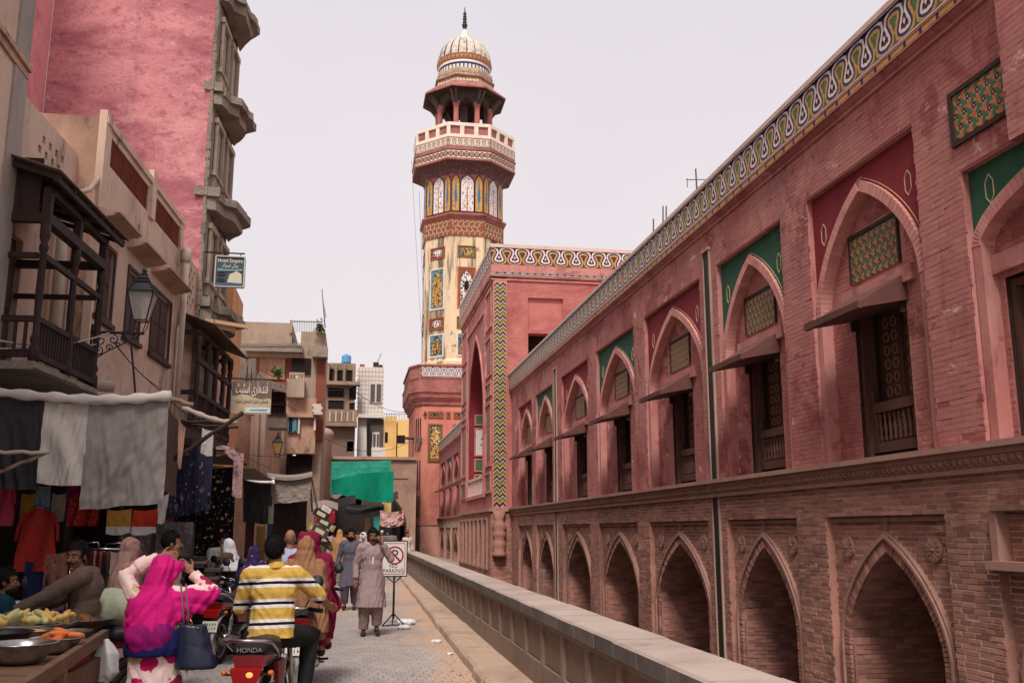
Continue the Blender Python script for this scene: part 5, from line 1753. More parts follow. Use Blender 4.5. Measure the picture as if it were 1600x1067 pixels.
bx.build('box_balcony', M_GREYP, HG)
lt = MB()
for i in range(6):
    for j in range(3):
        if (i + j) % 2: pbox(lt, 465 + i * 3.6, 630 + j * 4.6, 468.6 + i * 3.6, 634.6 + j * 4.6, 46.3, .05, 1)
pbox(lt, 464, 628, 488, 646, 46.35, .3, 0)
lt.build('pierced_block', [M_GREYP, M_DARK], HG)
w = MB(); pbox(w, 443, 622, 495, 708, 45.9, .7, 0); pbox(w, 440, 646, 496, 651, 45.6, .4, 0); w.build('lower_bay', M_PLASD, HG)
bw = MB(); pbox(bw, 449, 648, 465, 675, 45.75, .1, 0); pbox(bw, 451, 650, 457, 673, 45.7, .1, 1); pbox(bw, 459, 650, 463.5, 673, 45.7, .06, 0); bw.build('blue_window', [mat('blue painted wood', (84, 132, 150), .7), M_DARK], HG)
ww = MB(); pbox(ww, 465, 651, 469, 677, 45.7, .1, 0); pbox(ww, 490, 651, 494, 672, 45.7, .1, 0); ww.build('white_window', mat('white window trim', (206, 198, 190), .8), HG)
for k in range(4):
    ac = MB(); pbox(ac, 488 + (k % 2) * 2, 631 + k * 4.2, 502 + (k % 2) * 2, 634.6 + k * 4.2, 45.6 - .1 * k, .5, 0); ac.build('stacked_slab', mat('bleached slab', (196, 184, 172), .9), HG)
rl = MB()
rl.bar(at(457, 502, 46.8), at(504, 503, 46.8), .05)
for k in range(18): rl.bar(at(457 + k * 2.7, 502, 46.8), at(457 + k * 2.7, 519, 46.8), .02)
rl.build('roof_railing', mat('thin grey iron', (120, 110, 104), .7), HG)
pl = MB()
for k in range(90):
    c = at(500 + lr.gauss(0, 3.5), 512 + lr.gauss(0, 5), 46.5 + lr.uniform(-.3, .3))
    a = Vector((lr.uniform(-1, 1), lr.uniform(-1, 1), lr.uniform(-1, 1))).normalized() * .14
    b = a.cross(Vector((0, 0, 1))) * .5
    pl.quad(c - a, c + b, c + a, c - b, 0)
o = pl.build('roof_plant', mat('dusty leaf', (96, 100, 58), .9)); tag(o, 'dry plant growing at the roof corner below the flag', 'plant')
pl = MB()
for k in range(70):
    c = at(434 + lr.gauss(0, 3.5), 583 + lr.gauss(0, 5), 45.6 + lr.uniform(-.3, .3))
    a = Vector((lr.uniform(-1, 1), lr.uniform(-1, 1), lr.uniform(-1, 1))).normalized() * .16
    b = a.cross(Vector((0, 0, 1))) * .5
    pl.quad(c - a, c + b, c + a, c - b, 0)
o = pl.build('balcony_plant', mat('green leaf', (74, 108, 52), .9)); tag(o, 'small green plant on the grey house ledge beside the box balcony', 'plant')
FGT = thing('flag', 'faded pale flag hanging from a thin pole on the grey house roof', 'flag', at(507, 505, 46.4))
mb = MB(); mb.tube([at(508, 512, 46.4), at(503, 452, 46.4)], .03, 6); mb.build('pole', mat('thin grey iron', (120, 110, 104)), FGT)
mb = MB(); mb.sheet(lambda u, v: at(503.3 + v * 4.5 + u * (1.2 + 3 * v) - u * u * 2, 454 + v * 42, 46.4) + V(.0, .25 * u * math.sin(v * 7), 0), 6, 14, 0); mb.build('cloth', mat('lavender cloth', (196, 188, 204), .9), FGT)

# --- houses closing the street behind the gate
HB = thing('brown_apartment_house', 'brown apartment house with recessed window bays left of the white tiled one', 'house', (-1, 70, 0))
w = MB()
M_BROWNW = mat('brown render', (150, 126, 108), .92, [((106, 88, 78), (.5, .5, .4), .45, .7, .8), ((178, 152, 132), (1.1, 1.1, .8), .56, .74, .6)], (12, .4, .03))
pbox(w, 505, 568, 556, 740, 74, 6, 0)
pbox(w, 505, 596, 563, 600, 73.2, 1.0, 0); pbox(w, 505, 640, 558, 662, 73.4, .8, 0); pbox(w, 505, 660, 558, 665, 73.2, 1, 0)
for x in (511, 523, 536, 551): pbox(w, x, 568, x + 4, 596, 73.5, .6, 0)
w.build('wall', M_BROWNW, HB)
for (a, b, c, d) in ((514, 575, 522, 595), (527, 577, 536, 595), (541, 577, 551, 595), (512, 604, 538, 620), (512, 624, 538, 639), (545, 602, 557, 624), (545, 628, 555, 640), (541, 688, 553, 705), (511, 668, 555, 714)):
    mb = MB(); pbox(mb, a, b, c, d, 73.95, .06, 1 if b != 668 else 2); frame_ = [(a, b, a + 1, d), (c - 1, b, c, d), (a, b, c, b + 1)]
    if b != 668:
        for q in frame_: pbox(mb, *q, 73.85, .1, 0)
    mb.build('window', [M_BROWNW, M_DARK, mat('recessed brown wall', (120, 98, 88), .95)], HB)
cr = MB()
for k in range(9):
    pbox(cr, 514 + k * 4.6, 643, 517 + k * 4.6, 658, 73.3, .1, k % 2)
cr.build('carved_balcony_front', [mat('pale carving', (196, 168, 146), .9), M_BROWNW], HB)
HW = thing('white_tiled_house', 'narrow white tiled house with tall window and roof clutter', 'house', (1.4, 74, 0))
w = MB(); pbox(w, 557, 574, 600, 740, 75, 5, 0); pbox(w, 559, 647, 601, 652, 74.5, .6, 0); pbox(w, 580, 699, 602, 714, 74.4, .7, 0)
w.build('wall', mat('white wall tile', (222, 212, 204), .6, [((182, 170, 162), (.8, .8, .6), .48, .7, .6)]), HW)
jt = MB()
for k in range(11): pbox(jt, 557, 580 + k * 7, 600, 580.4 + k * 7, 74.98, .03, 0)
for k in range(8): pbox(jt, 560 + k * 5.2, 574, 560.3 + k * 5.2, 650, 74.985, .03, 0)
jt.build('tile_joints', mat('grey joint', (192, 182, 175), .9), HW)
mb = MB(); pbox(mb, 577, 598, 597, 629, 74.9, .1, 0); pbox(mb, 578.5, 600, 586, 627, 74.85, .1, 1); pbox(mb, 588, 600, 595.5, 627, 74.85, .1, 1); mb.build('window', [mat('white window trim', (206, 198, 190), .8), mat('grey curtain', (92, 84, 80), .8)], HW)
mb = MB(); pbox(mb, 575, 655, 600, 712, 74.9, .1, 0); pbox(mb, 581, 675, 593, 700, 74.8, .1, 1); pbox(mb, 583, 678, 587, 698, 74.75, .1, 0); pbox(mb, 588.5, 678, 592, 698, 74.75, .1, 0); mb.build('doorway', [mat('dim wall', (88, 78, 74), .9), mat('white window trim', (206, 198, 190), .8)], HW)  # dark grey panel backs the doorway
mb = MB(); mb.sheet(lambda u, v: at(573 + u * 7 * (1 - .3 * math.sin(v * 3)), 655 + v * 57, 74.2) + V(0, .15 * math.sin(u * 20), 0), 16, 10, 0, .02); mb.build('dark_curtain', mat('dark green curtain', (48, 56, 52), .9), HW)
rc = MB()
pbox(rc, 562, 569, 570, 575, 75.2, .6, 0); pbox(rc, 583, 566, 592, 575, 75.2, .1, 1); pbox(rc, 592, 570, 598, 575, 75.3, .6, 1)
rc.bar(at(588, 570, 75.4), at(596, 552, 75.4), .04, m=1)
stuff(rc.build('roof_clutter', [mat('rust red scrap', (150, 90, 76), .9), M_DARKW], HW))
HY = thing('yellow_house', 'plain yellow house with two small dark windows behind the gate', 'house', (5, 95, 0))
w = MB(); pbox(w, 598, 650, 620, 838, 94, 6, 0); pbox(w, 618, 656, 660, 838, 93, 6, 0)
w.build('wall', mat('yellow wall', (228, 186, 118), .9, [((196, 148, 96), (.4, .4, .3), .47, .7, .7), ((238, 206, 150), (1, 1, .6), .56, .74, .5)], (12, .3, .03)), HY)
for q in ((601, 675, 606, 691), (620, 680, 633, 692)):
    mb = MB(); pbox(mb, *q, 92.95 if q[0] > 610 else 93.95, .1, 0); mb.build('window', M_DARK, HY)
rl = MB()
rl.bar(at(600, 647, 93.5), at(648, 647, 93.5), .05)
for k in range(13): rl.bar(at(600 + k * 4, 645, 93.5), at(600 + k * 4, 656, 93.5), .04)
rl.build('roof_railing', mat('thin grey iron', (120, 110, 104)), HY)
TK = thing('water_tank', 'round blue plastic water tank on the brown apartment house roof', 'water tank', at(541, 568, 76))
c = at(541, 568, 75.5)
mb = MB(); mb.lathe([(.36, 0), (.38, .1), (.36, .15), (.38, .3), (.36, .35), (.38, .5), (.34, .62), (.15, .68)], 20, (c.x, c.y, c.z)); mb.build('body', mat('blue plastic', (84, 142, 190), .5), TK)
mb = MB(); mb.lathe([(.15, .66), (.16, .72), (.0, .76)], 14, (c.x, c.y, c.z)); mb.build('lid', mat('blue plastic', (84, 142, 190), .5), TK)

# --- gate across the street
GT = thing('street_gate', 'worn plaster gateway with round arch closing the street beyond the crowd', 'gate', (1, 62, 0))
M_GATE = mat('worn gate plaster', (172, 138, 120), .92, [((128, 100, 88), (.5, .5, .4), .45, .7, .8), ((196, 164, 144), (1.2, 1.2, .8), .56, .74, .6), ((74, 62, 56), (1.2, 1.2, .4), .62, .75, .8)], (14, .4, .03))
FG = Fr((0, 62, 0), (1, 0, 0))
w = MB()
ap, pts = .98, []
for i in range(25):
    a = math.pi * i / 24
    pts.append((1.0 - 2.62 * math.cos(a), 1.75 + 2.62 * math.sin(a)))
FG.rect(w, -2.4, 1.0 - 2.62, 0, 6.2, 0, 0); FG.rect(w, 3.62, 4.15, 0, 6.2, 0, 0)
for a, b in zip(pts, pts[1:]):
    w.quad(FG.p(a[0], a[1]), FG.p(b[0], b[1]), FG.p(b[0], 6.2), FG.p(a[0], 6.2), 0)
    w.quad(FG.p(a[0], a[1]), FG.p(a[0], a[1], -2.5), FG.p(b[0], b[1], -2.5), FG.p(b[0], b[1]), 1)
for x in (-1.62, 3.62): w.quad(FG.p(x, 0), FG.p(x, 1.75), FG.p(x, 1.75, -2.5), FG.p(x, 0, -2.5), 1)
w.quad(FG.p(-2.4, 6.2), FG.p(4.15, 6.2), FG.p(4.15, 6.2, -3), FG.p(-2.4, 6.2, -3), 0)
w.build('wall', [M_GATE, M_PLASD], GT)
w = MB()
FG.box(w, -1.6, 4.15, 6.12, 6.3, 0, .18); FG.box(w, 2.6, 3.6, 4.95, 5.0, 0, .06)
for a, b in zip(pts, pts[1:]):
    k = 1.05
    f = lambda p: (1.0 + (p[0] - 1.0) * k, 1.75 + (p[1] - 1.75) * k)
    c, d = f(a), f(b)
    w.add([FG.p(*a, .06), FG.p(*b, .06), FG.p(*d, .06), FG.p(*c, .06), FG.p(*c, 0), FG.p(*d, 0)], [(0, 1, 2, 3), (3, 2, 5, 4)])
w.build('cornice', M_GATE, GT)
w = MB(); w.lathe([(.62, 0), (.62, 7.4), (.72, 7.55), (.72, 7.75), (.55, 7.95), (.2, 8.05)], 16, (-1.85, 61.6, 0)); w.build('pylon', M_GATE, GT)
# lane inside the gate
LN_ = thing('covered_lane', 'dim covered bazaar lane seen through the gate arch', 'bazaar lane', (1, 75, 0))
w = MB()
w.box(-4, -1.7, 64.5, 92, 0, 6, 0); w.box(3.85, 4.2, 64.5, 92, 0, 6, 0); w.box(-1.7, 2.6, 66, 90, 4.0, 4.1, 0); w.box(-4, 3.0, 92, 92.5, 0, 6.5, 0); w.box(2.6, 3.9, 64.5, 74, 4.4, 4.5, 0); w.box(3.0, 5, 92.1, 92.6, 0, 3.4, 0)
w.build('shop_walls', M_SHOPD, LN_)
# ------------------------------------------------------------------ people
def tip(mb, p0, p1, r0, r1, n=10, m=0):
    """tapered limb with rounded ends"""
    p0, p1 = Vector(p0), Vector(p1)
    t = (p1 - p0)
    L_ = t.length
    t = t.normalized() if L_ > 1e-6 else Vector((0, 0, 1))
    pts, rs = [], []
    for a in (.12, .5, .85):
        pts.append(p0 - t * r0 * math.cos(a * math.pi / 2)); rs.append(r0 * math.sin(a * math.pi / 2))
    pts += [p0, p1]; rs += [r0, r1]
    for a in (.85, .5, .12):
        pts.append(p1 + t * r1 * math.cos(a * math.pi / 2)); rs.append(r1 * math.sin(a * math.pi / 2))
    mb.tube(pts, rs, n, m)

def cuff(mb, p0, p1, r0, r1, n=12, m=0):
    mb.tube([p0, (Vector(p0) + Vector(p1)) / 2, p1], [r0, (r0 + r1) / 2, r1], n, m)

WORK = bpy.data.scenes.new('work')        # empty side scene where cloth and bodies are fused before being placed

def remesh(mb, name, mats, voxel, folds=None, smooth=2, pleat=None):
    me = mb.mesh(name + '_src', mats)
    o = bpy.data.objects.new('tmp_' + name, me)
    WORK.collection.objects.link(o)
    r = o.modifiers.new('r', 'REMESH'); r.mode = 'VOXEL'; r.voxel_size = voxel; r.use_smooth_shade = True
    if smooth:
        s_ = o.modifiers.new('s', 'SMOOTH'); s_.factor = .5; s_.iterations = smooth if smooth < 2 else int(smooth + .03 / voxel)
    vl = WORK.view_layers[0]
    vl.update()
    dg = vl.depsgraph
    out = bpy.data.meshes.new_from_object(o.evaluated_get(dg))
    out.name = name
    bpy.data.objects.remove(o); bpy.data.meshes.remove(me)
    out.materials.clear()
    for m in (mats if isinstance(mats, (list, tuple)) else [mats]):
        out.materials.append(m)
    if folds:
        amp, fx, fz, seed = folds
        pos = [v.co.copy() for v in out.vertices]
        nor = [v.normal.copy() for v in out.vertices]
        flat = []
        for p, q in zip(pos, nor):
            k = noise.noise(Vector((p.x * fx + seed, p.y * fx, p.z * fz))) + .5 * noise.noise(Vector((p.x * fx * 2.3, p.y * fx * 2.3 + seed, p.z * fz * 2.6)))
            d = amp * (k * .9 + .35 * (1 - abs(k) * 2))
            if pleat:
                ax, per, pa = pleat
                ph = p.dot(ax) / per + 1.3 * noise.noise(Vector((p.x * 4 + seed, p.y * 4, p.z * 3)))
                d += pa * (1 - 2 * abs((ph % 1.0) * 2 - 1)) * (.6 + .4 * k)
            flat.extend(p + q * d)
        out.vertices.foreach_set('co', flat)
        out.update()
    return out

def loft(mb, rings, n=28, m=0):
    """rings: (cx, cy, z, rx, ry, fold amplitude, fold count, phase)"""
    vs_, fs = [], []
    for (cx, cy, z, rx, ry, fa, fc, ph) in rings:
        for k in range(n):
            th = 2 * math.pi * k / n
            g = 1 + fa * math.sin(fc * th + ph) + fa * .5 * math.sin((fc * 2 + 1) * th + ph * 2)
            vs_.append((cx + rx * g * math.cos(th), cy + ry * g * math.sin(th), z))
    N = len(rings)
    for i in range(N - 1):
        for k in range(n):
            k2 = (k + 1) % n
            fs.append((i * n + k, i * n + k2, (i + 1) * n + k2, (i + 1) * n + k))
    fs.append(tuple(reversed(range(n)))); fs.append(tuple(range((N - 1) * n, N * n)))
    mb.add(vs_, fs, m, True)

SKIN = mat('brown skin', (150, 104, 80), .6, [((120, 78, 60), (9, 9, 9), .45, .7, .5)], coord='O')
SKIND = mat('deep brown skin', (118, 78, 60), .6, [((92, 58, 46), (9, 9, 9), .45, .7, .5)], coord='O')
HAIR = mat('black hair', (24, 20, 19), .75, spec=.08, bump=(90, .5, .004), coord='O')
EYEW = mat('eye white', (210, 204, 196), .4)
EYED = mat('dark iris', (26, 18, 15), .3)
SHOE = mat('dark leather shoe', (40, 32, 29), .5)
def cloth_mat(name, c, dark=None, **k):
    d = dark or tuple(int(x * .72) for x in c)
    return mat(name, c, .92, [(d, (5, 5, 2.2), .45, .72, .5)], (13, .55, .022), coord='O', spec=.1, **k)

BASE = dict(hip=(0, 0, .93), chest=(0, 0, 1.27), neck=(0, -.01, 1.45), head=(0, .015, 1.60),
            shL=(-.185, 0, 1.40), shR=(.185, 0, 1.40), elL=(-.24, -.02, 1.12), elR=(.24, -.02, 1.12), wrL=(-.25, .06, .88), wrR=(.25, .06, .88),
            haL=(-.25, .10, .78), haR=(.25, .10, .78), hiL=(-.09, 0, .90), hiR=(.09, 0, .90), knL=(-.10, .02, .49), knR=(.10, .02, .49),
            anL=(-.105, 0, .09), anR=(.105, 0, .09), toL=(-.12, .15, .03), toR=(.12, .15, .03))

def person(label, loc, rz, J=None, H=1.72, skin=SKIN, vox=.012, face=True, yaw=0.0, pitch=0.0, group=None, hair=True, bald=False, moustache=False, beard=False,
           kameez=None, hem=.50, sleeve=1.0, trousers=None, baggy=1.0, shoes=SHOE, scarf=None, scarf_len=None, fold=.011, cap=None, width=1.0, category='person', belly=0.0, tshirt=False, finger=True):
    j = {k: Vector(v) for k, v in BASE.items()}
    if J:
        for k, v in J.items(): j[k] = Vector(v) if k != '_abs' else v
    k_ = H / 1.72
    if not J or not J.get('_abs'):
        j = {k: Vector((v.x * k_ * width, v.y * k_, v.z * k_)) for k, v in j.items() if k != '_abs'}
    else:
        j.pop('_abs')
    s = k_
    seed = random.Random(label).random() * 50
    root = thing('person', label, category, (0, 0, 0), group, world_parts=False)
    spine = (j['chest'] - j['hip']).normalized()
    # orientation of the torso: side axis from shoulders
    side = (j['shR'] - j['shL']).normalized()
    fwd = spine.cross(side) * -1
    fwd = side.cross(spine) * -1 if False else spine.cross(side)
    TM = Matrix((side, -fwd if False else fwd, spine)).transposed()
    PM = Matrix(((j['hiR'] - j['hiL']).normalized(), Vector((0, 1, 0)), Vector((0, 0, 1)))).transposed()
    HM = (Matrix.Rotation(yaw, 3, 'Z') @ Matrix.Rotation(pitch, 3, 'X'))
    hc = j['head']
    hp = lambda x, y, z: hc + HM @ (Vector((x, y, z)) * s)
    b = MB()
    w = width
    b.ell(j['hip'] + Vector((0, 0, .01 * s)), (.15 * s * w, .11 * s * w, .12 * s), 0)
    mid = j['hip'].lerp(j['chest'], .5)
    b.ell(mid, (.135 * s * w, (.10 + belly) * s * w, .16 * s), 0, mtx=TM)
    b.ell(j['chest'], (.155 * s * w, .11 * s * w, .17 * s), 0, mtx=TM)
    tip(b, j['shL'] + side * .03, j['shR'] - side * .03, .065 * s * w, .065 * s * w)
    tip(b, j['neck'] - spine * .05 * s, hc - HM @ Vector((0, .0, .05 * s)), .058 * s, .05 * s)
    hn = 18
    b.ell(hp(0, -.012, .03), (.074 * s, .094 * s, .10 * s), 0, hn, 12, HM)
    b.ell(hp(0, .022, -.045), (.058 * s, .068 * s, .082 * s), 0, hn, 12, HM)
    b.ell(hp(0, .07, -.105), (.024 * s, .02 * s, .02 * s), 0, mtx=HM)
    b.ell(hp(0, .072, .024), (.05 * s, .02 * s, .012 * s), 0, mtx=HM)
    for sg in (-1, 1):
        b.ell(hp(sg * .077, -.005, -.01), (.009 * s, .018 * s, .03 * s), 0, mtx=HM)
        b.ell(hp(sg * .038, .065, -.03), (.02 * s, .02 * s, .022 * s), 0, mtx=HM)
    tip(b, hp(0, .086, .005), hp(0, .106, -.03), .009 * s, .014 * s)
    b.ell(hp(0, .088, -.062), (.022 * s, .010 * s, .006 * s), 0, mtx=HM); b.ell(hp(0, .086, -.074), (.019 * s, .011 * s, .007 * s), 0, mtx=HM)
    for S in 'LR':
        tip(b, j['sh' + S], j['el' + S], .050 * s * w, .042 * s * w)
        tip(b, j['el' + S], j['wr' + S], .042 * s * w, .027 * s * w)
        hd = (j['ha' + S] - j['wr' + S])
        hl = max(hd.length, .06)
        hd = hd.normalized()
        pal = hd.cross(Vector((0, 1, 0)))
        pal = pal.normalized() if pal.length > .1 else Vector((1, 0, 0))
        nrm = hd.cross(pal).normalized()
        pm = Matrix((pal, nrm, hd)).transposed()
        b.ell(j['wr' + S] + hd * .05 * s, (.040 * s, .018 * s, .052 * s), 0, mtx=pm)
        if finger:
            for q, (o, ln) in enumerate(((-.029, .066), (-.010, .078), (.010, .074), (.028, .058))):
                r0 = j['wr' + S] + hd * .085 * s + pal * o * s
                k1 = r0 + hd * ln * .5 * s + nrm * .006 * s
                k2 = k1 + (hd * .75 + nrm * .65).normalized() * ln * .5 * s
                tip(b, r0, k1, .0095 * s, .0088 * s, 6); tip(b, k1, k2, .0088 * s, .0075 * s, 6)
            sg = 1 if S == 'L' else -1
            r0 = j['wr' + S] + hd * .03 * s + pal * .032 * sg * s
            tip(b, r0, r0 + (hd * .7 + pal * sg * .7) * .045 * s, .012 * s, .010 * s, 6)
            tip(b, r0 + (hd * .7 + pal * sg * .7) * .045 * s, r0 + (hd * .8 + pal * sg * .5) * .075 * s + nrm * .012 * s, .010 * s, .008 * s, 6)
        tip(b, j['hi' + S], j['kn' + S], .082 * s * w, .056 * s * w)
        tip(b, j['kn' + S], j['an' + S], .054 * s * w, .036 * s * w)
        tip(b, j['an' + S] - Vector((0, 0, .03 * s)), j['to' + S], .040 * s, .030 * s)
    body = remesh(b, 'body', skin, vox, None, 1)
    place('body', body, root)
    if face:
        e = MB()
        for sg in (-1, 1):
            e.ell(hp(sg * .031, .0785, .006), (.0115 * s, .0085 * s, .0052 * s), 0, 10, 7, HM)
            e.ell(hp(sg * .031, .0845, .006), (.0058 * s, .004 * s, .0055 * s), 1, 8, 6, HM)
            e.bar(hp(sg * .014, .091, .026), hp(sg * .048, .082, .028), .008 * s, .007 * s, 2)
        stuff(e.build('eyes', [EYEW, EYED, HAIR], root))
    if hair:
        hmb = MB()
        nu, nv = 56, 36
        vs_, keep = [], []
        for i in range(nv + 1):
            ph = math.pi * i / nv
            for q in range(nu):
                th = 2 * math.pi * q / nu
                d = Vector((math.sin(ph) * math.cos(th), math.sin(ph) * math.sin(th), math.cos(ph)))
                wob = 1 + .04 * noise.noise(d * 5 + Vector((seed, 0, 0))) + .035 * noise.noise(Vector((d.x * 16, d.y * 16, d.z * 5 + seed))) + .02 * noise.noise(Vector((d.x * 34, d.y * 34, d.z * 9 + seed)))
                loc_ = Vector((d.x * .083 * wob, d.y * .104 * wob - .018, d.z * .108 * wob + .034))
                keep.append(loc_)
                vs_.append(hp(*loc_))
        fs = []
        for i in range(nv):
            for q in range(nu):
                q2 = (q + 1) % nu
                ids = (i * nu + q, i * nu + q2, (i + 1) * nu + q2, (i + 1) * nu + q)
                c = (keep[ids[0]] + keep[ids[1]] + keep[ids[2]] + keep[ids[3]]) / 4
                lim = .065 if c.y > .04 else (-.01 if c.y > -.01 else -.072)
                if bald: lim = .2 if c.y > -.03 or c.z > .05 else -.06
                if c.z > lim: fs.append(ids)
        hmb.add(vs_, fs, 0, True)
        rgh = random.Random(label)
        for q in range(520 if vox < .0115 else 0):
            ids = rgh.choice(fs)
            c, o = vs_[ids[0]], keep[ids[0]]
            n_ = (HM @ Vector((o.x, o.y + .018, o.z - .03))).normalized()
            dn_ = Vector((rgh.uniform(-.6, .6), rgh.uniform(-.6, .4), -1.0))
            dn_ = (dn_ - n_ * dn_.dot(n_)).normalized()
            sd_ = n_.cross(dn_).normalized() * .0035
            L1_ = rgh.uniform(.018, .04) * s
            hmb.add([c - sd_ + n_ * .001, c + sd_ + n_ * .001, c + dn_ * L1_ + n_ * rgh.uniform(.004, .013)], [(0, 1, 2)], 0, False)
        hmb.build('hair', HAIR, root)
    if moustache:
        mm = MB(); tip(mm, hp(-.03, .088, -.056), hp(0, .102, -.048), .006 * s, .010 * s); tip(mm, hp(0, .102, -.048), hp(.03, .088, -.056), .010 * s, .006 * s)
        mm.build('moustache', HAIR, root)
    if beard:
        mm = MB(); mm.ell(hp(0, .035, -.085), (.060 * s, .062 * s, .050 * s), 0, 16, 10, HM); mm.build('beard', HAIR, root)
    if cap:
        cm = MB()
        cm.ell(hp(0, -.012, .075), (.084 * s, .104 * s, .072 * s), 0, 18, 10, HM)
        cm.build('cap', cap, root)
    if trousers:
        t = MB()
        t.ell(j['hip'], (.165 * s * w, .125 * s * w, .13 * s), 0)
        for S in 'LR':
            tip(t, j['hi' + S], j['kn' + S], .105 * s * baggy * w, .085 * s * baggy * w, 12)
            cuff(t, j['kn' + S] - (j['an' + S] - j['kn' + S]) * .12, j['an' + S] + Vector((0, 0, .03 * s)), .088 * s * baggy * w, .062 * s * baggy, 12)
        place('trousers', remesh(t, 'trousers', trousers, max(vox, .012), (fold * .9, 11, 7, seed + 3)), root)
    if shoes:
        for S in 'LR':
            f = MB()
            tip(f, j['an' + S] - Vector((0, 0, .045 * s)), j['to' + S], .046 * s, .036 * s)
            f.build('shoe', shoes, root)
    if kameez:
        t = MB()
        g = .022 * s
        t.ell(mid, (.15 * s * w + g, (.11 + belly) * s * w + g, .19 * s), 0, mtx=TM)
        t.ell(j['chest'], (.165 * s * w + g, .115 * s * w + g, .185 * s), 0, mtx=TM)
        tip(t, j['shL'] + side * .02, j['shR'] - side * .02, .078 * s * w, .078 * s * w, 12)
        cuff(t, j['neck'] - spine * .10 * s, j['neck'] + spine * .01 * s, .105 * s, .066 * s)
        for S in 'LR':
            tip(t, j['sh' + S], j['el' + S], .070 * s * w, .060 * s * w, 12)
            if sleeve >= 1:
                cuff(t, j['el' + S] - (j['wr' + S] - j['el' + S]) * .1, j['wr' + S] - (j['wr' + S] - j['el' + S]) * .05, .062 * s * w, .048 * s * w)
        hz = hem * s
        if not tshirt:
            h0 = mid + Vector((0, 0, .02 * s))
            cx = (j['knL'] + j['knR']) / 2
            rings = []
            for q in range(12):
                u = q / 11
                z = h0.z + (hz - h0.z) * u
                e = u ** 1.3
                kx_ = h0.x + (cx.x - h0.x) * e * .7
                ky_ = h0.y + (cx.y - h0.y) * e * .7
                rings.append((kx_, ky_, z, (.128 + .10 * u ** .8) * s * w + g, (.092 + belly * (1 - .4 * u) + .08 * u) * s * w + g, .05 * u, 5, seed + u * .8))
            loft(t, rings)
        else:
            h0 = j['hip']
            loft(t, [(mid.x, mid.y, mid.z, .165 * s * w, (.12 + belly) * s * w, .01, 5, seed), (h0.x, h0.y, h0.z, .18 * s * w, .14 * s * w, .02, 5, seed), (h0.x, h0.y - .01, hz, .185 * s * w, .15 * s * w, .03, 5, seed)])
        place('kameez' if not tshirt else 'shirt', remesh(t, 'kameez', kameez, vox, (fold, 10, 3.5, seed), 2, (Vector((.75, .3, .25 if not tshirt else .7)), .075, fold * .45)), root)
    if scarf:
        t = MB()
        t.ell(hp(0, -.025, .022), (.096 * s, .112 * s, .122 * s), 0, 18, 12, HM)
        zl = j['chest'].z - (.05 if scarf_len is None else 0)
        zl = zl if scarf_len is None else scarf_len * s
        c0, c1 = hc + HM @ Vector((0, -.02, -.05)) * s, j['neck'] + Vector((0, -.02, -.06 * s))
        ch = j['chest']
        rings = [(c0.x, c0.y - .015 * s, c0.z + .02, .10 * s, .105 * s, .02, 5, seed), (c1.x, c1.y - .01, c1.z + .06 * s, .115 * s, .11 * s, .04, 5, seed), (c1.x, c1.y - .01, c1.z - .02 * s, .22 * s * w, .135 * s, .05, 6, seed)]
        n = 6
        for q in range(1, n + 1):
            u = q / n
            z = c1.z - .02 * s + (zl - c1.z) * u
            tgt = j['hip'] if z < j['chest'].z else ch
            cx = c1.x + (tgt.x - c1.x) * min(1, u * 1.2); cy = c1.y + (tgt.y - c1.y) * min(1, u * 1.2)
            rings.append((cx, cy - .02, z, (.235 + .07 * u) * s * w, (.155 + .075 * u) * s * w, .05, 6, seed + u * .9))
        loft(t, rings, 36)
        place('shawl', remesh(t, 'shawl', scarf, vox, (fold * 1.25, 9, 3.0, seed + 9), 2, (Vector((.85, .2, -.3)), .07, fold * .55)), root)
    root.location = loc
    root.rotation_euler = (0, 0, rz)
    return root

def ground_at(px, y):
    return Vector((at(px, 828, y).x, y, 0))

# --- the two men walking towards the camera
K_MAUVE = cloth_mat('mauve grey cotton', (150, 128, 128))
K_SLATE = cloth_mat('slate blue cotton', (92, 86, 98))
p1 = person('man in mauve grey tunic walking towards the camera with a phone at his ear', (.40, 16.6, .0), math.pi + R(4),
       dict(elR=(.25, -.03, 1.14), wrR=(.27, .05, .90), haR=(.27, .09, .80), elL=(-.30, .10, 1.22), wrL=(-.15, .13, 1.47), haL=(-.10, .10, 1.57),
            knL=(-.09, .10, .50), anL=(-.10, .02, .14), toL=(-.11, .16, .05), knR=(.10, .03, .49), anR=(.11, -.02, .08), toR=(.13, .13, .03), head=(0, .03, 1.59)),
       H=1.74, skin=SKIND, vox=.0095, moustache=True, kameez=K_MAUVE, hem=.46, trousers=cloth_mat('mauve grey trousers', (138, 114, 112)), baggy=1.25, pitch=R(-6), belly=.03, fold=.013)
mb = MB(); mb.obox((-.108, .125, 1.56), (.004, 0, 0), (0, .034, .01), (0, -.012, .07)); o = mb.build('phone', mat('black phone', (24, 24, 26), .3)); tag(o, 'black phone held to the ear of the man in the mauve grey tunic', 'phone')
o.location = p1.location; o.rotation_euler = p1.rotation_euler
pk = MB(); pk.box(-.012, .012, .158, .166, 1.16, 1.27); pk.build('pocket_flap', mat('pale paper', (214, 206, 200)), p1)
p2 = person('bearded man in slate blue tunic walking beside the road centre', (.06, 21.9, 0), math.pi - R(6),
       dict(elR=(.25, -.04, 1.12), wrR=(.30, .02, .87), haR=(.31, .06, .77), knR=(.1, .12, .5), anR=(.1, .02, .12), toR=(.11, .16, .05), knL=(-.1, 0, .49), anL=(-.1, -.1, .1), toL=(-.11, .06, .03)),
       H=1.73, vox=.011, beard=True, moustache=True, kameez=K_SLATE, hem=.52, trousers=K_SLATE, baggy=1.2)
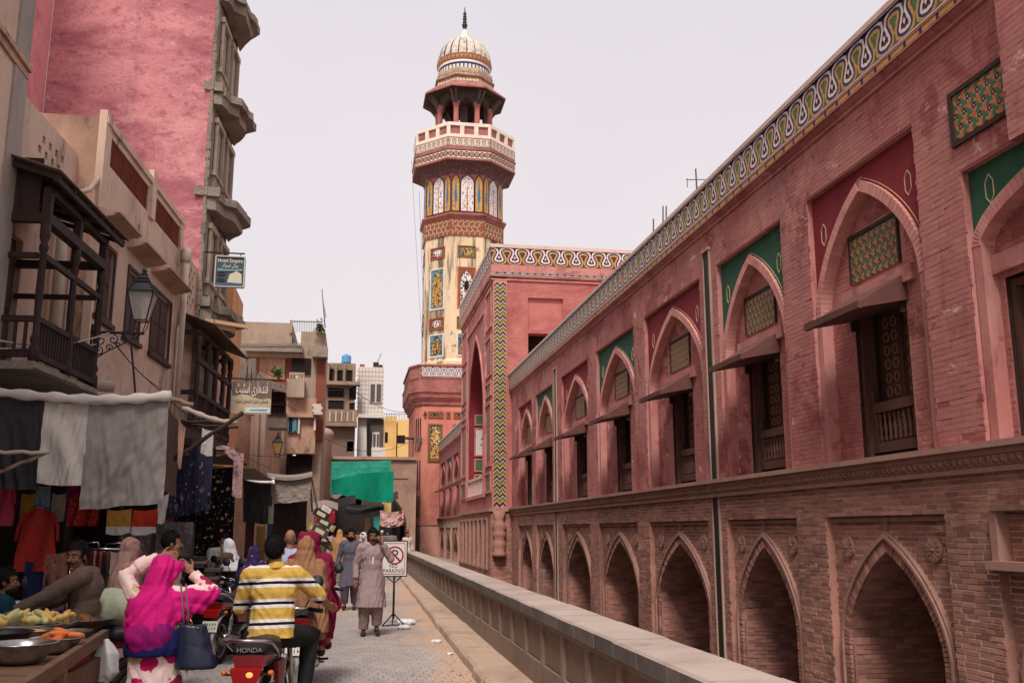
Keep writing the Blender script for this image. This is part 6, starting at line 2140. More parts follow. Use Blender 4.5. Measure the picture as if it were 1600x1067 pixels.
# --- pink woman
PINKC = mat('hot pink chiffon', (214, 30, 122), .8, [((164, 18, 100), (4, 4, 2.5), .42, .68, .8), ((236, 90, 160), (6, 6, 3), .6, .8, .5)], (12, .6, .025), coord='O', spec=.15)
PURPC = mat('purple chiffon', (164, 22, 110), .8, [((84, 14, 84), (4, 4, 3), .42, .68, .8)], (50, .3, .004), coord='O', spec=.15)
def floral(name, base, cols, sc, thr, coord='O', stretch=(1, 1, 1)):
    """cotton print: round petalled blossoms of several colours scattered on a plain ground"""
    m = mat(name, base, .92, (), (13, .5, .02), coord=coord, spec=.1)
    nt = m.node_tree; N, L = nt.nodes, nt.links
    bs = N['Principled BSDF']
    src = N.new('ShaderNodeTexCoord').outputs['Object'] if coord == 'O' else N.new('ShaderNodeNewGeometry').outputs['Position']
    cur = None
    prev = None
    rgb0 = N.new('ShaderNodeRGB'); rgb0.outputs[0].default_value = rgb(*base)
    cur = rgb0.outputs[0]
    for i, (c, k, th) in enumerate(cols):
        mp = N.new('ShaderNodeMapping'); mp.inputs['Scale'].default_value = tuple(sc * k * q for q in stretch); mp.inputs['Location'].default_value = (i * 3.7, i * 1.3, i * 2.1)
        L.new(src, mp.inputs[0])
        nz = N.new('ShaderNodeTexNoise'); nz.inputs['Scale'].default_value = 3.2; nz.inputs['Detail'].default_value = 3
        L.new(mp.outputs[0], nz.inputs['Vector'])
        vo = N.new('ShaderNodeTexVoronoi'); vo.inputs['Scale'].default_value = 1.0; vo.inputs['Randomness'].default_value = .8
        L.new(mp.outputs[0], vo.inputs['Vector'])
        ad = N.new('ShaderNodeMath'); ad.operation = 'MULTIPLY_ADD'; ad.inputs[1].default_value = .42; 
        L.new(nz.outputs['Fac'], ad.inputs[0]); L.new(vo.outputs['Distance'], ad.inputs[2])
        lt = N.new('ShaderNodeMath'); lt.operation = 'LESS_THAN'; lt.inputs[1].default_value = th + .21
        L.new(ad.outputs[0], lt.inputs[0])
        mx = N.new('ShaderNodeMix'); mx.data_type = 'RGBA'
        L.new(lt.outputs[0], mx.inputs['Factor']); L.new(cur, mx.inputs[6]); mx.inputs[7].default_value = rgb(*c)
        cur = mx.outputs[2]
    L.new(cur, bs.inputs['Base Color'])
    return m
FLOR = floral('floral cotton', (226, 196, 190), [((186, 170, 130), 3.2, .30), ((172, 24, 84), 2.0, .36), ((206, 90, 130), 5.5, .22), ((120, 16, 60), 2.0, .12)], 2.6, .3)
WX, WY = at(250, 900, 7.75).x, 7.75
PW = person('woman in hot pink scarf and floral dress raising both arms beside the food cart', (WX, WY, 0), R(4),
       dict(_abs=True, hip=(0, 0, .80), chest=(0, .01, 1.10), neck=(0, .0, 1.27), head=(.01, .03, 1.385), shL=(-.165, 0, 1.225), shR=(.165, 0, 1.225),
            elL=(-.255, .06, 1.37), wrL=(-.02, .07, 1.505), haL=(.06, .08, 1.515), elR=(.37, .02, 1.255), wrR=(.225, .06, 1.385), haR=(.165, .07, 1.44),
            hiL=(-.09, 0, .78), hiR=(.09, 0, .78), knL=(-.1, .02, .43), knR=(.1, .02, .43), anL=(-.1, 0, .08), anR=(.1, 0, .08), toL=(-.11, .14, .03), toR=(.11, .14, .03)),
       H=1.52, vox=.007, yaw=R(-10), face=True, hair=True, kameez=FLOR, hem=.28, trousers=FLOR, fold=.013)
# her scarf: over the head, gathered to the right hand, draped in a deep loop down the back
t = MB()
HMw = Matrix.Rotation(R(-10), 3, 'Z')
loft(t, [(.02, -.01, 1.515, .03, .03, .0, 5, 0), (.01, -.005, 1.49, .068, .078, .0, 5, 0), (.005, -.005, 1.43, .097, .113, .0, 5, 0), (0, -.005, 1.37, .10, .112, .01, 5, .4), (-.01, -.015, 1.30, .105, .10, .02, 5, .8),
         (-.02, -.03, 1.245, .14, .105, .03, 5, 1.2), (-.03, -.04, 1.18, .175, .115, .03, 5, 1.5), (-.035, -.05, 1.10, .175, .12, .03, 5, 1.8), (-.035, -.055, 1.02, .165, .125, .03, 5, 2.1), (-.035, -.055, .96, .15, .12, .03, 5, 2.4)], 40)
tip(t, (.03, -.0, 1.475), (.165, .04, 1.435), .035, .02); tip(t, (.06, .0, 1.42), (.15, .03, 1.42), .06, .03); tip(t, (.06, -.02, 1.34), (.14, .02, 1.405), .05, .025)
tip(t, (-.16, -.01, 1.235), (-.175, -.04, 1.0), .055, .05)
tip(t, (.08, -.03, 1.215), (.35, .01, 1.21), .062, .066); tip(t, (.08, -.04, 1.15), (.30, .0, 1.135), .062, .05); tip(t, (.09, -.05, 1.08), (.20, -.01, 1.07), .06, .045); tip(t, (.34, .01, 1.22), (.39, .02, 1.24), .066, .05)
place('head_scarf', remesh(t, 'head_scarf', PINKC, .0075, (.014, 7, 2.6, 4.0), 4, (Vector((.80, .1, -.48)), .08, .010)), PW)
t = MB()
t.ell((-.035, -.095, .95), (.172, .105, .135), 0, 28, 16); t.ell((-.03, -.09, .89), (.15, .095, .10), 0, 28, 16)
place('scarf_loop', remesh(t, 'scarf_loop', PURPC, .008, (.008, 7, 3.0, 2.0), 4, (Vector((.5, .1, .75)), .08, .004)), PW)
t = MB()
loft(t, [(0, -.01, .98, .185, .145, .02, 5, 0), (0, -.015, .86, .215, .16, .03, 6, .3), (-.01, -.015, .80, .20, .155, .03, 6, .6)])
place('navy_wrap', remesh(t, 'navy_wrap', cloth_mat('navy cloth', (30, 34, 84)), .012, (.01, 9, 4, 1)), PW)
t = MB(); cuff(t, (-.17, .065, 1.42), (-.09, .07, 1.475), .062, .058); place('sleeve_cuff', remesh(t, 'sleeve_cuff', FLOR, .008, (.008, 14, 14, 2)), PW)
# handbag on her right side
bg = thing('handbag', 'dark navy leather handbag with grey straps hanging at the pink woman', 'handbag', (0, 0, 0), world_parts=False)
t = MB()
loft(t, [(.30, -.06, .70, .135, .065, .0, 3, 0), (.30, -.06, .72, .15, .075, .02, 3, 0), (.285, -.06, .85, .125, .065, .03, 4, .4), (.265, -.06, 1.0, .095, .045, .05, 4, .7), (.26, -.06, 1.02, .09, .03, .06, 4, .8)])
place('bag_body', remesh(t, 'bag_body', mat('navy leather', (26, 32, 56), .4, [((16, 20, 38), (7, 7, 7), .45, .7, .7)], coord='O', spec=.5), .009, (.012, 9, 6, 3.0)), bg)
t = MB()
for dx in (0, .035):
    t.tube([(.20 + dx, -.09, 1.0), (.19 + dx, -.10, 1.12), (.165 + dx, -.07, 1.26), (.155 + dx, .0, 1.30)], [.013] * 4, 8, squash=.5)
t.build('straps', mat('grey strap', (112, 102, 104), .6), bg)
t = MB(); t.lathe([(.018, 0), (.018, .006)], 10, (.30, -.105, .99)); t.tube([(.255, -.10, 1.0), (.26, -.105, 1.03), (.24, -.10, 1.06)], .006, 6); t.build('clasp', mat('brass', (170, 132, 80), .35, metal=1.0), bg)
bg.location = PW.location; bg.rotation_euler = PW.rotation_euler

# --- rider in striped shirt (sits on the red motorbike built below)
STRIPE = mat('striped polo cotton', (200, 160, 60), .92, (), (11, .6, .025), coord='O', spec=.1,
             stripes=((-.03, .10, 1.0), .165, [(0.0, (196, 158, 76)), (.50, (216, 206, 200)), (.66, (26, 24, 26)), (.80, (216, 206, 200)), (.95, (196, 158, 76))], .012))
RX, RY, RRZ = at(427, 900, 8.5).x, 8.5, R(-6)
RID = person('motorbike rider in yellow white and black striped polo shirt seen from behind', (RX, RY, 0), RRZ,
       dict(_abs=True, hip=(0, .02, .86), chest=(.0, .09, 1.20), neck=(.01, .10, 1.385), head=(-.02, .13, 1.53), shL=(-.21, .08, 1.325), shR=(.20, .08, 1.325),
            elL=(-.29, .16, 1.05), wrL=(-.36, .42, 1.04), haL=(-.36, .50, 1.03), elR=(.36, .18, 1.15), wrR=(.41, .42, 1.06), haR=(.43, .50, 1.04),
            hiL=(-.10, .04, .84), hiR=(.10, .04, .84), knL=(-.25, .44, .80), knR=(.27, .42, .80), anL=(-.20, .32, .38), anR=(.25, .28, .36), toL=(-.2, .46, .33), toR=(.26, .42, .31)),
       H=1.74, vox=.0065, face=True, kameez=STRIPE, hem=.82, sleeve=.5, tshirt=True, trousers=mat('black denim', (26, 25, 27), .9, [((44, 42, 44), (8, 8, 8), .5, .72, .6)], (80, .4, .004), coord='O'), baggy=.92, width=1.06, fold=.010)
t = MB(); cuff(t, (.01, .085, 1.37), (.005, .10, 1.425), .085, .066, 14); place('collar', remesh(t, 'collar', mat('ochre collar cotton', (194, 154, 70), .9), .008, (.006, 12, 6, 1)), RID)
# --- moustached man on the bike at the left
K_TAUPE = cloth_mat('taupe cotton', (98, 80, 72))
LX, LY = at(140, 900, 9.3).x, 9.3
LM = person('moustached man in taupe tunic sitting on a motorbike and looking at the camera', (LX, LY, 0), R(90),
       dict(_abs=True, hip=(0, -.02, .88), chest=(0, .02, 1.19), neck=(0, .08, 1.36), head=(-.01, .12, 1.475), shL=(-.20, .03, 1.30), shR=(.20, .03, 1.30),
            elL=(-.24, .30, 1.14), wrL=(-.25, .52, 1.02), haL=(-.25, .60, 1.0), elR=(.25, .28, 1.1), wrR=(.28, .5, 1.02), haR=(.28, .58, 1.0),
            hiL=(-.1, .0, .86), hiR=(.1, 0, .86), knL=(-.24, .42, .82), knR=(.24, .42, .82), anL=(-.2, .30, .38), anR=(.2, .3, .38), toL=(-.2, .44, .33), toR=(.2, .44, .33)),
       H=1.74, skin=SKIND, vox=.0075, yaw=R(72), pitch=R(-4), moustache=True, kameez=K_TAUPE, hem=.74, trousers=K_TAUPE, baggy=1.1, width=1.08)
# --- others near the stalls
def stand(label, px, y, rz, **k):
    return person(label, ground_at(px, y), R(rz), **k)
WALK = dict(knL=(-.1, .12, .5), anL=(-.1, .04, .12), toL=(-.11, .18, .06), knR=(.1, 0, .49), anR=(.1, -.14, .12), toR=(.11, 0, .03))
BROWNC = cloth_mat('camel brown chador', (148, 106, 78))
MAROON = cloth_mat('maroon dupatta', (124, 30, 58))
SITB = dict(hip=(0, 0, .86), chest=(0, .02, 1.18), neck=(0, .02, 1.35), head=(0, .04, 1.48), shL=(-.18, .02, 1.30), shR=(.18, .02, 1.30), elL=(-.22, .1, 1.05), elR=(.22, .1, 1.05), wrL=(-.12, .26, .98), wrR=(.12, .26, .98), haL=(-.06, .3, .98), haR=(.06, .3, .98),
            hiL=(-.09, 0, .84), hiR=(.09, 0, .84), knL=(-.2, .36, .78), knR=(.2, .36, .78), anL=(-.2, .26, .4), anR=(.2, .26, .4), toL=(-.2, .38, .36), toR=(.2, .38, .36))
person('woman wrapped in camel brown chador riding pillion ahead of the striped rider', ground_at(478, 11.2), R(-4), dict(SITB), H=1.74, vox=.011, face=False, hair=False, kameez=BROWNC, hem=.5, trousers=MAROON, scarf=BROWNC, scarf_len=.62, width=.95, fold=.016)
MR = person('woman in maroon dupatta riding in front of the brown chador woman', ground_at(487, 11.75), R(-4), dict(SITB), H=1.80, vox=.012, face=False, hair=False, kameez=MAROON, hem=.5, trousers=MAROON, scarf=MAROON, scarf_len=.8, width=1.0, fold=.016)
t = MB()
t.sheet(lambda u, v: V(.08 + u * .14 + v * .17 + .02 * math.sin(v * 9), -.05 - .10 * v + .05 * math.sin(u * 9 + v * 3), 1.32 - v * .62 + .06 * u + .08 * v * v * u), 14, 22, 0, .008)
t.build('blown_dupatta', MAROON, MR)
stand('bald man in pale blue shirt seen from behind near the stalls', 454, 14.0, 0, J=WALK, vox=.013, face=False, hair=False, kameez=cloth_mat('pale blue cotton', (168, 176, 200)), trousers=cloth_mat('grey cotton', (150, 146, 146)), H=1.70)
stand('woman in white head scarf and olive shawl bending over by the motorbikes', 374, 15.6, 70, J=dict(chest=(0, .10, 1.24), neck=(0, .16, 1.40), head=(0, .20, 1.53), shL=(-.18, .12, 1.37), shR=(.18, .12, 1.37), elL=(-.2, .25, 1.12), elR=(.2, .25, 1.12), wrL=(-.1, .4, 1.05), wrR=(.1, .4, 1.05), haL=(-.05, .46, 1.05), haR=(.05, .46, 1.05)),
      vox=.012, face=True, kameez=cloth_mat('olive shawl wool', (98, 82, 62)), hem=.32, trousers=cloth_mat('olive shawl wool', (98, 82, 62)), scarf=cloth_mat('white chiffon', (222, 216, 220)), H=1.62, fold=.014, width=1.1)
stand('boy in pale grey tunic with both hands at his mouth beside parked motorbikes', 349, 16.8, 200, J=dict(elL=(-.24, .10, 1.16), wrL=(-.09, .2, 1.34), haL=(-.03, .18, 1.42), elR=(.24, .10, 1.16), wrR=(.09, .2, 1.34), haR=(.03, .18, 1.42), head=(0, .03, 1.585)), vox=.011, pitch=R(-12), yaw=R(20),
      kameez=cloth_mat('pale grey cotton', (174, 168, 168)), hem=.5, trousers=cloth_mat('pale grey cotton', (174, 168, 168)), baggy=1.2, H=1.66)
stand('woman in purple flowered scarf half hidden behind the striped rider', 398, 15.0, 10, vox=.013, face=False, hair=False, kameez=floral('purple print', (62, 48, 92), [((150, 120, 170), 9, .26), ((40, 26, 80), 6, .3)], 2.0, .3), hem=.4, trousers=K_SLATE, scarf=MATS['purple print'], H=1.46)
stand('woman in dusty rose shawl standing by the clothes rack', 207, 11.4, -60, J=dict(elL=(-.22, .15, 1.2), wrL=(-.05, .22, 1.38), haL=(0, .2, 1.44)), vox=.011, face=True, kameez=cloth_mat('dusty rose shawl', (170, 130, 122)), hem=.4, trousers=K_TAUPE, scarf=MATS['dusty rose shawl'], scarf_len=.8, H=1.60, fold=.015)
stand('man in beige tunic standing sideways behind the pink woman', 268, 11.0, -80, vox=.011, kameez=cloth_mat('beige cotton', (196, 176, 152)), trousers=MATS['beige cotton'], moustache=True, H=1.68)
person('man in teal tunic seated at the left edge behind the cart', (at(4, 900, 9.6).x, 9.6, -.22), R(-75), dict(SITB), H=1.70, vox=.011, skin=SKIND, yaw=R(-10), beard=True, moustache=True, kameez=cloth_mat('dark teal cotton', (22, 56, 66)), hem=.6, trousers=K_SLATE)
# --- crowd down the street
W_OFF = cloth_mat('off white cotton', (206, 190, 184)); K_NAVY = cloth_mat('navy cotton', (44, 48, 70)); K_TAN = cloth_mat('tan shawl', (186, 140, 96)); K_BLK = cloth_mat('black cotton', (36, 33, 36)); K_RED = cloth_mat('crimson cotton', (140, 36, 60)); K_GRY = cloth_mat('mid grey cotton', (120, 112, 112)); K_OLV = cloth_mat('olive cotton', (96, 88, 60)); K_AQUA = cloth_mat('aqua cotton', (90, 150, 158))
WCAP = mat('white cap cotton', (214, 208, 204), .9)
stand('young woman in white patterned head scarf facing the camera behind the slate blue man', 568, 25, 180, J=WALK, vox=.013, kameez=W_OFF, trousers=W_OFF, scarf=cloth_mat('white scarf', (214, 206, 206)), H=1.64)
CR = person('porter in olive tunic carrying a tall stack of cartons on his shoulder', ground_at(500, 25), R(0), dict(WALK, elR=(.3, .0, 1.3), wrR=(.22, .06, 1.5), haR=(.16, .06, 1.58)), vox=.014, face=False, kameez=K_OLV, trousers=K_OLV, H=1.66)
stand('man in white skull cap and pale tunic walking away in mid street', 511, 38, 0, J=WALK, vox=.016, face=False, cap=WCAP, kameez=W_OFF, trousers=W_OFF, finger=False)
stand('man in navy jacket walking away right of the white capped man', 520, 40, 0, J=WALK, vox=.018, face=False, kameez=K_NAVY, trousers=K_NAVY, hem=.8, finger=False)
stand('woman in tan shawl walking away left of the slate blue man', 531, 33, 0, vox=.018, face=False, hair=False, kameez=K_TAN, trousers=K_TAN, scarf=K_TAN, scarf_len=.7, finger=False)
stand('woman in crimson shawl behind the porter', 474, 20, 8, vox=.016, face=False, hair=False, kameez=K_RED, trousers=K_RED, scarf=K_RED, scarf_len=.7, H=1.66, finger=False)
FARP = [('man in aqua tunic standing in the shade of the gate', 606, 55, 160, K_AQUA, 0), ('man in white shirt sitting by the far end of the parapet', 637, 44, 200, W_OFF, 0), ('white capped man in the crowd under the gate arch', 597, 50, 180, K_GRY, 1), ('dark clad man in the crowd left of the signboard', 588, 47, 170, K_BLK, 0),
        ('grey clad man walking under the banner at the gate', 613, 52, 0, K_GRY, 0), ('man in black at the left foot of the gate', 541, 53, 20, K_BLK, 0), ('woman in crimson far down the left side of the street', 528, 46, 0, K_RED, 2), ('woman in black shawl at the far left stalls', 517, 50, 0, K_BLK, 2),
        ('off white clad man by the far left stalls', 505, 44, 30, W_OFF, 0), ('navy clad man near the far red awning', 489, 42, 0, K_NAVY, 0), ('olive clad man at the middle left stalls', 463, 34, 60, K_OLV, 0), ('woman in black at the middle left stalls', 440, 30, 60, K_BLK, 2),
        ('man in crimson at the gate passage', 578, 60, 180, K_RED, 0), ('man in tan clothes inside the gate passage', 560, 64, 180, K_TAN, 0), ('grey clad man inside the gate passage', 550, 60, 0, K_GRY, 0), ('white capped man far inside the gate passage', 569, 70, 180, W_OFF, 1)]
for (lb, px, y, rz, m_, kind) in FARP:
    stand(lb, px, y, rz, J=WALK, vox=.022, face=False, hair=kind != 2, kameez=m_, trousers=m_, cap=WCAP if kind == 1 else None, scarf=m_ if kind == 2 else None, scarf_len=.7, H=1.62 + .1 * random.random(), finger=False)
# ------------------------------------------------------------------ motorbikes
BLK = mat('black plastic', (26, 25, 26), .55)
SEATM = mat('black vinyl seat', (32, 30, 31), .5, [((52, 48, 47), (7, 7, 7), .55, .75, .6)], coord='O')
CHROME = mat('dull chrome', (176, 172, 170), .25, metal=1.0)
ALU = mat('cast aluminium', (132, 128, 124), .45, [((84, 80, 78), (12, 12, 12), .5, .7, .7)], metal=.7, coord='O')
RUB = mat('tyre rubber', (34, 32, 32), .85, [((66, 60, 55), (8, 8, 8), .55, .75, .6)], coord='O')
PLATE = mat('white number plate', (204, 200, 192), .6)
PLG = mat('green plate band', (44, 98, 70), .6)
AMB = mat('amber lens', (208, 96, 30), .3)
def text_mesh(name, body, size, m, mtx, parent=None, extrude=.002, align='CENTER', width=None):
    cu = bpy.data.curves.new(name, 'FONT')
    cu.body = body; cu.size = size; cu.extrude = extrude; cu.align_x = align; cu.align_y = 'CENTER'; cu.resolution_u = 3
    o = bpy.data.objects.new(name, cu); WORK.collection.objects.link(o)
    WORK.view_layers[0].update()
    me = bpy.data.meshes.new_from_object(o.evaluated_get(WORK.view_layers[0].depsgraph))
    bpy.data.objects.remove(o); bpy.data.curves.remove(cu)
    me.name = name
    me.materials.clear(); me.materials.append(m)
    if width and len(me.vertices):
        xs = [v.co.x for v in me.vertices]
        k = width / (max(xs) - min(xs)); c = (max(xs) + min(xs)) / 2
        for v in me.vertices: v.co.x = (v.co.x - c) * k
    return place(name, me, parent, None, mtx)

def motorbike(label, paint, lit=False, group=None, steer=0.0):
    t = thing('motorbike', label, 'motorbike', (0, 0, 0), group, world_parts=False)
    RW, WB = .29, .61
    for nm, y in (('rear', -WB), ('front', WB)):
        w = MB()
        ring = []
        n = 36
        for i in range(n + 1):
            a = 2 * math.pi * i / n
            ring.append((0, y + (RW - .045) * math.cos(a), RW + (RW - .045) * math.sin(a)))
        w.tube(ring, .045, 10, 0, cap=False, squash=1.0)
        for i in range(44):
            a = 2 * math.pi * i / 44
            c = Vector((0, y + (RW - .003) * math.cos(a), RW + (RW - .003) * math.sin(a)))
            rd_ = Vector((0, math.cos(a), math.sin(a))); tg = Vector((0, -math.sin(a), math.cos(a)))
            for sg in (-1, 1): w.obox(c + Vector((sg * .017, 0, 0)) - rd_ * .004, (.013, 0, 0), tg * .011, rd_ * .006)
        wo = w.build('wheel', RUB, t)
        r_ = MB()
        ring = [(0, y + (RW - .085) * math.cos(2 * math.pi * i / n), RW + (RW - .085) * math.sin(2 * math.pi * i / n)) for i in range(n + 1)]
        r_.tube(ring, .018, 8, 0, cap=False, squash=1.4)
        r_.build('rim', CHROME, wo)
        s_ = MB()
        for i in range(18):
            a = 2 * math.pi * i / 18
            sg = 1 if i % 2 else -1
            s_.tube([(sg * .035, y + .05 * math.cos(a + .5 * sg), RW + .05 * math.sin(a + .5 * sg)), (0, y + (RW - .09) * math.cos(a), RW + (RW - .09) * math.sin(a))], .0028, 4, 0)
        stuff(s_.build('spokes', CHROME, wo))
        h = MB(); h.lathe([(.03, -.07), (.062, -.06), (.062, .06), (.03, .07)], 16, (0, 0, 0), axis=Matrix.Translation((0, y, RW)) @ Matrix.Rotation(math.pi / 2, 4, 'Y')); h.build('hub', ALU, wo)
    def arcs(y, r0, a0, a1, wd, m, name):
        mb = MB()
        n = 16
        pts = []
        for i in range(n + 1):
            a = a0 + (a1 - a0) * i / n
            pts.append([(x, y + (r0 - e) * math.cos(a), RW + (r0 - e) * math.sin(a)) for x, e in ((-wd, .03), (-wd * .7, .0), (0, -.008), (wd * .7, .0), (wd, .03))])
        vs_ = [p for r in pts for p in r]
        mb.add(vs_, [(i * 5 + k, i * 5 + k + 1, (i + 1) * 5 + k + 1, (i + 1) * 5 + k) for i in range(n) for k in range(4)], 0, True)
        mb.build(name, m, t)
    arcs(-WB, .355, R(20), R(205), .075, CHROME, 'rear_fender')
    arcs(WB, .335, R(5), R(150), .06, CHROME, 'front_fender')
    f = MB()
    for sg in (-1, 1):
        f.tube([(sg * .08, -.62, RW), (sg * .07, -.2, .30), (sg * .06, .0, .28)], .018, 8)
        f.tube([(sg * .06, .0, .3), (sg * .05, .12, .60), (sg * .03, .40, .82)], .017, 8)
        f.tube([(sg * .09, -.75, .72), (sg * .09, -.3, .70), (sg * .05, .12, .66)], .016, 8)
        f.tube([(sg * .11, -.02, .28), (sg * .26, .02, .28)], .014, 8)
        f.tube([(sg * .10, -.38, .30), (sg * .25, -.40, .30)], .012, 8)
    f.build('frame', BLK, t)
    for sg in (-1, 1):
        s_ = MB(); s_.tube([(sg * .11, -.60, RW + .03), (sg * .115, -.52, .62)], .022, 8)
        pts = []
        for i in range(60):
            a = i * 1.0
            u = .25 + .6 * i / 60
            c = Vector((sg * .11, -.60 + .08 * u, RW + .03 + .30 * u))
            pts.append(c + Vector((.034 * math.cos(a), .034 * math.sin(a), 0)))
        s_.tube(pts, .007, 5)
        s_.build('rear_shock', CHROME, t)
    e = MB()
    e.obox((0, .02, .34), (.10, 0, 0), (0, .15, 0), (0, 0, .09))
    e.lathe([(.10, -.14), (.115, -.12), (.115, .12), (.10, .14)], 18, axis=Matrix.Translation((0, -.02, .33)) @ Matrix.Rotation(math.pi / 2, 4, 'Y'))
    for k in range(7): e.obox((0, .16 + .018 * k, .42 + .032 * k), (.085, 0, 0), (0, .075, -.03), (0, .004, .007))
    e.obox((0, .22, .52), (.055, 0, 0), (0, .05, -.02), (0, .03, .10))
    e.build('engine', ALU, t)
    ex = MB(); ex.tube([(.09, .30, .50), (.11, .36, .36), (.13, .25, .22), (.14, -.1, .24), (.15, -.3, .27)], .02, 10); ex.tube([(.15, -.28, .27), (.16, -.36, .28), (.165, -.85, .36), (.165, -.90, .365)], [.022, .045, .05, .035], 12)
    ex.build('exhaust_pipe', CHROME, t)
    tk = MB()
    rings = []
    for (y, z, rx, rz) in ((-.12, .76, .07, .06), (-.06, .785, .11, .09), (.08, .81, .135, .115), (.24, .825, .135, .115), (.36, .83, .10, .09), (.41, .83, .05, .05)):
        rings.append([(rx * math.cos(a) * (1 if math.sin(a) > -.3 else .9), y, z + rz * math.sin(a)) for a in [2 * math.pi * k / 18 for k in range(18)]])
    vs_ = [p for r in rings for p in r]
    tk.add(vs_, [(i * 18 + k, i * 18 + (k + 1) % 18, (i + 1) * 18 + (k + 1) % 18, (i + 1) * 18 + k) for i in range(5) for k in range(18)] + [tuple(range(18)), tuple(reversed(range(90, 108)))], 0, True)
    tko = tk.build('fuel_tank', paint, t)
    cp = MB(); cp.lathe([(.035, 0), (.035, .02), (.02, .028)], 14, (0, .16, .915)); cp.build('fuel_cap', CHROME, tko)
    for sg in (-1, 1):
        dk = MB()
        dk.poly([(sg * .141, .02, .77), (sg * .141, .30, .80), (sg * .141, .22, .85), (sg * .141, .0, .82)], 0); dk.poly([(sg * .143, .06, .785), (sg * .143, .2, .80), (sg * .143, .14, .83)], 1)
        dk.build('tank_decal', [mat('white decal', (206, 204, 206), .5), mat('blue green decal', (40, 110, 120), .5)], tko)
        sp = MB(); sp.prism([(sg * .10, -.30, .50), (sg * .10, -.02, .48), (sg * .10, .04, .66), (sg * .10, -.34, .68)], (sg * .03, 0, 0)); sp.build('side_panel', paint, t)
    se = MB()
    rr = []
    for (y, z, hw, th) in ((-.84, .80, .10, .03), (-.82, .83, .125, .06), (-.5, .815, .135, .075), (-.25, .79, .13, .075), (-.06, .80, .10, .07), (.02, .82, .07, .04)):
        rr.append([(x * hw, y, z + th * q) for x, q in ((-1, -.7), (-1.04, .2), (-.85, .75), (-.4, 1.0), (0, 1.05), (.4, 1.0), (.85, .75), (1.04, .2), (1, -.7))])
    vs_ = [p for r in rr for p in r]
    se.add(vs_, [(i * 9 + k, i * 9 + k + 1, (i + 1) * 9 + k + 1, (i + 1) * 9 + k) for i in range(5) for k in range(8)] + [tuple(range(9)), tuple(reversed(range(45, 54)))] + [(i * 9, (i + 1) * 9, (i + 1) * 9 + 8, i * 9 + 8) for i in range(5)], 0, True)
    se.build('seat', SEATM, t)
    tc = MB(); tc.prism([(-.10, -.86, .70), (.10, -.86, .70), (.12, -.86, .79), (-.12, -.86, .79)], (0, .5, -.01)); tc.build('tail_cowl', paint, t)
    gr_ = MB(); gr_.tube([(-.15, -.45, .74), (-.165, -.62, .80), (-.165, -.86, .88), (-.13, -.95, .90), (0, -.97, .905), (.13, -.95, .90), (.165, -.86, .88), (.165, -.62, .80), (.15, -.45, .74)], .013, 8); gr_.build('grab_rail', CHROME, t)
    tl = MB(); tl.prism([(-.085, -.90, .62), (.085, -.90, .62), (.115, -.90, .71), (-.115, -.90, .71)], (0, -.06, -.012)); tl.build('tail_light', mat('lit red lens', (112, 12, 14), .25, emit=((255, 34, 22), .06)) if lit else mat('red lens', (150, 20, 20), .25), t)
    if lit:
        tb = MB(); tb.ell((.03, -.955, .665), (.028, .012, .022)); tb.build('tail_bulb', mat('glowing bulb', (255, 120, 60), .4, emit=((255, 140, 70), 1.2)), t)
    np_ = MB(); np_.obox((0, -.965, .50), (.10, 0, 0), (0, .003, 0), (0, .02, .065), 0)
    npo = np_.build('number_plate', PLATE, t)
    nm = MB()
    rg_ = random.Random(label)
    nm.obox((-.055, -.9695, .475), (.04, 0, 0), (0, .0008, 0), (0, .0065, .032), 1)
    for r_ in range(2):
        for k in range(5):
            x = -.07 + k * .034
            if r_ == 0 and k < 2: continue
            z = .475 + r_ * .05
            nm.obox((x, -.9705 + (z - .5) * .28, z), (.004, 0, 0), (0, .001, 0), (0, .004, .016)); nm.obox((x + .008, -.9705 + (z - .5) * .28, z + rg_.choice((-.012, .0, .012))), (.008, 0, 0), (0, .001, 0), (0, .001, .004))
    stuff(nm.build('plate_marks', [BLK, PLG], npo))
    for sg in (-1, 1):
        ti = MB(); ti.tube([(sg * .06, -.90, .66), (sg * .16, -.90, .66)], .008, 6); ti.build('turn_signal_arm', BLK, t)
        ti = MB(); ti.ell((sg * .17, -.88, .67), (.024, .03, .02)); ti.build('turn_signal', AMB, t)
        fk = MB(); fk.tube([(sg * .085, WB, RW), (sg * .085, .50, .62), (sg * .085, .40, .92)], [.026, .024, .018], 10); fk.build('fork', CHROME, t)
        mi = MB(); mi.tube([(sg * .22, .36, 1.04), (sg * .28, .36, 1.16), (sg * .30, .34, 1.24)], .006, 6); mi.lathe([(.0, -.008), (.055, -.006), (.058, .0), (.055, .006), (0, .008)], 16, axis=Matrix.Translation((sg * .32, .34, 1.26)) @ Matrix.Rotation(math.pi / 2, 4, 'X')); mi.build('mirror', BLK, t)
    hb = MB(); hb.tube([(-.37, .26, 1.02), (-.24, .34, 1.03), (-.1, .40, .96), (.1, .40, .96), (.24, .34, 1.03), (.37, .26, 1.02)], .012, 8); hb.build('handlebar', CHROME, t)
    for sg in (-1, 1):
        g = MB(); g.tube([(sg * .26, .33, 1.03), (sg * .38, .255, 1.02)], .020, 10); g.tube([(sg * .24, .37, 1.03), (sg * .38, .33, 1.02)], .006, 6); g.build('grip', BLK, t)
    hl = MB(); hl.lathe([(.02, -.10), (.075, -.07), (.09, .0), (.092, .02)], 20, axis=Matrix.Translation((0, .50, .90)) @ Matrix.Rotation(-math.pi / 2, 4, 'X')); hl.build('headlight', paint, t)
    hg = MB(); hg.lathe([(.085, .02), (.06, .04), (.0, .048)], 20, axis=Matrix.Translation((0, .50, .90)) @ Matrix.Rotation(-math.pi / 2, 4, 'X')); hg.build('headlight_lens', mat('clear lens', (190, 192, 196), .1, spec=.8), t)
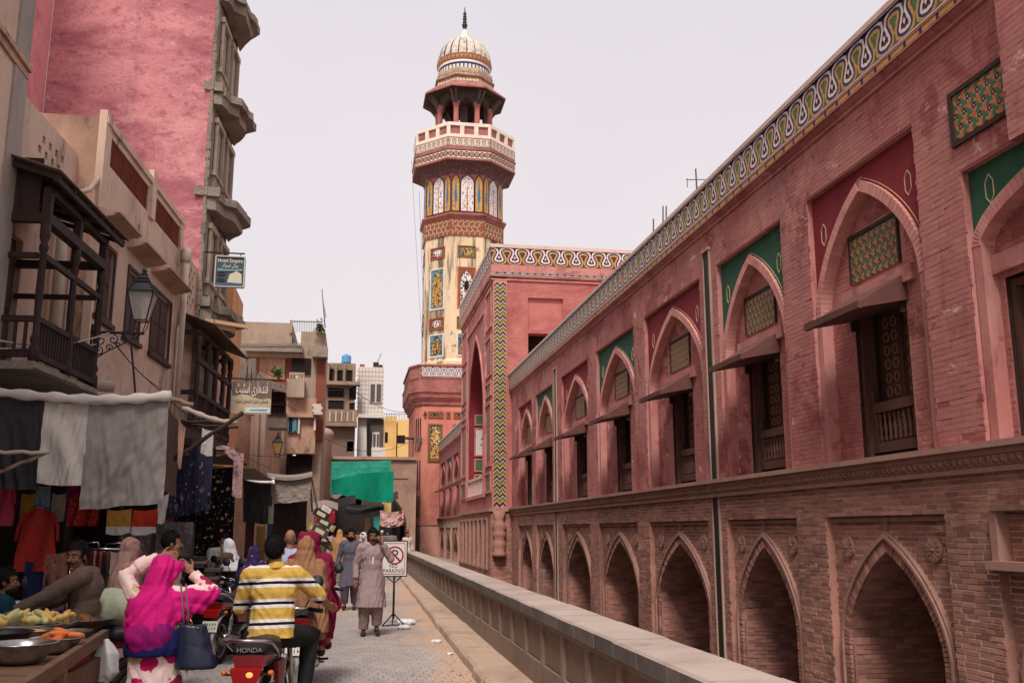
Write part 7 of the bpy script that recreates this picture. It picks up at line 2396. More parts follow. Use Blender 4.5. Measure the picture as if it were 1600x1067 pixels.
    ks = MB(); ks.tube([(-.1, -.05, .26), (-.22, -.16, .01)], .011, 6); ks.build('kickstand', BLK, t)
    cg = MB(); cg.prism([(-.10, -.62, RW - .05), (-.10, -.05, .25), (-.10, -.05, .37), (-.10, -.62, RW + .06)], (-.02, 0, 0)); cg.build('chain_guard', paint, t)
    return t
REDP = mat('red motorbike paint', (134, 18, 26), .25, [((96, 14, 20), (5, 5, 5), .5, .75, .5)], coord='O', spec=.6)
BLKP = mat('black motorbike paint', (24, 24, 27), .25, coord='O', spec=.6)
MB1 = motorbike('red motorbike with lit tail light ridden by the man in the striped shirt', REDP, lit=True)
MB1.location = (RX + .0, RY + .02, 0); MB1.rotation_euler = (0, 0, RRZ)
text_mesh('seat_lettering', 'HONDA', .050, mat('faded white print', (120, 118, 118), .8), Matrix.Translation((0, -.853, .825)) @ Matrix.Rotation(R(76), 4, 'X'), MB1, .0015)
MB2 = dup(MB1, (LX - .10, LY, 0), R(90), 'red motorbike under the moustached man facing left behind the food cart')
for c in list(MB2.children):
    if c.name.startswith(('seat_lettering', 'tail_bulb')): bpy.data.objects.remove(c)
for c in MB2.children:
    if c.name.startswith('tail_light'):
        c.data = c.data.copy(); c.data.materials[0] = mat('red lens', (150, 20, 20), .25)
PKG = 'motorbikes parked beside the stalls'
MB3 = dup(MB2, (at(362, 1000, 13.6).x, 14.1, 0), R(-14), 'red parked motorbike nearest the striped rider with big chrome rear fender', PKG)
B4 = motorbike('black parked motorbike with white plate between the handbag and the red one', BLKP, group=PKG)
B4.location = (at(336, 1000, 14.4).x, 14.9, 0); B4.rotation_euler = (0, 0, R(-24))
dup(B4, (at(308, 1000, 13.6).x, 14.0, 0), R(-34), 'black parked motorbike just right of the pink woman and her handbag', PKG)
dup(MB2, (at(322, 900, 16.2).x, 16.6, 0), R(150), 'red parked motorbike facing the street behind the other parked ones', PKG)
dup(B4, (at(345, 900, 17.5).x, 17.8, 0), R(160), 'black parked motorbike farthest back under the floral cloth', PKG)
dup(MB2, (at(480, 900, 11.35).x, 11.55, 0), R(-4), 'red motorbike carrying the two shawled women ahead of the rider')

# ------------------------------------------------------------------ food cart and what stands on it
PLK = mat('greasy cart plank', (116, 84, 66), .8, [((72, 50, 42), (3, 9, 9), .45, .7, .8), ((160, 124, 100), (6, 2, 6), .58, .76, .5)], (40, .5, .006), island=.15)
STEEL = mat('worn steel basin', (176, 172, 170), .3, [((92, 88, 86), (7, 7, 7), .5, .7, .7)], metal=.9)
DSTEEL = mat('sooty iron pan', (50, 46, 45), .5, [((86, 80, 76), (7, 7, 7), .55, .72, .6)], metal=.6)
CT = thing('food_cart', 'low wooden street food cart crowded with steel basins at bottom left', 'food cart', (-2.2, 6.8, 0))
cr_ = random.Random(9)
CZ = .90
def cx(y): return -1.60 - (y - 5.2) * .085
for k in range(9):
    y = 5.1 + k * .33
    mb = MB(); mb.obox((cx(y) - .85, y + .15, CZ - .02 + cr_.uniform(-.004, .004)), (.85, 0, 0), (0, .155, 0), (0, 0, .014)); mb.build('plank', PLK, CT)
mb = MB(); mb.bar((cx(5.0) + .02, 5.0, CZ + .01), (cx(8.1) + .02, 8.1, CZ + .01), .05, .085); mb.build('side_rail', PLK, CT)
mb = MB(); mb.bar((-3.4, 5.02, CZ), (cx(5.0), 5.02, CZ), .05, .085); mb.build('side_rail', PLK, CT)
mb = MB(); mb.bar((cx(5.0), 5.05, .56), (cx(8.0), 8.0, .56), .05, .09); mb.build('lower_rail', PLK, CT)
for (x, y) in ((cx(5.1), 5.1), (cx(6.5), 6.5), (cx(7.95), 7.95), (-3.3, 5.1), (-3.3, 7.9)):
    mb = MB(); mb.bar((x, y, 0), (x, y, CZ), .075, .075); mb.build('leg', PLK, CT)
mb = MB(); mb.obox((cx(7.4) - .02, 7.4, .70), (.02, 0, 0), (0, .45, 0), (0, 0, .08)); mb.build('side_board', PLK, CT)
mb = MB(); mb.box(-3.3, -1.75, 5.2, 7.9, .50, .53); mb.build('lower_shelf', PLK, CT)
def bowl(name, label, px, py, z, r, h, m, kind='basin', group='basins on the food cart'):
    P_ = at(px, py, 6.0)
    d = (P_ - Vector((0, 0, EYE)))
    c = Vector((0, 0, EYE)) + d * ((z + h - EYE) / d.z)
    mb = MB()
    if kind == 'plate':
        pr = [(r * .5, .004), (r * .8, .006), (r * .95, h * .6), (r, h), (r * 1.04, h), (r * 1.0, h * .8), (r * .82, 0), (0.001, 0)]
        pr = [(0.001, .004)] + pr
    else:
        pr = [(0.001, .006), (r * .55, .006), (r * .72, h * .3), (r * .9, h * .8), (r * .96, h * .97), (r, h), (r * 1.06, h * 1.0), (r * 1.06, h * .96), (r * .99, h * .93), (r * .93, h * .78), (r * .75, h * .28), (r * .57, 0), (0.001, 0)]
    mb.lathe(pr, 36, (c.x, c.y, z), 0, caps=False)
    o = mb.build(name, m)
    tag(o, label, 'plate' if kind == 'plate' else ('pan' if 'pan' in name else 'basin'), group)
    return c
c1 = bowl('basin', 'widest steel basin at the front corner of the cart', 34, 1003, CZ, .20, .12, STEEL)
c2 = bowl('basin', 'steel basin holding orange carrots beside the widest basin', 88, 995, CZ, .165, .10, STEEL)
c3 = bowl('basin', 'steel basin with yellow lentil dough behind the carrots', 48, 983, CZ + .02, .17, .07, STEEL)
c4 = bowl('iron_pan', 'black iron pan at the left picture edge', 2, 986, CZ + .02, .20, .10, DSTEEL)
c5 = bowl('plate', 'empty oval steel plate between carrots and fritter plate', 112, 984, CZ, .15, .025, STEEL, 'plate')
c6 = bowl('plate', 'large steel plate with a brown fritter mound at the cart end', 134, 966, CZ + .015, .22, .035, STEEL, 'plate')
c7 = bowl('tray', 'wide steel tray heaped with cut corn and gourds', 30, 972, CZ + .05, .40, .05, STEEL, 'plate')
c8 = bowl('tray', 'small steel tray with corn wedges right of the heaped tray', 90, 968, CZ + .03, .17, .05, STEEL, 'plate')
def veg(name, label, cat, c, r, n, m, size, up=.0, group=None, blunt=.5):
    for k in range(n):
        a, q = cr_.uniform(0, 6.28), math.sqrt(cr_.random()) * r
        p = Vector((c.x + q * math.cos(a), c.y + q * math.sin(a), c.z + up + cr_.uniform(-.01, .03)))
        th = cr_.uniform(0, 6.28)
        d = Vector((math.cos(th), math.sin(th), cr_.uniform(.0, .7))).normalized() * size[0] * cr_.uniform(.7, 1.2)
        mb = MB(); mb.tube([p - d * .5, p - d * .3, p, p + d * .3, p + d * .5], [size[1] * .35, size[1] * .85, size[1], size[1] * .8, size[1] * blunt], 8)
        o = mb.build(name, m[k % len(m)])
        tag(o, label, cat, group or label)
YEL = mat('cut corn yellow', (206, 170, 96), .7, [((176, 130, 60), (30, 30, 30), .45, .65, .7)]); PGR = mat('pale gourd green', (186, 180, 128), .6, [((150, 152, 96), (12, 12, 12), .5, .7, .7)]); CRT = mat('peeled carrot', (204, 110, 56), .6, [((168, 80, 40), (14, 14, 14), .5, .7, .6)])
veg('corn_piece', 'cut yellow corn piece in the wide heaped tray', 'corn', c7, .34, 40, [YEL, YEL, PGR], (.12, .026), .02, 'cut corn in the heaped tray')
veg('gourd', 'pale green gourd lying in the wide heaped tray', 'gourd', c7 + Vector((-.02, -.05, 0)), .30, 7, [PGR], (.15, .030), .04, 'gourds in the heaped tray')
veg('corn_wedge', 'corn wedge standing in the small tray', 'corn', c8, .12, 9, [YEL], (.12, .024), .03, 'corn wedges in the small tray')
veg('carrot', 'peeled orange carrot in the steel basin', 'carrot', c2, .11, 8, [CRT], (.13, .022), -.005, 'carrots in the steel basin', .2)
lb = MB()
for k in range(60):
    a, q = cr_.uniform(0, 6.28), math.sqrt(cr_.random()) * .085
    lb.ell((c6.x - .02 + q * math.cos(a), c6.y + q * math.sin(a), c6.z - .01 + (.085 - q) * .6), (.02, .02, .016), 0, 7, 5)
o = lb.build('fritters', mat('fried brown crust', (134, 84, 44), .7, [((80, 48, 30), (30, 30, 30), .5, .65, .8)])); tag(o, 'mound of small brown fritters on the large plate', 'fritters')
db = MB(); db.ell((c3.x, c3.y, c3.z - .03), (.12, .12, .035)); o = db.build('dough', mat('lentil dough', (196, 156, 92), .8)); tag(o, 'yellow lentil dough inside a steel basin', 'dough')
# white carrier bag and green sack behind
t_ = MB(); loft(t_, [(at(165, 1010, 7.9).x, 7.9, .60, .05, .03, .1, 5, 0), (at(165, 1010, 7.9).x, 7.9, .66, .10, .05, .1, 5, .4), (at(165, 1010, 7.9).x, 7.9, .80, .09, .05, .1, 5, .8), (at(164, 1000, 7.9).x, 7.9, .90, .03, .02, .1, 5, 1.2)])
o = place('carrier_bag', remesh(t_, 'carrier_bag', mat('white thin plastic', (206, 204, 204), .5), .008, (.012, 12, 8, 5))); tag(o, 'white plastic carrier bag hanging at the end of the food cart', 'bag')
t_ = MB(); sc_ = at(182, 948, 9.4); t_.ell(sc_, (.29, .2, .15), mtx=Matrix.Rotation(R(18), 3, 'Y')); tip(t_, sc_ + Vector((.2, 0, .06)), sc_ + Vector((.26, -.05, .12)), .07, .03)
o = place('sack', remesh(t_, 'sack', mat('pale green sackcloth', (160, 162, 138), .8, [((110, 116, 96), (5, 5, 5), .45, .7, .7)]), .014, (.028, 6, 5, 5))); tag(o, 'stuffed pale green sack tied behind the moustached man', 'sack')

# ------------------------------------------------------------------ cloth on lines, awnings
def hung(name, label, cat, a, b, drop, m, folds=6, amp=.03, sag=.02, nu=54, nv=34, group=None, seed=0, taper=0.0, lean=0.0, hemwave=.02):
    """cloth hung between two top points; drop = fall in metres"""
    a, b = Vector(a), Vector(b)
    side = (b - a)
    nrm = Vector((-side.y, side.x, 0)).normalized()
    if nrm.y > 0: nrm = -nrm
    def fn(u, v):
        p = a + side * (u + taper * v * (0.5 - u))
        p = p + Vector((0, 0, -v * drop - sag * 4 * u * (1 - u) - hemwave * v * noise.noise(Vector((u * 3, seed, 1)))))
        dg = math.sin(seed * 2.3)
        k = noise.noise(Vector((u * folds * .6 + seed * 3.1 + v * 2 * dg, v * 1.3 + u, seed))) + .5 * noise.noise(Vector((u * folds * 1.7 - v * 4 * dg, v * 2.6 - u * 3, seed + 5)))
        k += .35 * (abs(noise.noise(Vector((u * folds * 1.3 + v * 6, v * 5 - u * 5 * dg, seed + 9)))) * 2 - .6) + .12 * noise.noise(Vector((u * folds * 6, v * 9, seed)))
        return p + nrm * (amp * k * (.35 + .65 * v) + lean * v)
    mb = MB(); mb.sheet(fn, nu, nv, 0, .003)
    o = mb.build(name, m)
    return tag(o, label, cat, group)
def cl(name, c, **k):
    return mat(name, c, .95, [(tuple(int(x * .7) for x in c), (1.6, 1.6, 1.0), .45, .72, .6), (tuple(min(255, int(x * 1.12)) for x in c), (4, 4, 1.5), .55, .75, .5)], (90, .35, .004), spec=.08, **k)
YC = 12.0
GREYS = cl('grey awning cotton', (150, 142, 138)); DGREY = cl('charcoal awning cotton', (66, 62, 64)); WHITEC = cl('off white awning cotton', (206, 198, 190)); TAUPEC = cl('taupe canvas', (140, 126, 116))
hung('awning_cloth', 'charcoal cloth hanging left of the off white one on the front line', 'cloth', at(-30, 618, YC), at(71, 629, YC), 1.02, DGREY, 6, .07, seed=1)
hung('awning_cloth', 'off white cloth hanging between charcoal and grey on the front line', 'cloth', at(70, 627, YC - .02), at(141, 631, YC - .02), .95, WHITEC, 5, .07, seed=2, lean=.03)
hung('awning_cloth', 'large grey cloth hanging at the right end of the front line', 'cloth', at(139, 632, YC - .05), at(264, 622, YC - .05), 1.22, GREYS, 7, .09, seed=3, hemwave=.06, taper=-.03)
mb = MB()
pts = [at(-30, 610, YC - .08), at(60, 619, YC - .08), at(130, 624, YC - .1), at(200, 624, YC - .1), at(268, 618, YC - .08)]
mb.tube([pts[0].lerp(pts[1], q / 6) for q in range(6)] + [pts[1].lerp(pts[2], q / 6) for q in range(6)] + [pts[2].lerp(pts[3], q / 6) for q in range(6)] + [pts[3].lerp(pts[4], q / 6) for q in range(7)],
        [.045 + .012 * math.sin(q * 1.7) for q in range(25)], 10, squash=1.3)
o = mb.build('rolled_cloth', WHITEC); tag(o, 'long white cloth rolled along the front awning line', 'cloth')
BAMB = mat('weathered bamboo', (142, 116, 94), .8, [((96, 76, 62), (6, 6, 6), .45, .7, .8)])
def pole(label, a, b, r=.025, m=None):
    a, b = Vector(a), Vector(b)
    mb = MB()
    n = 7
    mb.tube([a.lerp(b, q / n) + Vector((0, 0, .01 * math.sin(q * 2.1))) for q in range(n + 1)], [r * (1 + .12 * (q % 2)) for q in range(n + 1)], 8)
    return tag(mb.build('awning_pole', m or BAMB), label, 'pole', 'poles of the stall awnings')
pole('pale pole crossing the off white cloth at the left edge', at(-20, 706, YC - .25), at(76, 707, YC - .25), .022, mat('pale pole', (190, 176, 160), .8))
pole('slanting pole below the pale one at the left edge', at(-20, 745, YC - .4), at(72, 708, YC - .2), .02)
pole('dark pole reaching into the street right of the grey cloth', at(262, 724, 13.2), at(380, 645, 13.2), .028, M_DARKW)
pole('upper dark pole behind the patterned cloths', at(272, 658, 13.6), at(366, 660, 13.6), .02, M_DARKW)
pole('lowest dark pole behind the patterned cloths', at(300, 664, 13.7), at(372, 668, 13.7), .018, M_DARKW)
pole('thick pole end bound with rope above the grey cloth', at(255, 618, YC + .4), at(302, 634, YC + .4), .03)
# roped roll leading over the stall to the right
mb = MB(); mb.tube([at(285 + 85 * q / 12, 636 + 24 * math.sin(q / 12 * 1.6) , 13.4) for q in range(13)], [.035 + .008 * math.sin(q * 2) for q in range(13)], 8); o = mb.build('rolled_cloth', cl('grubby cloth roll', (186, 168, 156))); tag(o, 'sagging pale cloth roll over the patterned cloths', 'cloth')
hung('rag', 'pinkish rag hanging to a point right of the grey cloth', 'cloth', at(279, 652, 12.6), at(290, 668, 12.6), .55, cl('pinkish rag', (176, 138, 122)), 4, .03, taper=.5, seed=4, nu=14)
hung('stall_side_cloth', 'brown cloth side of the stall behind the grey cloth', 'cloth', at(262, 635, YC + .5), at(282, 660, YC + 1.6), 1.0, cl('brown side cloth', (96, 78, 68)), 4, .04, seed=5)
BLOCK = floral('indigo block print', (52, 50, 70), [((110, 104, 118), 5.0, .26), ((26, 26, 44), 2.6, .20), ((140, 132, 140), 9.0, .15)], 1.6, .3, coord='P', stretch=(1, 1, .5))
for k in range(5):
    hung('printed_shawl', ('leftmost', 'second from left', 'middle', 'second from right', 'rightmost')[k] + ' indigo block printed shawl of the row behind the dark pole', 'shawl', at(264 + k * 14, 706 - k * 5, 15.0), at(279 + k * 14, 702 - k * 5, 15.0), .98 + .02 * k, BLOCK, 2, .05, group='indigo block printed shawls', seed=7 + k, nu=10)
hung('white_garment', 'white vest hanging above the indigo shawls', 'garment', at(316, 668, 14.2), at(334, 672, 14.2), .36, WHITEC, 3, .03, seed=12, nu=12)
BLACKFL = floral('black floral fabric', (22, 20, 22), [((176, 140, 110), 5.5, .20), ((120, 104, 70), 9.0, .17), ((206, 176, 150), 11.0, .10), ((90, 60, 50), 7.0, .12)], 1.5, .3, coord='P')
hung('floral_fabric', 'long black fabric with tan flowers hanging by the stall', 'fabric', at(276, 735, 17.0), at(370, 728, 17.0), 1.55, BLACKFL, 5, .05, seed=13)
hung('striped_scarf', 'pinkish woven scarf hanging right of the black floral fabric', 'scarf', at(366, 703, 16.2), at(381, 708, 16.2), .72, floral('rose weave', (178, 146, 144), [((140, 86, 92), 9, .3)], 2, .3, coord='P'), 2, .03, seed=14, nu=10)
hung('scarf_top', 'woven scarf draped over the slanting line to its hanging end', 'scarf', at(338, 698, 16.0), at(368, 704, 16.0), .16, MATS['rose weave'], 3, .04, seed=15, sag=-.05)
hung('awning_cloth', 'dark grey cloth hanging from the second stall awning', 'cloth', at(380, 748, 25), at(428, 752, 25), 1.05, DGREY, 5, .06, seed=16, taper=.12)
hung('awning_cloth', 'taupe canvas hanging at the right of the second stall awning', 'cloth', at(424, 748, 25), at(487, 742, 25), .62, TAUPEC, 4, .05, seed=17, taper=.04)
mb = MB(); mb.sheet(lambda u, v: at(377 + u * 52, 738 + 6 * u + v * 11, 25.2 - v * .7) + V(0, 0, -.05 * math.sin(u * 3.1)), 16, 4, 0, .01); o = mb.build('canvas_awning', WHITEC); tag(o, 'pale top sheet of the second stall awning', 'awning')
mb = MB(); mb.sheet(lambda u, v: at(418 + u * 70, 738 - 2 * u + v * 8, 26.5 - v * 1.6) + V(0, 0, -.08 * math.sin(u * 3.1)), 16, 4, 0, .01); o = mb.build('canvas_awning', TAUPEC); tag(o, 'taupe top sheet of the second stall awning beside the pale one', 'awning')
hung('green_cloth_piece', 'pale green cloth hanging below the second awning', 'cloth', at(420, 790, 24.8), at(428, 790, 24.8), .42, cl('pale green cloth', (150, 172, 140)), 2, .02, seed=18, nu=8)
hung('shade_cloth', 'dark cloth screening the stall below the second awning', 'cloth', at(428, 782, 26), at(480, 782, 26), .9, cl('dark brown cloth', (62, 52, 50)), 4, .05, seed=19)
GREENC = cl('emerald shade cloth', (20, 136, 106)); GREENL = cl('lighter emerald shade cloth', (56, 156, 130))
hung('green_shade_cloth', 'upper lighter half of the big green cloth over the street end', 'cloth', at(518, 721, 57.6), at(611, 719, 57.6), 1.9, GREENL, 6, .12, seed=20)
mb = MB()
mb.sheet(lambda u, v: at(518 + u * 98 - v * 2 * u, (750 - u * 14 - 3 * math.sin(u * 3.14)) + v * (18 + 21 * math.sin(u * 2.2) * .8 + u * 16), 57.2) + V(0, .15 * math.sin(u * 9 + v), 0), 40, 10, 0, .01)
o = mb.build('green_shade_cloth', GREENC); tag(o, 'lower deep green half of the big green cloth over the street end', 'cloth')
mb = MB(); mb.tube([at(567, 752, 57.1), at(566, 775, 57.1)], .02, 5); o = mb.build('cloth_seam', M_DARKW); tag(o, 'dark cord hanging down the middle of the green cloth', 'cord')
hung('banner', 'colourful printed banner hanging under the gate arch', 'banner', at(594, 797, 56), at(631, 796, 56), .85, floral('gaudy print', (190, 150, 150), [((150, 40, 60), 1.2, .38), ((206, 170, 90), 2.0, .3), ((80, 70, 130), 2.6, .26), ((220, 200, 200), 1.7, .2)], 2.2, .3, coord='P'), 3, .1, seed=21, sag=.12)
hung('red_awning', 'red lettered awning flap at the far left stalls', 'awning', at(491, 797, 44), at(524, 797, 44), .55, floral('red print', (140, 36, 48), [((200, 150, 140), 4.0, .2)], 2, .3, coord='P'), 4, .05, seed=22)
mb = MB(); mb.sheet(lambda u, v: at(488 + u * 40, 786 - 5 * math.sin(u * 3.14) + v * 11, 45.5 - v * 1.5), 12, 4, 0, .02); o = mb.build('far_awning', TAUPEC); tag(o, 'peaked taupe awning above the red flap', 'awning')
hung('aqua_garment', 'aqua garment hanging at the gate stalls', 'garment', at(584, 806, 58), at(593, 806, 58), .8, cl('aqua garment', (64, 150, 150)), 2, .04, seed=23, nu=8)
hung('tan_garment', 'tan garment hanging left of the aqua one at the gate', 'garment', at(570, 808, 58.5), at(579, 808, 58.5), .85, cl('tan garment', (150, 120, 90)), 2, .04, seed=24, nu=8)
mb = MB(); mb.box(at(565, 780, 59).x, at(597, 780, 59).x, 58.6, 59.2, at(565, 790, 59).z, at(565, 780, 59).z); o = mb.build('stall_sign', mat('pale stall board', (170, 160, 152), .8)); tag(o, 'pale board over the stall inside the gate', 'sign')
for (lbl, x0, x1, y0, y1, Y, h) in (('long patched awning on the left inside the gate', 515, 556, 776, 790, 56, 2.2), ('low torn awning below the green cloth', 540, 600, 790, 800, 60, 1.5), ('dark tarpaulin at the gate arch right side', 600, 622, 770, 782, 61, 1.0)):
    mb = MB(); mb.sheet(lambda u, v: at(x0 + u * (x1 - x0), y0 + v * (y1 - y0) + 3 * math.sin(u * 5), Y - v * h), 14, 5, 0, .02); o = mb.build('tarpaulin', cl('dark tarpaulin', (60, 56, 58))); tag(o, lbl, 'tarpaulin')
for k in range(6):
    c = ((70, 40, 44), (120, 96, 60), (52, 60, 90), (150, 60, 80), (40, 40, 44), (110, 100, 96))[k]
    nm_ = ('maroon', 'ochre', 'blue', 'rose', 'black', 'grey')[k]
    hung('market_cloth', nm_ + ' cloth on display at the shaded middle stalls', 'cloth', at(384 + k * 17, 815 + (k % 2) * 6, 26 + k * 1.5), at(398 + k * 17, 815 + (k % 2) * 6, 26 + k * 1.5), .9, cl(nm_ + ' market cloth', c), 2, .05, seed=30 + k, nu=8)
# ------------------------------------------------------------------ near stall goods
def garment(label, px, py, y, w, h, m, sleeves=True, seed=0):
    """a kurta on a hanger: body with shoulders, two sleeves, hanger"""
    c = at(px, py, y)
    t = thing('hanging_kurta', label, 'garment', c, 'garments hung in the near stall')
    mb = MB()
    def fn(u, v):
        ww = w * (.72 + .28 * min(1, v * 1.4)) if v > .12 else w * (.30 + .42 * v / .12)
        x = (u - .5) * ww
        return c + Vector((x, .03 * math.sin(u * 9 + v * 4 + seed) - .01, -v * h))
    mb.sheet(fn, 16, 18, 0, .02)
    mb.build('kurta_body', m, t)
    if sleeves:
        for sg in (-1, 1):
            s_ = MB(); s_.tube([c + Vector((sg * w * .34, 0, -.07 * h)), c + Vector((sg * w * .50, .01, -.28 * h)), c + Vector((sg * w * .54, .0, -.52 * h))], [w * .12, w * .11, w * .09], 10, squash=.4); s_.build('sleeve', m, t)
    hk = MB(); hk.tube([c + Vector((-w * .3, 0, -.02)), c + Vector((0, 0, .05)), c + Vector((w * .3, 0, -.02))], .006, 5); hk.tube([c + Vector((0, 0, .05)), c + Vector((.0, 0, .14))], .004, 5); hk.build('hanger', BLK, t)
    return t
YS = 13.2
REDPR = floral('red block print', (160, 46, 44), [((196, 96, 80), 10, .26), ((110, 26, 30), 7, .22)], 2, .3, coord='P')
garment('red embroidered kurta hanging in the near stall', 62, 794, YS, .46, .78, floral('coral cotton', (186, 62, 54), [((130, 36, 40), 11, .2)], 2, .3, coord='P'), seed=1)
garment('pink kurta hanging at the left edge of the near stall', 2, 752, YS, .34, .55, cl('pink kurta cotton', (190, 72, 96)), seed=2)
garment('dark red printed kurta hanging below the grey cloth', 122, 770, YS + .1, .22, .42, REDPR, False, 3)
garment('smaller dark red printed kurta next to the first printed one', 147, 770, YS + .15, .18, .42, REDPR, False, 4)
hung('jeans', 'blue denim cloth hanging below the red kurta', 'garment', at(40, 876, YS), at(70, 876, YS), .5, cl('dim denim', (44, 56, 90)), 2, .04, seed=40, nu=10)
for k, (c, px) in enumerate((((190, 140, 60), 168), ((196, 60, 40), 208))):
    nm_ = ('ochre', 'orange')[k]
    hung('bordered_scarf', 'white scarf with ' + nm_ + ' band peeking below the grey cloth', 'scarf', at(px, 796, YS - .4), at(px + 38, 794, YS - .4), .30, mat(nm_ + ' bordered cotton', (212, 204, 200), .95, stripes=((0, 0, 1.0), 3.0, [(0, (212, 204, 200)), (.58, c), (.70, c), (.75, (160, 70, 50))], 0)), 4, .03, seed=42 + k, nu=16)
hung('lace_scarf', 'white lace scarf hanging to a point right of the bordered scarves', 'scarf', at(246, 775, YS - .6), at(264, 770, YS - .6), .34, WHITEC, 3, .04, seed=44, taper=.4, nu=12)
for k in range(5):
    nm_, c = (('purple', (90, 40, 96)), ('yellow', (196, 150, 60)), ('pale blue', (150, 170, 190)), ('cream', (200, 190, 170)), ('magenta', (150, 30, 90)))[k]
    hung('folded_textile', nm_ + ' textile pinned high at the back of the near stall', 'textile', at(10 + k * 24, 758 + (k % 2) * 12, YS + .5), at(32 + k * 24, 758 + (k % 2) * 12, YS + .5), .36, cl(nm_ + ' textile', c), 3, .03, seed=50 + k, nu=10)
# rack of coloured clothes
RK = thing('clothes_rack', 'chrome clothes rack with coloured garments left of the rose shawled woman', 'rack', ground_at(155, 12.2))
mb = MB()
a, b = at(112, 856, 12.2), at(188, 858, 12.0)
mb.tube([a, b], .014, 8)
for p in (a, b): mb.tube([p, Vector((p.x, p.y, 0))], .014, 8)
for q in (.2, .7): 
    p = a.lerp(b, q); mb.tube([p, p + Vector((0, 0, .06)), p + Vector((.18, 0, .07)), p + Vector((.2, 0, 0))], .008, 6)
mb.build('rail', CHROME, RK)
RC = [(120, 84, 66), (150, 60, 50), (196, 178, 150), (60, 70, 60), (160, 30, 56), (206, 196, 186), (120, 24, 40), (180, 140, 90), (70, 60, 66), (170, 50, 80), (96, 110, 84), (206, 180, 170)]
for k in range(12):
    p = a.lerp(b, .30 + .68 * k / 12)
    hung('rack_garment', ('brown', 'brick red', 'sand', 'dark green', 'crimson', 'ivory', 'dark crimson', 'ochre', 'charcoal', 'rose', 'sage', 'blush')[k] + ' garment on the clothes rack', 'garment', p + Vector((-.03, -.12, -.02)), p + Vector((.03, .12, -.02)), .62, cl('rack cloth %d' % k, RC[k]), 2, .03, seed=60 + k, nu=6, group='garments on the clothes rack')
hung('rack_dress', 'brown flower printed dress at the left end of the clothes rack', 'garment', at(72, 864, 12.0), at(108, 860, 12.0), .85, floral('brown print', (124, 82, 70), [((80, 48, 44), 8, .24), ((160, 120, 96), 11, .16)], 2, .3, coord='P'), 3, .05, seed=75)
# carpets in plastic, stacks of folded cloth
for k, (px, w_) in enumerate(((216, .42), (275, .52))):
    c = at(px, 846, 14.4 + k * .4)
    t = thing('wrapped_carpet', ('brown leafy carpet folded in clear wrap left of the diamond one', 'dark diamond patterned carpet folded in clear wrap')[k], 'carpet', c)
    mb = MB(); mb.ell(c, (w_ * .58, .14, .34), 0, 20, 10)
    me = remesh(mb, 'carpet', floral('carpet pattern %d' % k, (70, 52, 46), [((120, 92, 74), 7, .28), ((36, 28, 28), 4, .22)], 2, .3), .02, (.02, 6, 6, k))
    for v in me.vertices:                       # square the bundle off
        d = v.co - c
        v.co.x = c.x + max(-w_ * .46, min(w_ * .46, d.x * 1.35)); v.co.z = c.z + max(-.26, min(.26, d.z * 1.35))
    place('carpet', me, t)
    mb = MB(); mb.sheet(lambda u, v: c + Vector(((u - .5) * w_ * .96, -.17 - .01 * math.sin(u * 11 + v * 6), (v - .5) * .56)), 12, 10); mb.build('clear_wrap', mat('clear plastic wrap', (200, 200, 205), .12, alpha=.16, spec=.9), t)
for col_, (px, n) in enumerate(((150, 5), (232, 8), (296, 12), (318, 9))):
    for k in range(n):
        c = at(px, 900, 14.2)
        mb = MB()
        q = .21 + cr_.uniform(-.02, .02)
        mb.obox((c.x + cr_.uniform(-.02, .02), c.y, .75 + k * .052), (q, 0, 0), (0, .18, 0), (0, 0, .022))
        for i in range(len(mb.v)): pass
        o = mb.build('folded_cloth', cl('folded cloth %d' % (k % 4), ((96, 86, 84), (70, 62, 66), (120, 104, 96), (60, 56, 52))[k % 4]))
        od = ('lowest', 'second', 'third', 'fourth', 'fifth', 'sixth', 'seventh', 'eighth', 'ninth', 'tenth', 'eleventh', 'topmost')[k]
        tag(o, od + ' from below, ' + ('folded cloth in the stack under the rack', 'folded cloth in the stack below the leafy carpet', 'folded cloth in the tall stack below the diamond carpet', 'folded cloth in the stack by the black floral fabric')[col_], 'folded cloth', 'stacks of folded cloth')
for (px, y, n) in ((150, 14.2, 0), (232, 14.2, 0), (304, 14.2, 0)):
    pass
mb = MB(); a, b = at(120, 900, 14.2), at(335, 900, 14.2); mb.box(a.x, b.x, 13.95, 14.6, 0, .72); o = mb.build('display_bench', M_DARKW); tag(o, 'dark low bench under the stacks of folded cloth', 'bench')
# blue crate table with light cloths
t = thing('display_table', 'blue fronted display table with light cloths behind the food cart', 'table', ground_at(30, 10.6))
mb = MB(); a, b = at(2, 930, 10.6), at(66, 930, 10.6); mb.box(a.x, b.x, 10.4, 11.4, .35, .86); mb.build('table_box', mat('blue board', (34, 52, 100), .8), t)
mb = MB(); mb.sheet(lambda u, v: Vector((a.x - .05 + u * (b.x - a.x + .12), 10.35 + v * .9, .90 + .08 * math.sin(v * 3.1) + .03 * noise.noise(Vector((u * 5, v * 5, 0))))), 24, 16, 0, .01); mb.build('light_cloth', cl('pale aqua cloth', (170, 190, 196)), t)
for k, c in enumerate(((206, 90, 120), (60, 140, 130), (196, 170, 70))):
    nm_ = ('pink', 'teal', 'yellow')[k]
    hung('small_textile', nm_ + ' textile over the edge of the display table', 'textile', at(30 + k * 14, 940, 10.2), at(44 + k * 14, 938, 10.2), .22, cl(nm_ + ' small textile', c), 2, .03, seed=80 + k, nu=8)

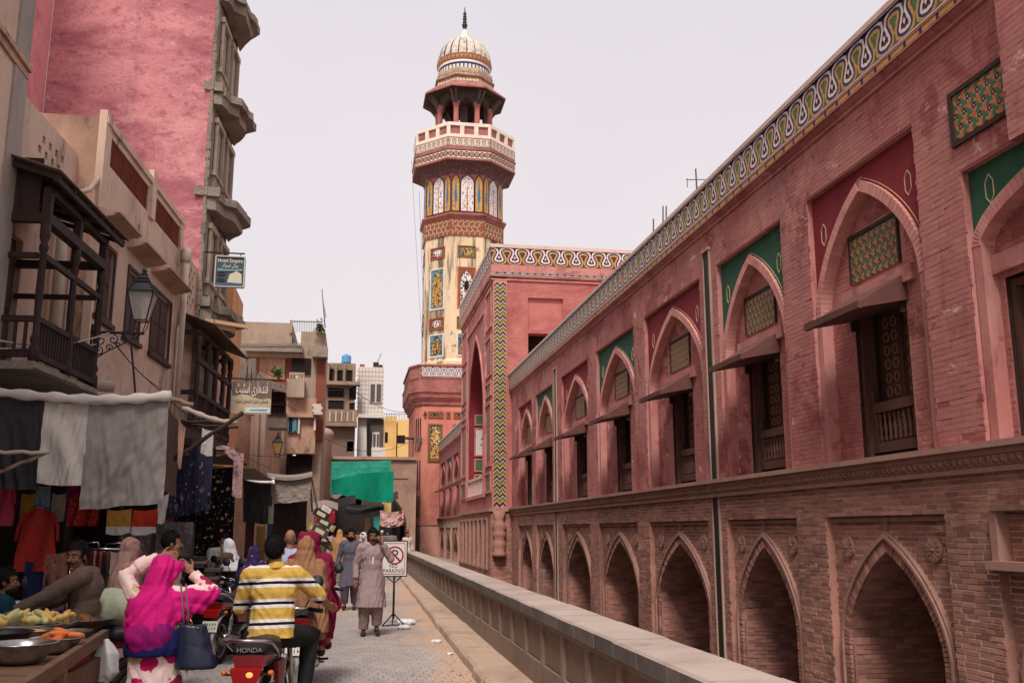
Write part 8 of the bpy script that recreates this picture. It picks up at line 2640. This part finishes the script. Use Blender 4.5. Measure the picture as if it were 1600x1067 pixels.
# ------------------------------------------------------------------ signs
SG = thing('no_parking_sign', 'white no parking board on a black stand with tripod foot', 'sign', (.86, 18.2, 0))
SX, SY = at(615, 872, 18.2).x, 18.2
zt, zb = at(615, 846, SY).z, at(615, 899, SY).z
hw = .235
mb = MB(); mb.box(SX - hw - .02, SX + hw + .02, SY, SY + .03, zb - .02, zt + .02); mb.build('board_frame', BLK, SG)
mb = MB(); mb.box(SX - hw, SX + hw, SY - .006, SY, zb, zt); mb.build('board', mat('white sign enamel', (214, 206, 202), .5, [((180, 170, 164), (5, 5, 5), .55, .75, .5)]), SG)
CRM = mat('crimson sign paint', (166, 24, 52), .5)
zc = zt - .245
mb = MB()
n = 40
for i in range(n):
    a0, a1 = 2 * math.pi * i / n, 2 * math.pi * (i + 1) / n
    mb.quad(*[(SX + .02 + r_ * math.cos(a), SY - .009, zc + r_ * math.sin(a)) for r_, a in ((.135, a0), (.135, a1), (.165, a1), (.165, a0))])
mb.bar((SX + .02 - .105, SY - .010, zc + .105), (SX + .02 + .105, SY - .010, zc - .105), .004, .032, up=(0, 1, 0))
mb.bar((SX + .02 - .105, SY - .012, zc + .105), (SX + .02 + .105, SY - .012, zc - .105), .030, .003, up=(0, 1, 0))
for q in (((-hw + .03, zt - .03), (hw - .03, zt - .03)), ((-hw + .03, zb + .03), (hw - .03, zb + .03)), ((-hw + .03, zb + .03), (-hw + .03, zt - .03)), ((hw - .03, zb + .03), (hw - .03, zt - .03))):
    mb.bar((SX + q[0][0], SY - .008, q[0][1]), (SX + q[1][0], SY - .008, q[1][1]), .010, .003, up=(0, 1, 0))
mb.build('prohibition_ring', CRM, SG)
RX90 = Matrix.Rotation(R(90), 4, 'X')
text_mesh('letter_p', 'P', .26, BLK, Matrix.Translation((SX + .02, SY - .0075, zc)) @ RX90, SG, .001)
text_mesh('lettering', 'NO', .095, BLK, Matrix.Translation((SX, SY - .009, zb + .17)) @ RX90, SG, .001)
text_mesh('lettering', 'PARKING', .095, BLK, Matrix.Translation((SX, SY - .009, zb + .085)) @ RX90, SG, .001, width=.38)
mb = MB(); mb.tube([(SX + .02, SY + .03, zb), (SX + .02, SY + .03, .12)], .02, 8)
mb.tube([(SX - .13, SY + .03, zb), (SX + .02, SY + .03, zb - .14), (SX + .17, SY + .03, zb)], .012, 6)
for a in (-.5, 1.6, 3.7): mb.tube([(SX + .02, SY + .03, .22), (SX + .02 + .24 * math.cos(a), SY + .03 + .24 * math.sin(a), .012)], .012, 6)
for a in (-.5, 3.7): mb.tube([(SX + .02, SY + .03, .02), (SX + .02 + .24 * math.cos(a), SY + .03 + .24 * math.sin(a), .012)], .012, 6)
mb.build('stand', BLK, SG)
HS = thing('hotel_sign', 'hanging hotel signboard on the corner of the pink tower house', 'sign', at(358, 424, 24.2))
a, b = at(336, 446, 24.2), at(382, 403, 24.2)
mb = MB(); mb.box(a.x, b.x, 24.2, 24.3, a.z, b.z); mb.build('board', mat('dark green sign face', (58, 76, 76), .6), HS)
mb = MB()
for q in ((a.x - .02, b.x + .02, b.z, b.z + .03), (a.x - .02, b.x + .02, a.z - .03, a.z), (a.x - .03, a.x, a.z, b.z), (b.x, b.x + .03, a.z, b.z)): mb.box(q[0], q[1], 24.17, 24.31, q[2], q[3])
mb.build('sign_frame', mat('pale sign frame', (180, 174, 166), .6), HS)
W_, H_ = b.x - a.x, b.z - a.z
text_mesh('lettering', 'Hotel Empire', .14, mat('white sign paint', (220, 214, 208), .6), Matrix.Translation(((a.x + b.x) / 2, 24.19, b.z - H_ * .13)) @ RX90, HS, .002, width=W_ * .9)
UR = ''.join(chr(c) for c in reversed((0xFED7, 0xFEE8, 0xFEAA, 0xFBAC, 0xFE8E, 0xFEAD, 0xFBFC, 0x20, 0xFE8D, 0xFEB3, 0xFB69, 0xFBFF, 0xFB67)))
UH = ''.join(chr(c) for c in reversed((0xFBA8, 0xFEEE, 0xFB69, 0xFEDE, 0x20, 0xFE8D, 0xFEF3, 0xFEE4, 0xFB58, 0xFE8E, 0xFE8B, 0xFEAE)))
text_mesh('urdu_lettering', UH, .12, mat('white sign paint', (220, 214, 208)), Matrix.Translation(((a.x + b.x) / 2, 24.19, b.z - H_ * .30)) @ RX90, HS, .002, width=W_ * .6)
mb = MB()
for k, z in enumerate((.60, .80)):
    mb.poly([(a.x + W_ * .2 + .11 * math.cos(q * .5236), 24.185, b.z - H_ * z + .05 * math.sin(q * .5236)) for q in range(12)], 0)
mb.poly([(a.x + W_ * .42, 24.185, a.z + H_ * .12), (a.x + W_ * .95, 24.185, a.z + H_ * .1), (a.x + W_ * .93, 24.185, a.z + H_ * .42), (a.x + W_ * .75, 24.185, a.z + H_ * .52), (a.x + W_ * .5, 24.185, a.z + H_ * .4)], 1)
mb.poly([(a.x + W_ * .05, 24.182, a.z + H_ * .03), (a.x + W_ * .95, 24.182, a.z + H_ * .03), (a.x + W_ * .95, 24.182, a.z + H_ * .1), (a.x + W_ * .05, 24.182, a.z + H_ * .1)], 2)
mb.poly([(a.x + W_ * .05, 24.181, a.z + H_ * .50), (a.x + W_ * .95, 24.181, a.z + H_ * .52), (a.x + W_ * .95, 24.181, a.z + H_ * .60), (a.x + W_ * .4, 24.181, a.z + H_ * .57), (a.x + W_ * .05, 24.181, a.z + H_ * .60)], 3)
stuff(mb.build('sign_picture', [mat('black oval', (34, 38, 42), .6), mat('pale car shape', (196, 190, 170), .6), mat('sign blue', (60, 96, 130), .6), mat('sign teal', (110, 140, 146), .6)], HS))
mb = MB(); mb.tube([(a.x - .3, 24.25, b.z + .12), (b.x, 24.25, b.z + .12)], .02, 6); mb.tube([(b.x - .1, 24.25, b.z + .12), (b.x - .1, 24.25, b.z)], .012, 6); mb.build('sign_bracket', BLK, HS)
US = thing('urdu_sign', 'beige and brown signboard with white Urdu lettering hung over the stalls', 'sign', at(393, 620, 24))
a, b = at(361, 646, 24), at(425, 597, 24)
W_, H_ = b.x - a.x, b.z - a.z
mb = MB(); mb.box(a.x, b.x, 24, 24.06, a.z, b.z); mb.build('board', mat('beige sign face', (186, 168, 142), .7, [((150, 130, 110), (3, 3, 3), .5, .75, .6)]), US)
mb = MB(); mb.poly([(a.x, 23.995, b.z), (b.x, 23.995, b.z), (b.x, 23.995, b.z - H_ * .52)] + [(b.x - W_ * q / 12, 23.995, b.z - H_ * (.46 + .07 * math.sin(q * .55))) for q in range(1, 12)] + [(a.x, 23.995, b.z - H_ * .42)]); mb.build('brown_field', mat('brown sign field', (112, 92, 78), .7), US)
text_mesh('urdu_lettering', UR, .36, mat('white sign paint', (220, 214, 208)), Matrix.Translation(((a.x + b.x) / 2, 23.985, b.z - H_ * .22)) @ RX90, US, .002, width=W_ * .82)
text_mesh('urdu_lettering', UR + ' ' + UR, .12, mat('brown sign lettering', (96, 74, 62)), Matrix.Translation(((a.x + b.x) / 2, 23.985, b.z - H_ * .60)) @ RX90, US, .002, width=W_ * .84)
mb = MB(); mb.poly([(a.x + W_ * .35, 23.99, a.z + H_ * .04), (b.x - .02, 23.99, a.z + H_ * .04), (b.x - .02, 23.99, a.z + H_ * .2), (a.x + W_ * .35, 23.99, a.z + H_ * .2)], 0); mb.poly([(a.x + W_ * .45, 23.987, a.z + H_ * .1), (b.x - .1, 23.987, a.z + H_ * .09), (b.x - .06, 23.987, a.z + H_ * .15), (a.x + W_ * .5, 23.987, a.z + H_ * .14)], 1); mb.build('sign_strip', [mat('white sign strip', (206, 206, 204), .6), mat('sign cyan', (70, 150, 176), .6)], US)
mb = MB(); mb.tube([(a.x - .3, 24.03, b.z + .08), (b.x + .25, 24.03, b.z + .06)], .02, 6); mb.build('sign_bar', M_DARKW, US)

# ------------------------------------------------------------------ street lamps
LMET = mat('dark lamp iron', (46, 44, 46), .5, metal=.4)
LGL = mat('dusty lamp glass', (196, 190, 182), .25, alpha=.45, spec=.6)
def lantern(label, glass):
    t = thing('street_lamp', label, 'street lamp', (0, 0, 0), world_parts=False)
    b, tp = .085, .175
    zb_, zt_ = .16, .56
    ci = [(sx, sy) for sx, sy in ((-1, -1), (1, -1), (1, 1), (-1, 1))]
    f = MB()
    for i in range(4):
        s0, s1 = ci[i], ci[(i + 1) % 4]
        f.bar((s0[0] * b, s0[1] * b, zb_), (s0[0] * tp, s0[1] * tp, zt_), .018)
        f.bar((s0[0] * tp, s0[1] * tp, zt_), (s1[0] * tp, s1[1] * tp, zt_), .022); f.bar((s0[0] * b, s0[1] * b, zb_), (s1[0] * b, s1[1] * b, zb_), .018)
        f.bar((s0[0] * tp, s0[1] * tp, zt_), (s0[0] * .09, s0[1] * .09, .70), .016)
        f.tube([(s0[0] * b, s0[1] * b, zb_), (s0[0] * .07, s0[1] * .07, .06), (s0[0] * .03, s0[1] * .03, .0)], .007, 6)
    f.build('lamp_cage', LMET, t)
    for i in range(4):
        s0, s1 = ci[i], ci[(i + 1) % 4]
        g = MB(); g.quad((s0[0] * b, s0[1] * b, zb_), (s1[0] * b, s1[1] * b, zb_), (s1[0] * tp, s1[1] * tp, zt_), (s0[0] * tp, s0[1] * tp, zt_)); g.build('glass_pane', glass, t)
    r_ = MB(); r_.lathe([(.235, .565), (.13, .70), (.15, .715), (.10, .75), (.11, .77), (.06, .82), (.07, .83), (.03, .86), (.045, .89), (.03, .92), (.0, .97)], 4, (0, 0, 0), 0, smooth=False, rot=math.pi / 4); r_.build('lamp_roof', LMET, t)
    bb = MB(); bb.lathe([(.02, .56), (.03, .50), (.028, .46)], 10); 
    for k in range(3):
        a = k * 2.1; bb.tube([(.02 * math.cos(a), .02 * math.sin(a), .46), (.04 * math.cos(a), .04 * math.sin(a), .38), (.035 * math.cos(a + .6), .035 * math.sin(a + .6), .34)], .012, 6)
    bb.build('bulb', mat('white bulb glass', (220, 218, 214), .3), t)
    return t
L1 = lantern('black iron lantern on a scrolled bracket at the balcony end', LGL)
LY_ = 14.55
c = at(219, 519, LY_)
L1.location = c; L1.scale = (1.05,) * 3
br = MB()
p0 = at(147, 521, LY_); p0.z = c.z - .01
wx = p0.x
br.bar((wx - .05, LY_, c.z - .02), (c.x + .06, LY_, c.z - .02), .035, .035)
def spiral(cx_, cz_, r, a0, turns, sgn):
    return [(cx_ + r * (1 - q / 30) * math.cos(a0 + sgn * turns * 6.283 * q / 24), LY_, cz_ + r * (1 - q / 30) * math.sin(a0 + sgn * turns * 6.283 * q / 24)) for q in range(25)]
for (dx, dz, r, a0, sg) in ((.10, -.14, .09, 1.57, 1), (.27, -.12, .075, 1.57, -1), (.43, -.105, .06, 1.57, 1), (.56, -.09, .045, 1.57, -1), (.08, -.30, .07, 1.57, -1), (.22, -.24, .05, 0, 1), (.34, -.20, .04, 3, -1)):
    br.tube(spiral(wx + dx, c.z + dz, r, a0, 1.2, sg), .009, 6)
br.tube([(wx - .02, LY_, c.z - .45), (wx + .2, LY_, c.z - .30), (wx + .45, LY_, c.z - .16), (c.x, LY_, c.z - .04)], .010, 6)
br.bar((wx - .03, LY_, c.z - .5), (wx - .03, LY_, c.z + .1), .03, .03)
bo = br.build('scroll_bracket', LMET)
bo.parent = L1; L1m = Matrix.Translation(c) @ Matrix.Scale(1.05, 4); bo.matrix_parent_inverse = L1m.inverted()
L2 = lantern('smaller amber glass lantern hanging beyond the Urdu sign', mat('amber lamp glass', (206, 160, 96), .3, alpha=.8))
L2.location = at(433, 716, 30); L2.scale = (.85,) * 3

# ------------------------------------------------------------------ wires, litter, roof rods
WIRE = mat('grey cable', (112, 104, 100), .7); WIRED = mat('black cable', (44, 40, 40), .7)
def wire(label, a, b, sag=.2, r=.008, m=WIRED):
    a, b = Vector(a), Vector(b)
    mb = MB(); mb.tube([a.lerp(b, q / 16) - Vector((0, 0, sag * 4 * (q / 16) * (1 - q / 16))) for q in range(17)], r, 5)
    return tag(mb.build('cable', m), label, 'cable', 'cables along the left houses')
wire('pale double cable crossing the timber balcony', at(-10, 530, 11.9), at(170, 520, 14.4), .12, .012, mat('pale cable', (176, 168, 160), .7))
wire('lower pale cable crossing the timber balcony', at(-10, 544, 11.9), at(150, 538, 14.3), .03, .009, MATS['pale cable'])
wire('cable running down from the lamp bracket to the awning', at(178, 535, 14.6), at(256, 614, 13), .05)
wire('second thin cable from the lamp bracket to the window house', at(182, 538, 14.6), at(264, 612, 15), .1, .005)
wire('cable hanging below the lamp bracket against the plaster', at(205, 540, 17.0), at(212, 620, 17.2), -.02, .018)
wire('cable slanting from the grey cloth pole to the Urdu sign', at(268, 628, 13), at(420, 730, 24), .1, .007)
wire('cable from the Urdu sign down to the second awning', at(300, 632, 15), at(392, 735, 24), .2, .006, WIRE)
wire('cable under the Urdu sign towards the grey house', at(300, 690, 18), at(440, 712, 30), .1, .008)
wire('loose cable on the wall of the pink tower house', at(330, 480, 24), at(366, 620, 24.5), .1, .008)
wire('thin cable beside the minaret on its left', at(655, 300, 60), at(664, 530, 66), .0, .012, WIRE)
wire('second thin cable beside the minaret on its left', at(643, 250, 60), at(660, 540, 66), .3, .010, WIRE)
for k, (x, y0, y1) in enumerate(((1021, 342, 368), (1036, 322, 356), (1041, 322, 352))):
    mb = MB(); mb.tube([at(x, y1 + 12, 22.5), at(x, y0, 22.5)], .018, 6); o = mb.build('roof_rod', mat('rusty rod', (96, 70, 62))); tag(o, ('leftmost thin rod on the mosque wing roof', 'middle thin rod on the mosque wing roof', 'rightmost rod of three on the mosque wing roof')[k], 'rod')
t = thing('roof_antenna', 'thin cross shaped antenna on the mosque wing roof', 'antenna', at(1090, 300, 19.5))
mb = MB(); mb.tube([at(1090, 320, 19.5), at(1087, 264, 19.5)], .018, 6); mb.build('mast', MATS['rusty rod'], t)
mb = MB(); mb.tube([at(1072, 281, 19.5), at(1110, 281, 19.5)], .010, 6); mb.tube([at(1074, 279, 19.5), at(1074, 293, 19.5)], .008, 6); mb.build('cross_bar', MATS['rusty rod'], t)
mb = MB()
a, b = Vector((6.45, 11.1, 7.93)), Vector((6.45, 6.5, 7.93))
mb.obox((6.45, 9.1, 8.05), (.05, 0, 0), (0, 2.4, 0), (0, 0, .09)); mb.box(6.42, 6.48, 7.0, 7.06, 7.1, 7.97); mb.box(6.42, 6.48, 11.1, 11.16, 7.1, 7.97); o = mb.build('roof_beam', mat('brown iron beam', (92, 72, 64), .8, [((60, 48, 44), (2, 2, 2), .45, .7, .8)])); tag(o, 'long brown beam lying on the mosque roof behind the frieze', 'beam')
LIT = mat('crumpled white plastic', (206, 204, 206), .4)
for k, (px, y, s_, lb_) in enumerate(((638, 18.4, .17, 'large crumpled white plastic bag by the sign foot'), (634, 17.6, .12, 'smaller white plastic bag beside the large one'), (684, 15.4, .08, 'white plastic scrap near the kerb'), (706, 13.9, .05, 'smallest white scrap near the kerb'), (336, 14.6, .09, 'pink and white scrap under the parked motorbikes'))):
    c = ground_at(px, y)
    mb = MB(); mb.ell((c.x, c.y, s_ * .28), (s_, s_ * .8, s_ * .33), 0, 16, 10)
    me = remesh(mb, 'litter', LIT if k < 4 else mat('pink scrap', (206, 150, 160), .6), .012, (.03, 16, 16, k * 3.0), 0)
    tag(place('plastic_litter', me), lb_, 'litter', 'litter on the road')
lr2 = random.Random(77)
lf = MB()
for k in range(160):
    y = lr2.uniform(10.8, 24); x = kx(y) - abs(lr2.gauss(0, .5)) - .02
    a = lr2.uniform(0, 6.28); s_ = lr2.uniform(.006, .028)
    lf.add([(x + s_ * math.cos(a + q * 1.57) * (1 if q % 2 else .5), y + s_ * math.sin(a + q * 1.57), .013 + .004 * (q % 2)) for q in range(4)], [(0, 1, 2, 3)], k % 3)
o = lf.build('road_grit', [mat('dry leaf bit', (110, 84, 66), .9), mat('pale paper bit', (196, 186, 176), .9), mat('grit', (84, 72, 64), .9)]); stuff(o)
# carton load on the porter
for k, (dx, dz, s_, c, nm_) in enumerate(((.0, 1.80, .17, (70, 60, 44), 'brown carton'), (.10, 2.02, .15, (44, 56, 40), 'green printed carton'), (.02, 2.22, .16, (40, 32, 34), 'dark carton'), (.22, 1.92, .13, (150, 116, 84), 'tan carton'), (-.14, 1.86, .14, (150, 134, 50), 'yellow wrapped bundle'), (.14, 2.34, .10, (206, 200, 200), 'white topped carton'))):
    c0 = ground_at(500, 24.9)
    mb = MB(); m3 = Matrix.Rotation(R(28), 3, 'Y')
    mb.obox((c0.x + dx, c0.y, dz - .12), m3 @ Vector((s_ * 1.2, 0, 0)), (0, s_, 0), m3 @ Vector((0, 0, s_ * .62)), 0); mb.obox((c0.x + dx, c0.y - s_, dz - .12), m3 @ Vector((s_ * .7, 0, 0)), (0, .004, 0), m3 @ Vector((0, 0, s_ * .3)), 1)
    o = mb.build('carton', [mat(nm_ + ' board', c, .8), mat('carton label', (190, 176, 150), .7)]); tag(o, nm_ + ' tilted in the porter\'s load', 'carton', 'cartons carried by the porter')
# two wooden props by the far stalls
for k, (a, b) in enumerate((((484, 742), (488, 800)), ((487, 745), (497, 800)))):
    pole(('thin scaffold pole at the end of the second awning', 'leaning scaffold pole at the end of the second awning')[k], at(a[0], a[1], 26), at(b[0], b[1], 26), .025)

# canvas roofs added to shade the stalls, between the houses and the front poles
for (lb_, Y0_, Y1_, xa, xb, za, zb2, m_) in (('grey canvas roof added to shade the near stall behind the hanging cloths', 12.2, 15.6, -4.55, -2.3, 3.40, 3.12, GREYS), ('brown canvas roof added to shade the stall with the floral fabric', 15.9, 19.6, -4.3, -2.0, 3.35, 2.95, MATS['brown side cloth']),
        ('dull canvas roof added for shade before the pink tower house', 20.0, 24.6, -4.1, -1.9, 3.3, 2.9, TAUPEC)):
    mb = MB(); mb.sheet(lambda u, v: Vector((xa + (xb - xa) * u, Y0_ + (Y1_ - Y0_) * v, za + (zb2 - za) * u - .10 * math.sin(u * 3.14) * (1 + .4 * math.sin(v * 9)))), 14, 14, 0, .012)
    tag(mb.build('added_shade_roof', m_), lb_, 'added shade roof')

# clutter on and between the far houses
for k, (x0, y0, Y0_, x1, y1, Y1_, sg_, w_) in enumerate(((372, 560, 36, 560, 600, 73, .8, 'from the brown arcade house to the white tiled house'), (440, 640, 45, 640, 690, 66, 1.2, 'low across the street before the gate'), (420, 610, 35, 512, 640, 72, .6, 'from the timber bay to the brown apartment house'),
        (505, 560, 46, 650, 640, 66, 1.0, 'from the grey house to the bastion'), (366, 700, 36, 500, 690, 60, .5, 'from the pale pipes to the gate pylon'), (455, 700, 45, 520, 715, 61, .3, 'short one at the gate pylon'))):
    wire('far cable running ' + w_, at(x0, y0, Y0_), at(x1, y1, Y1_), sg_, .014)
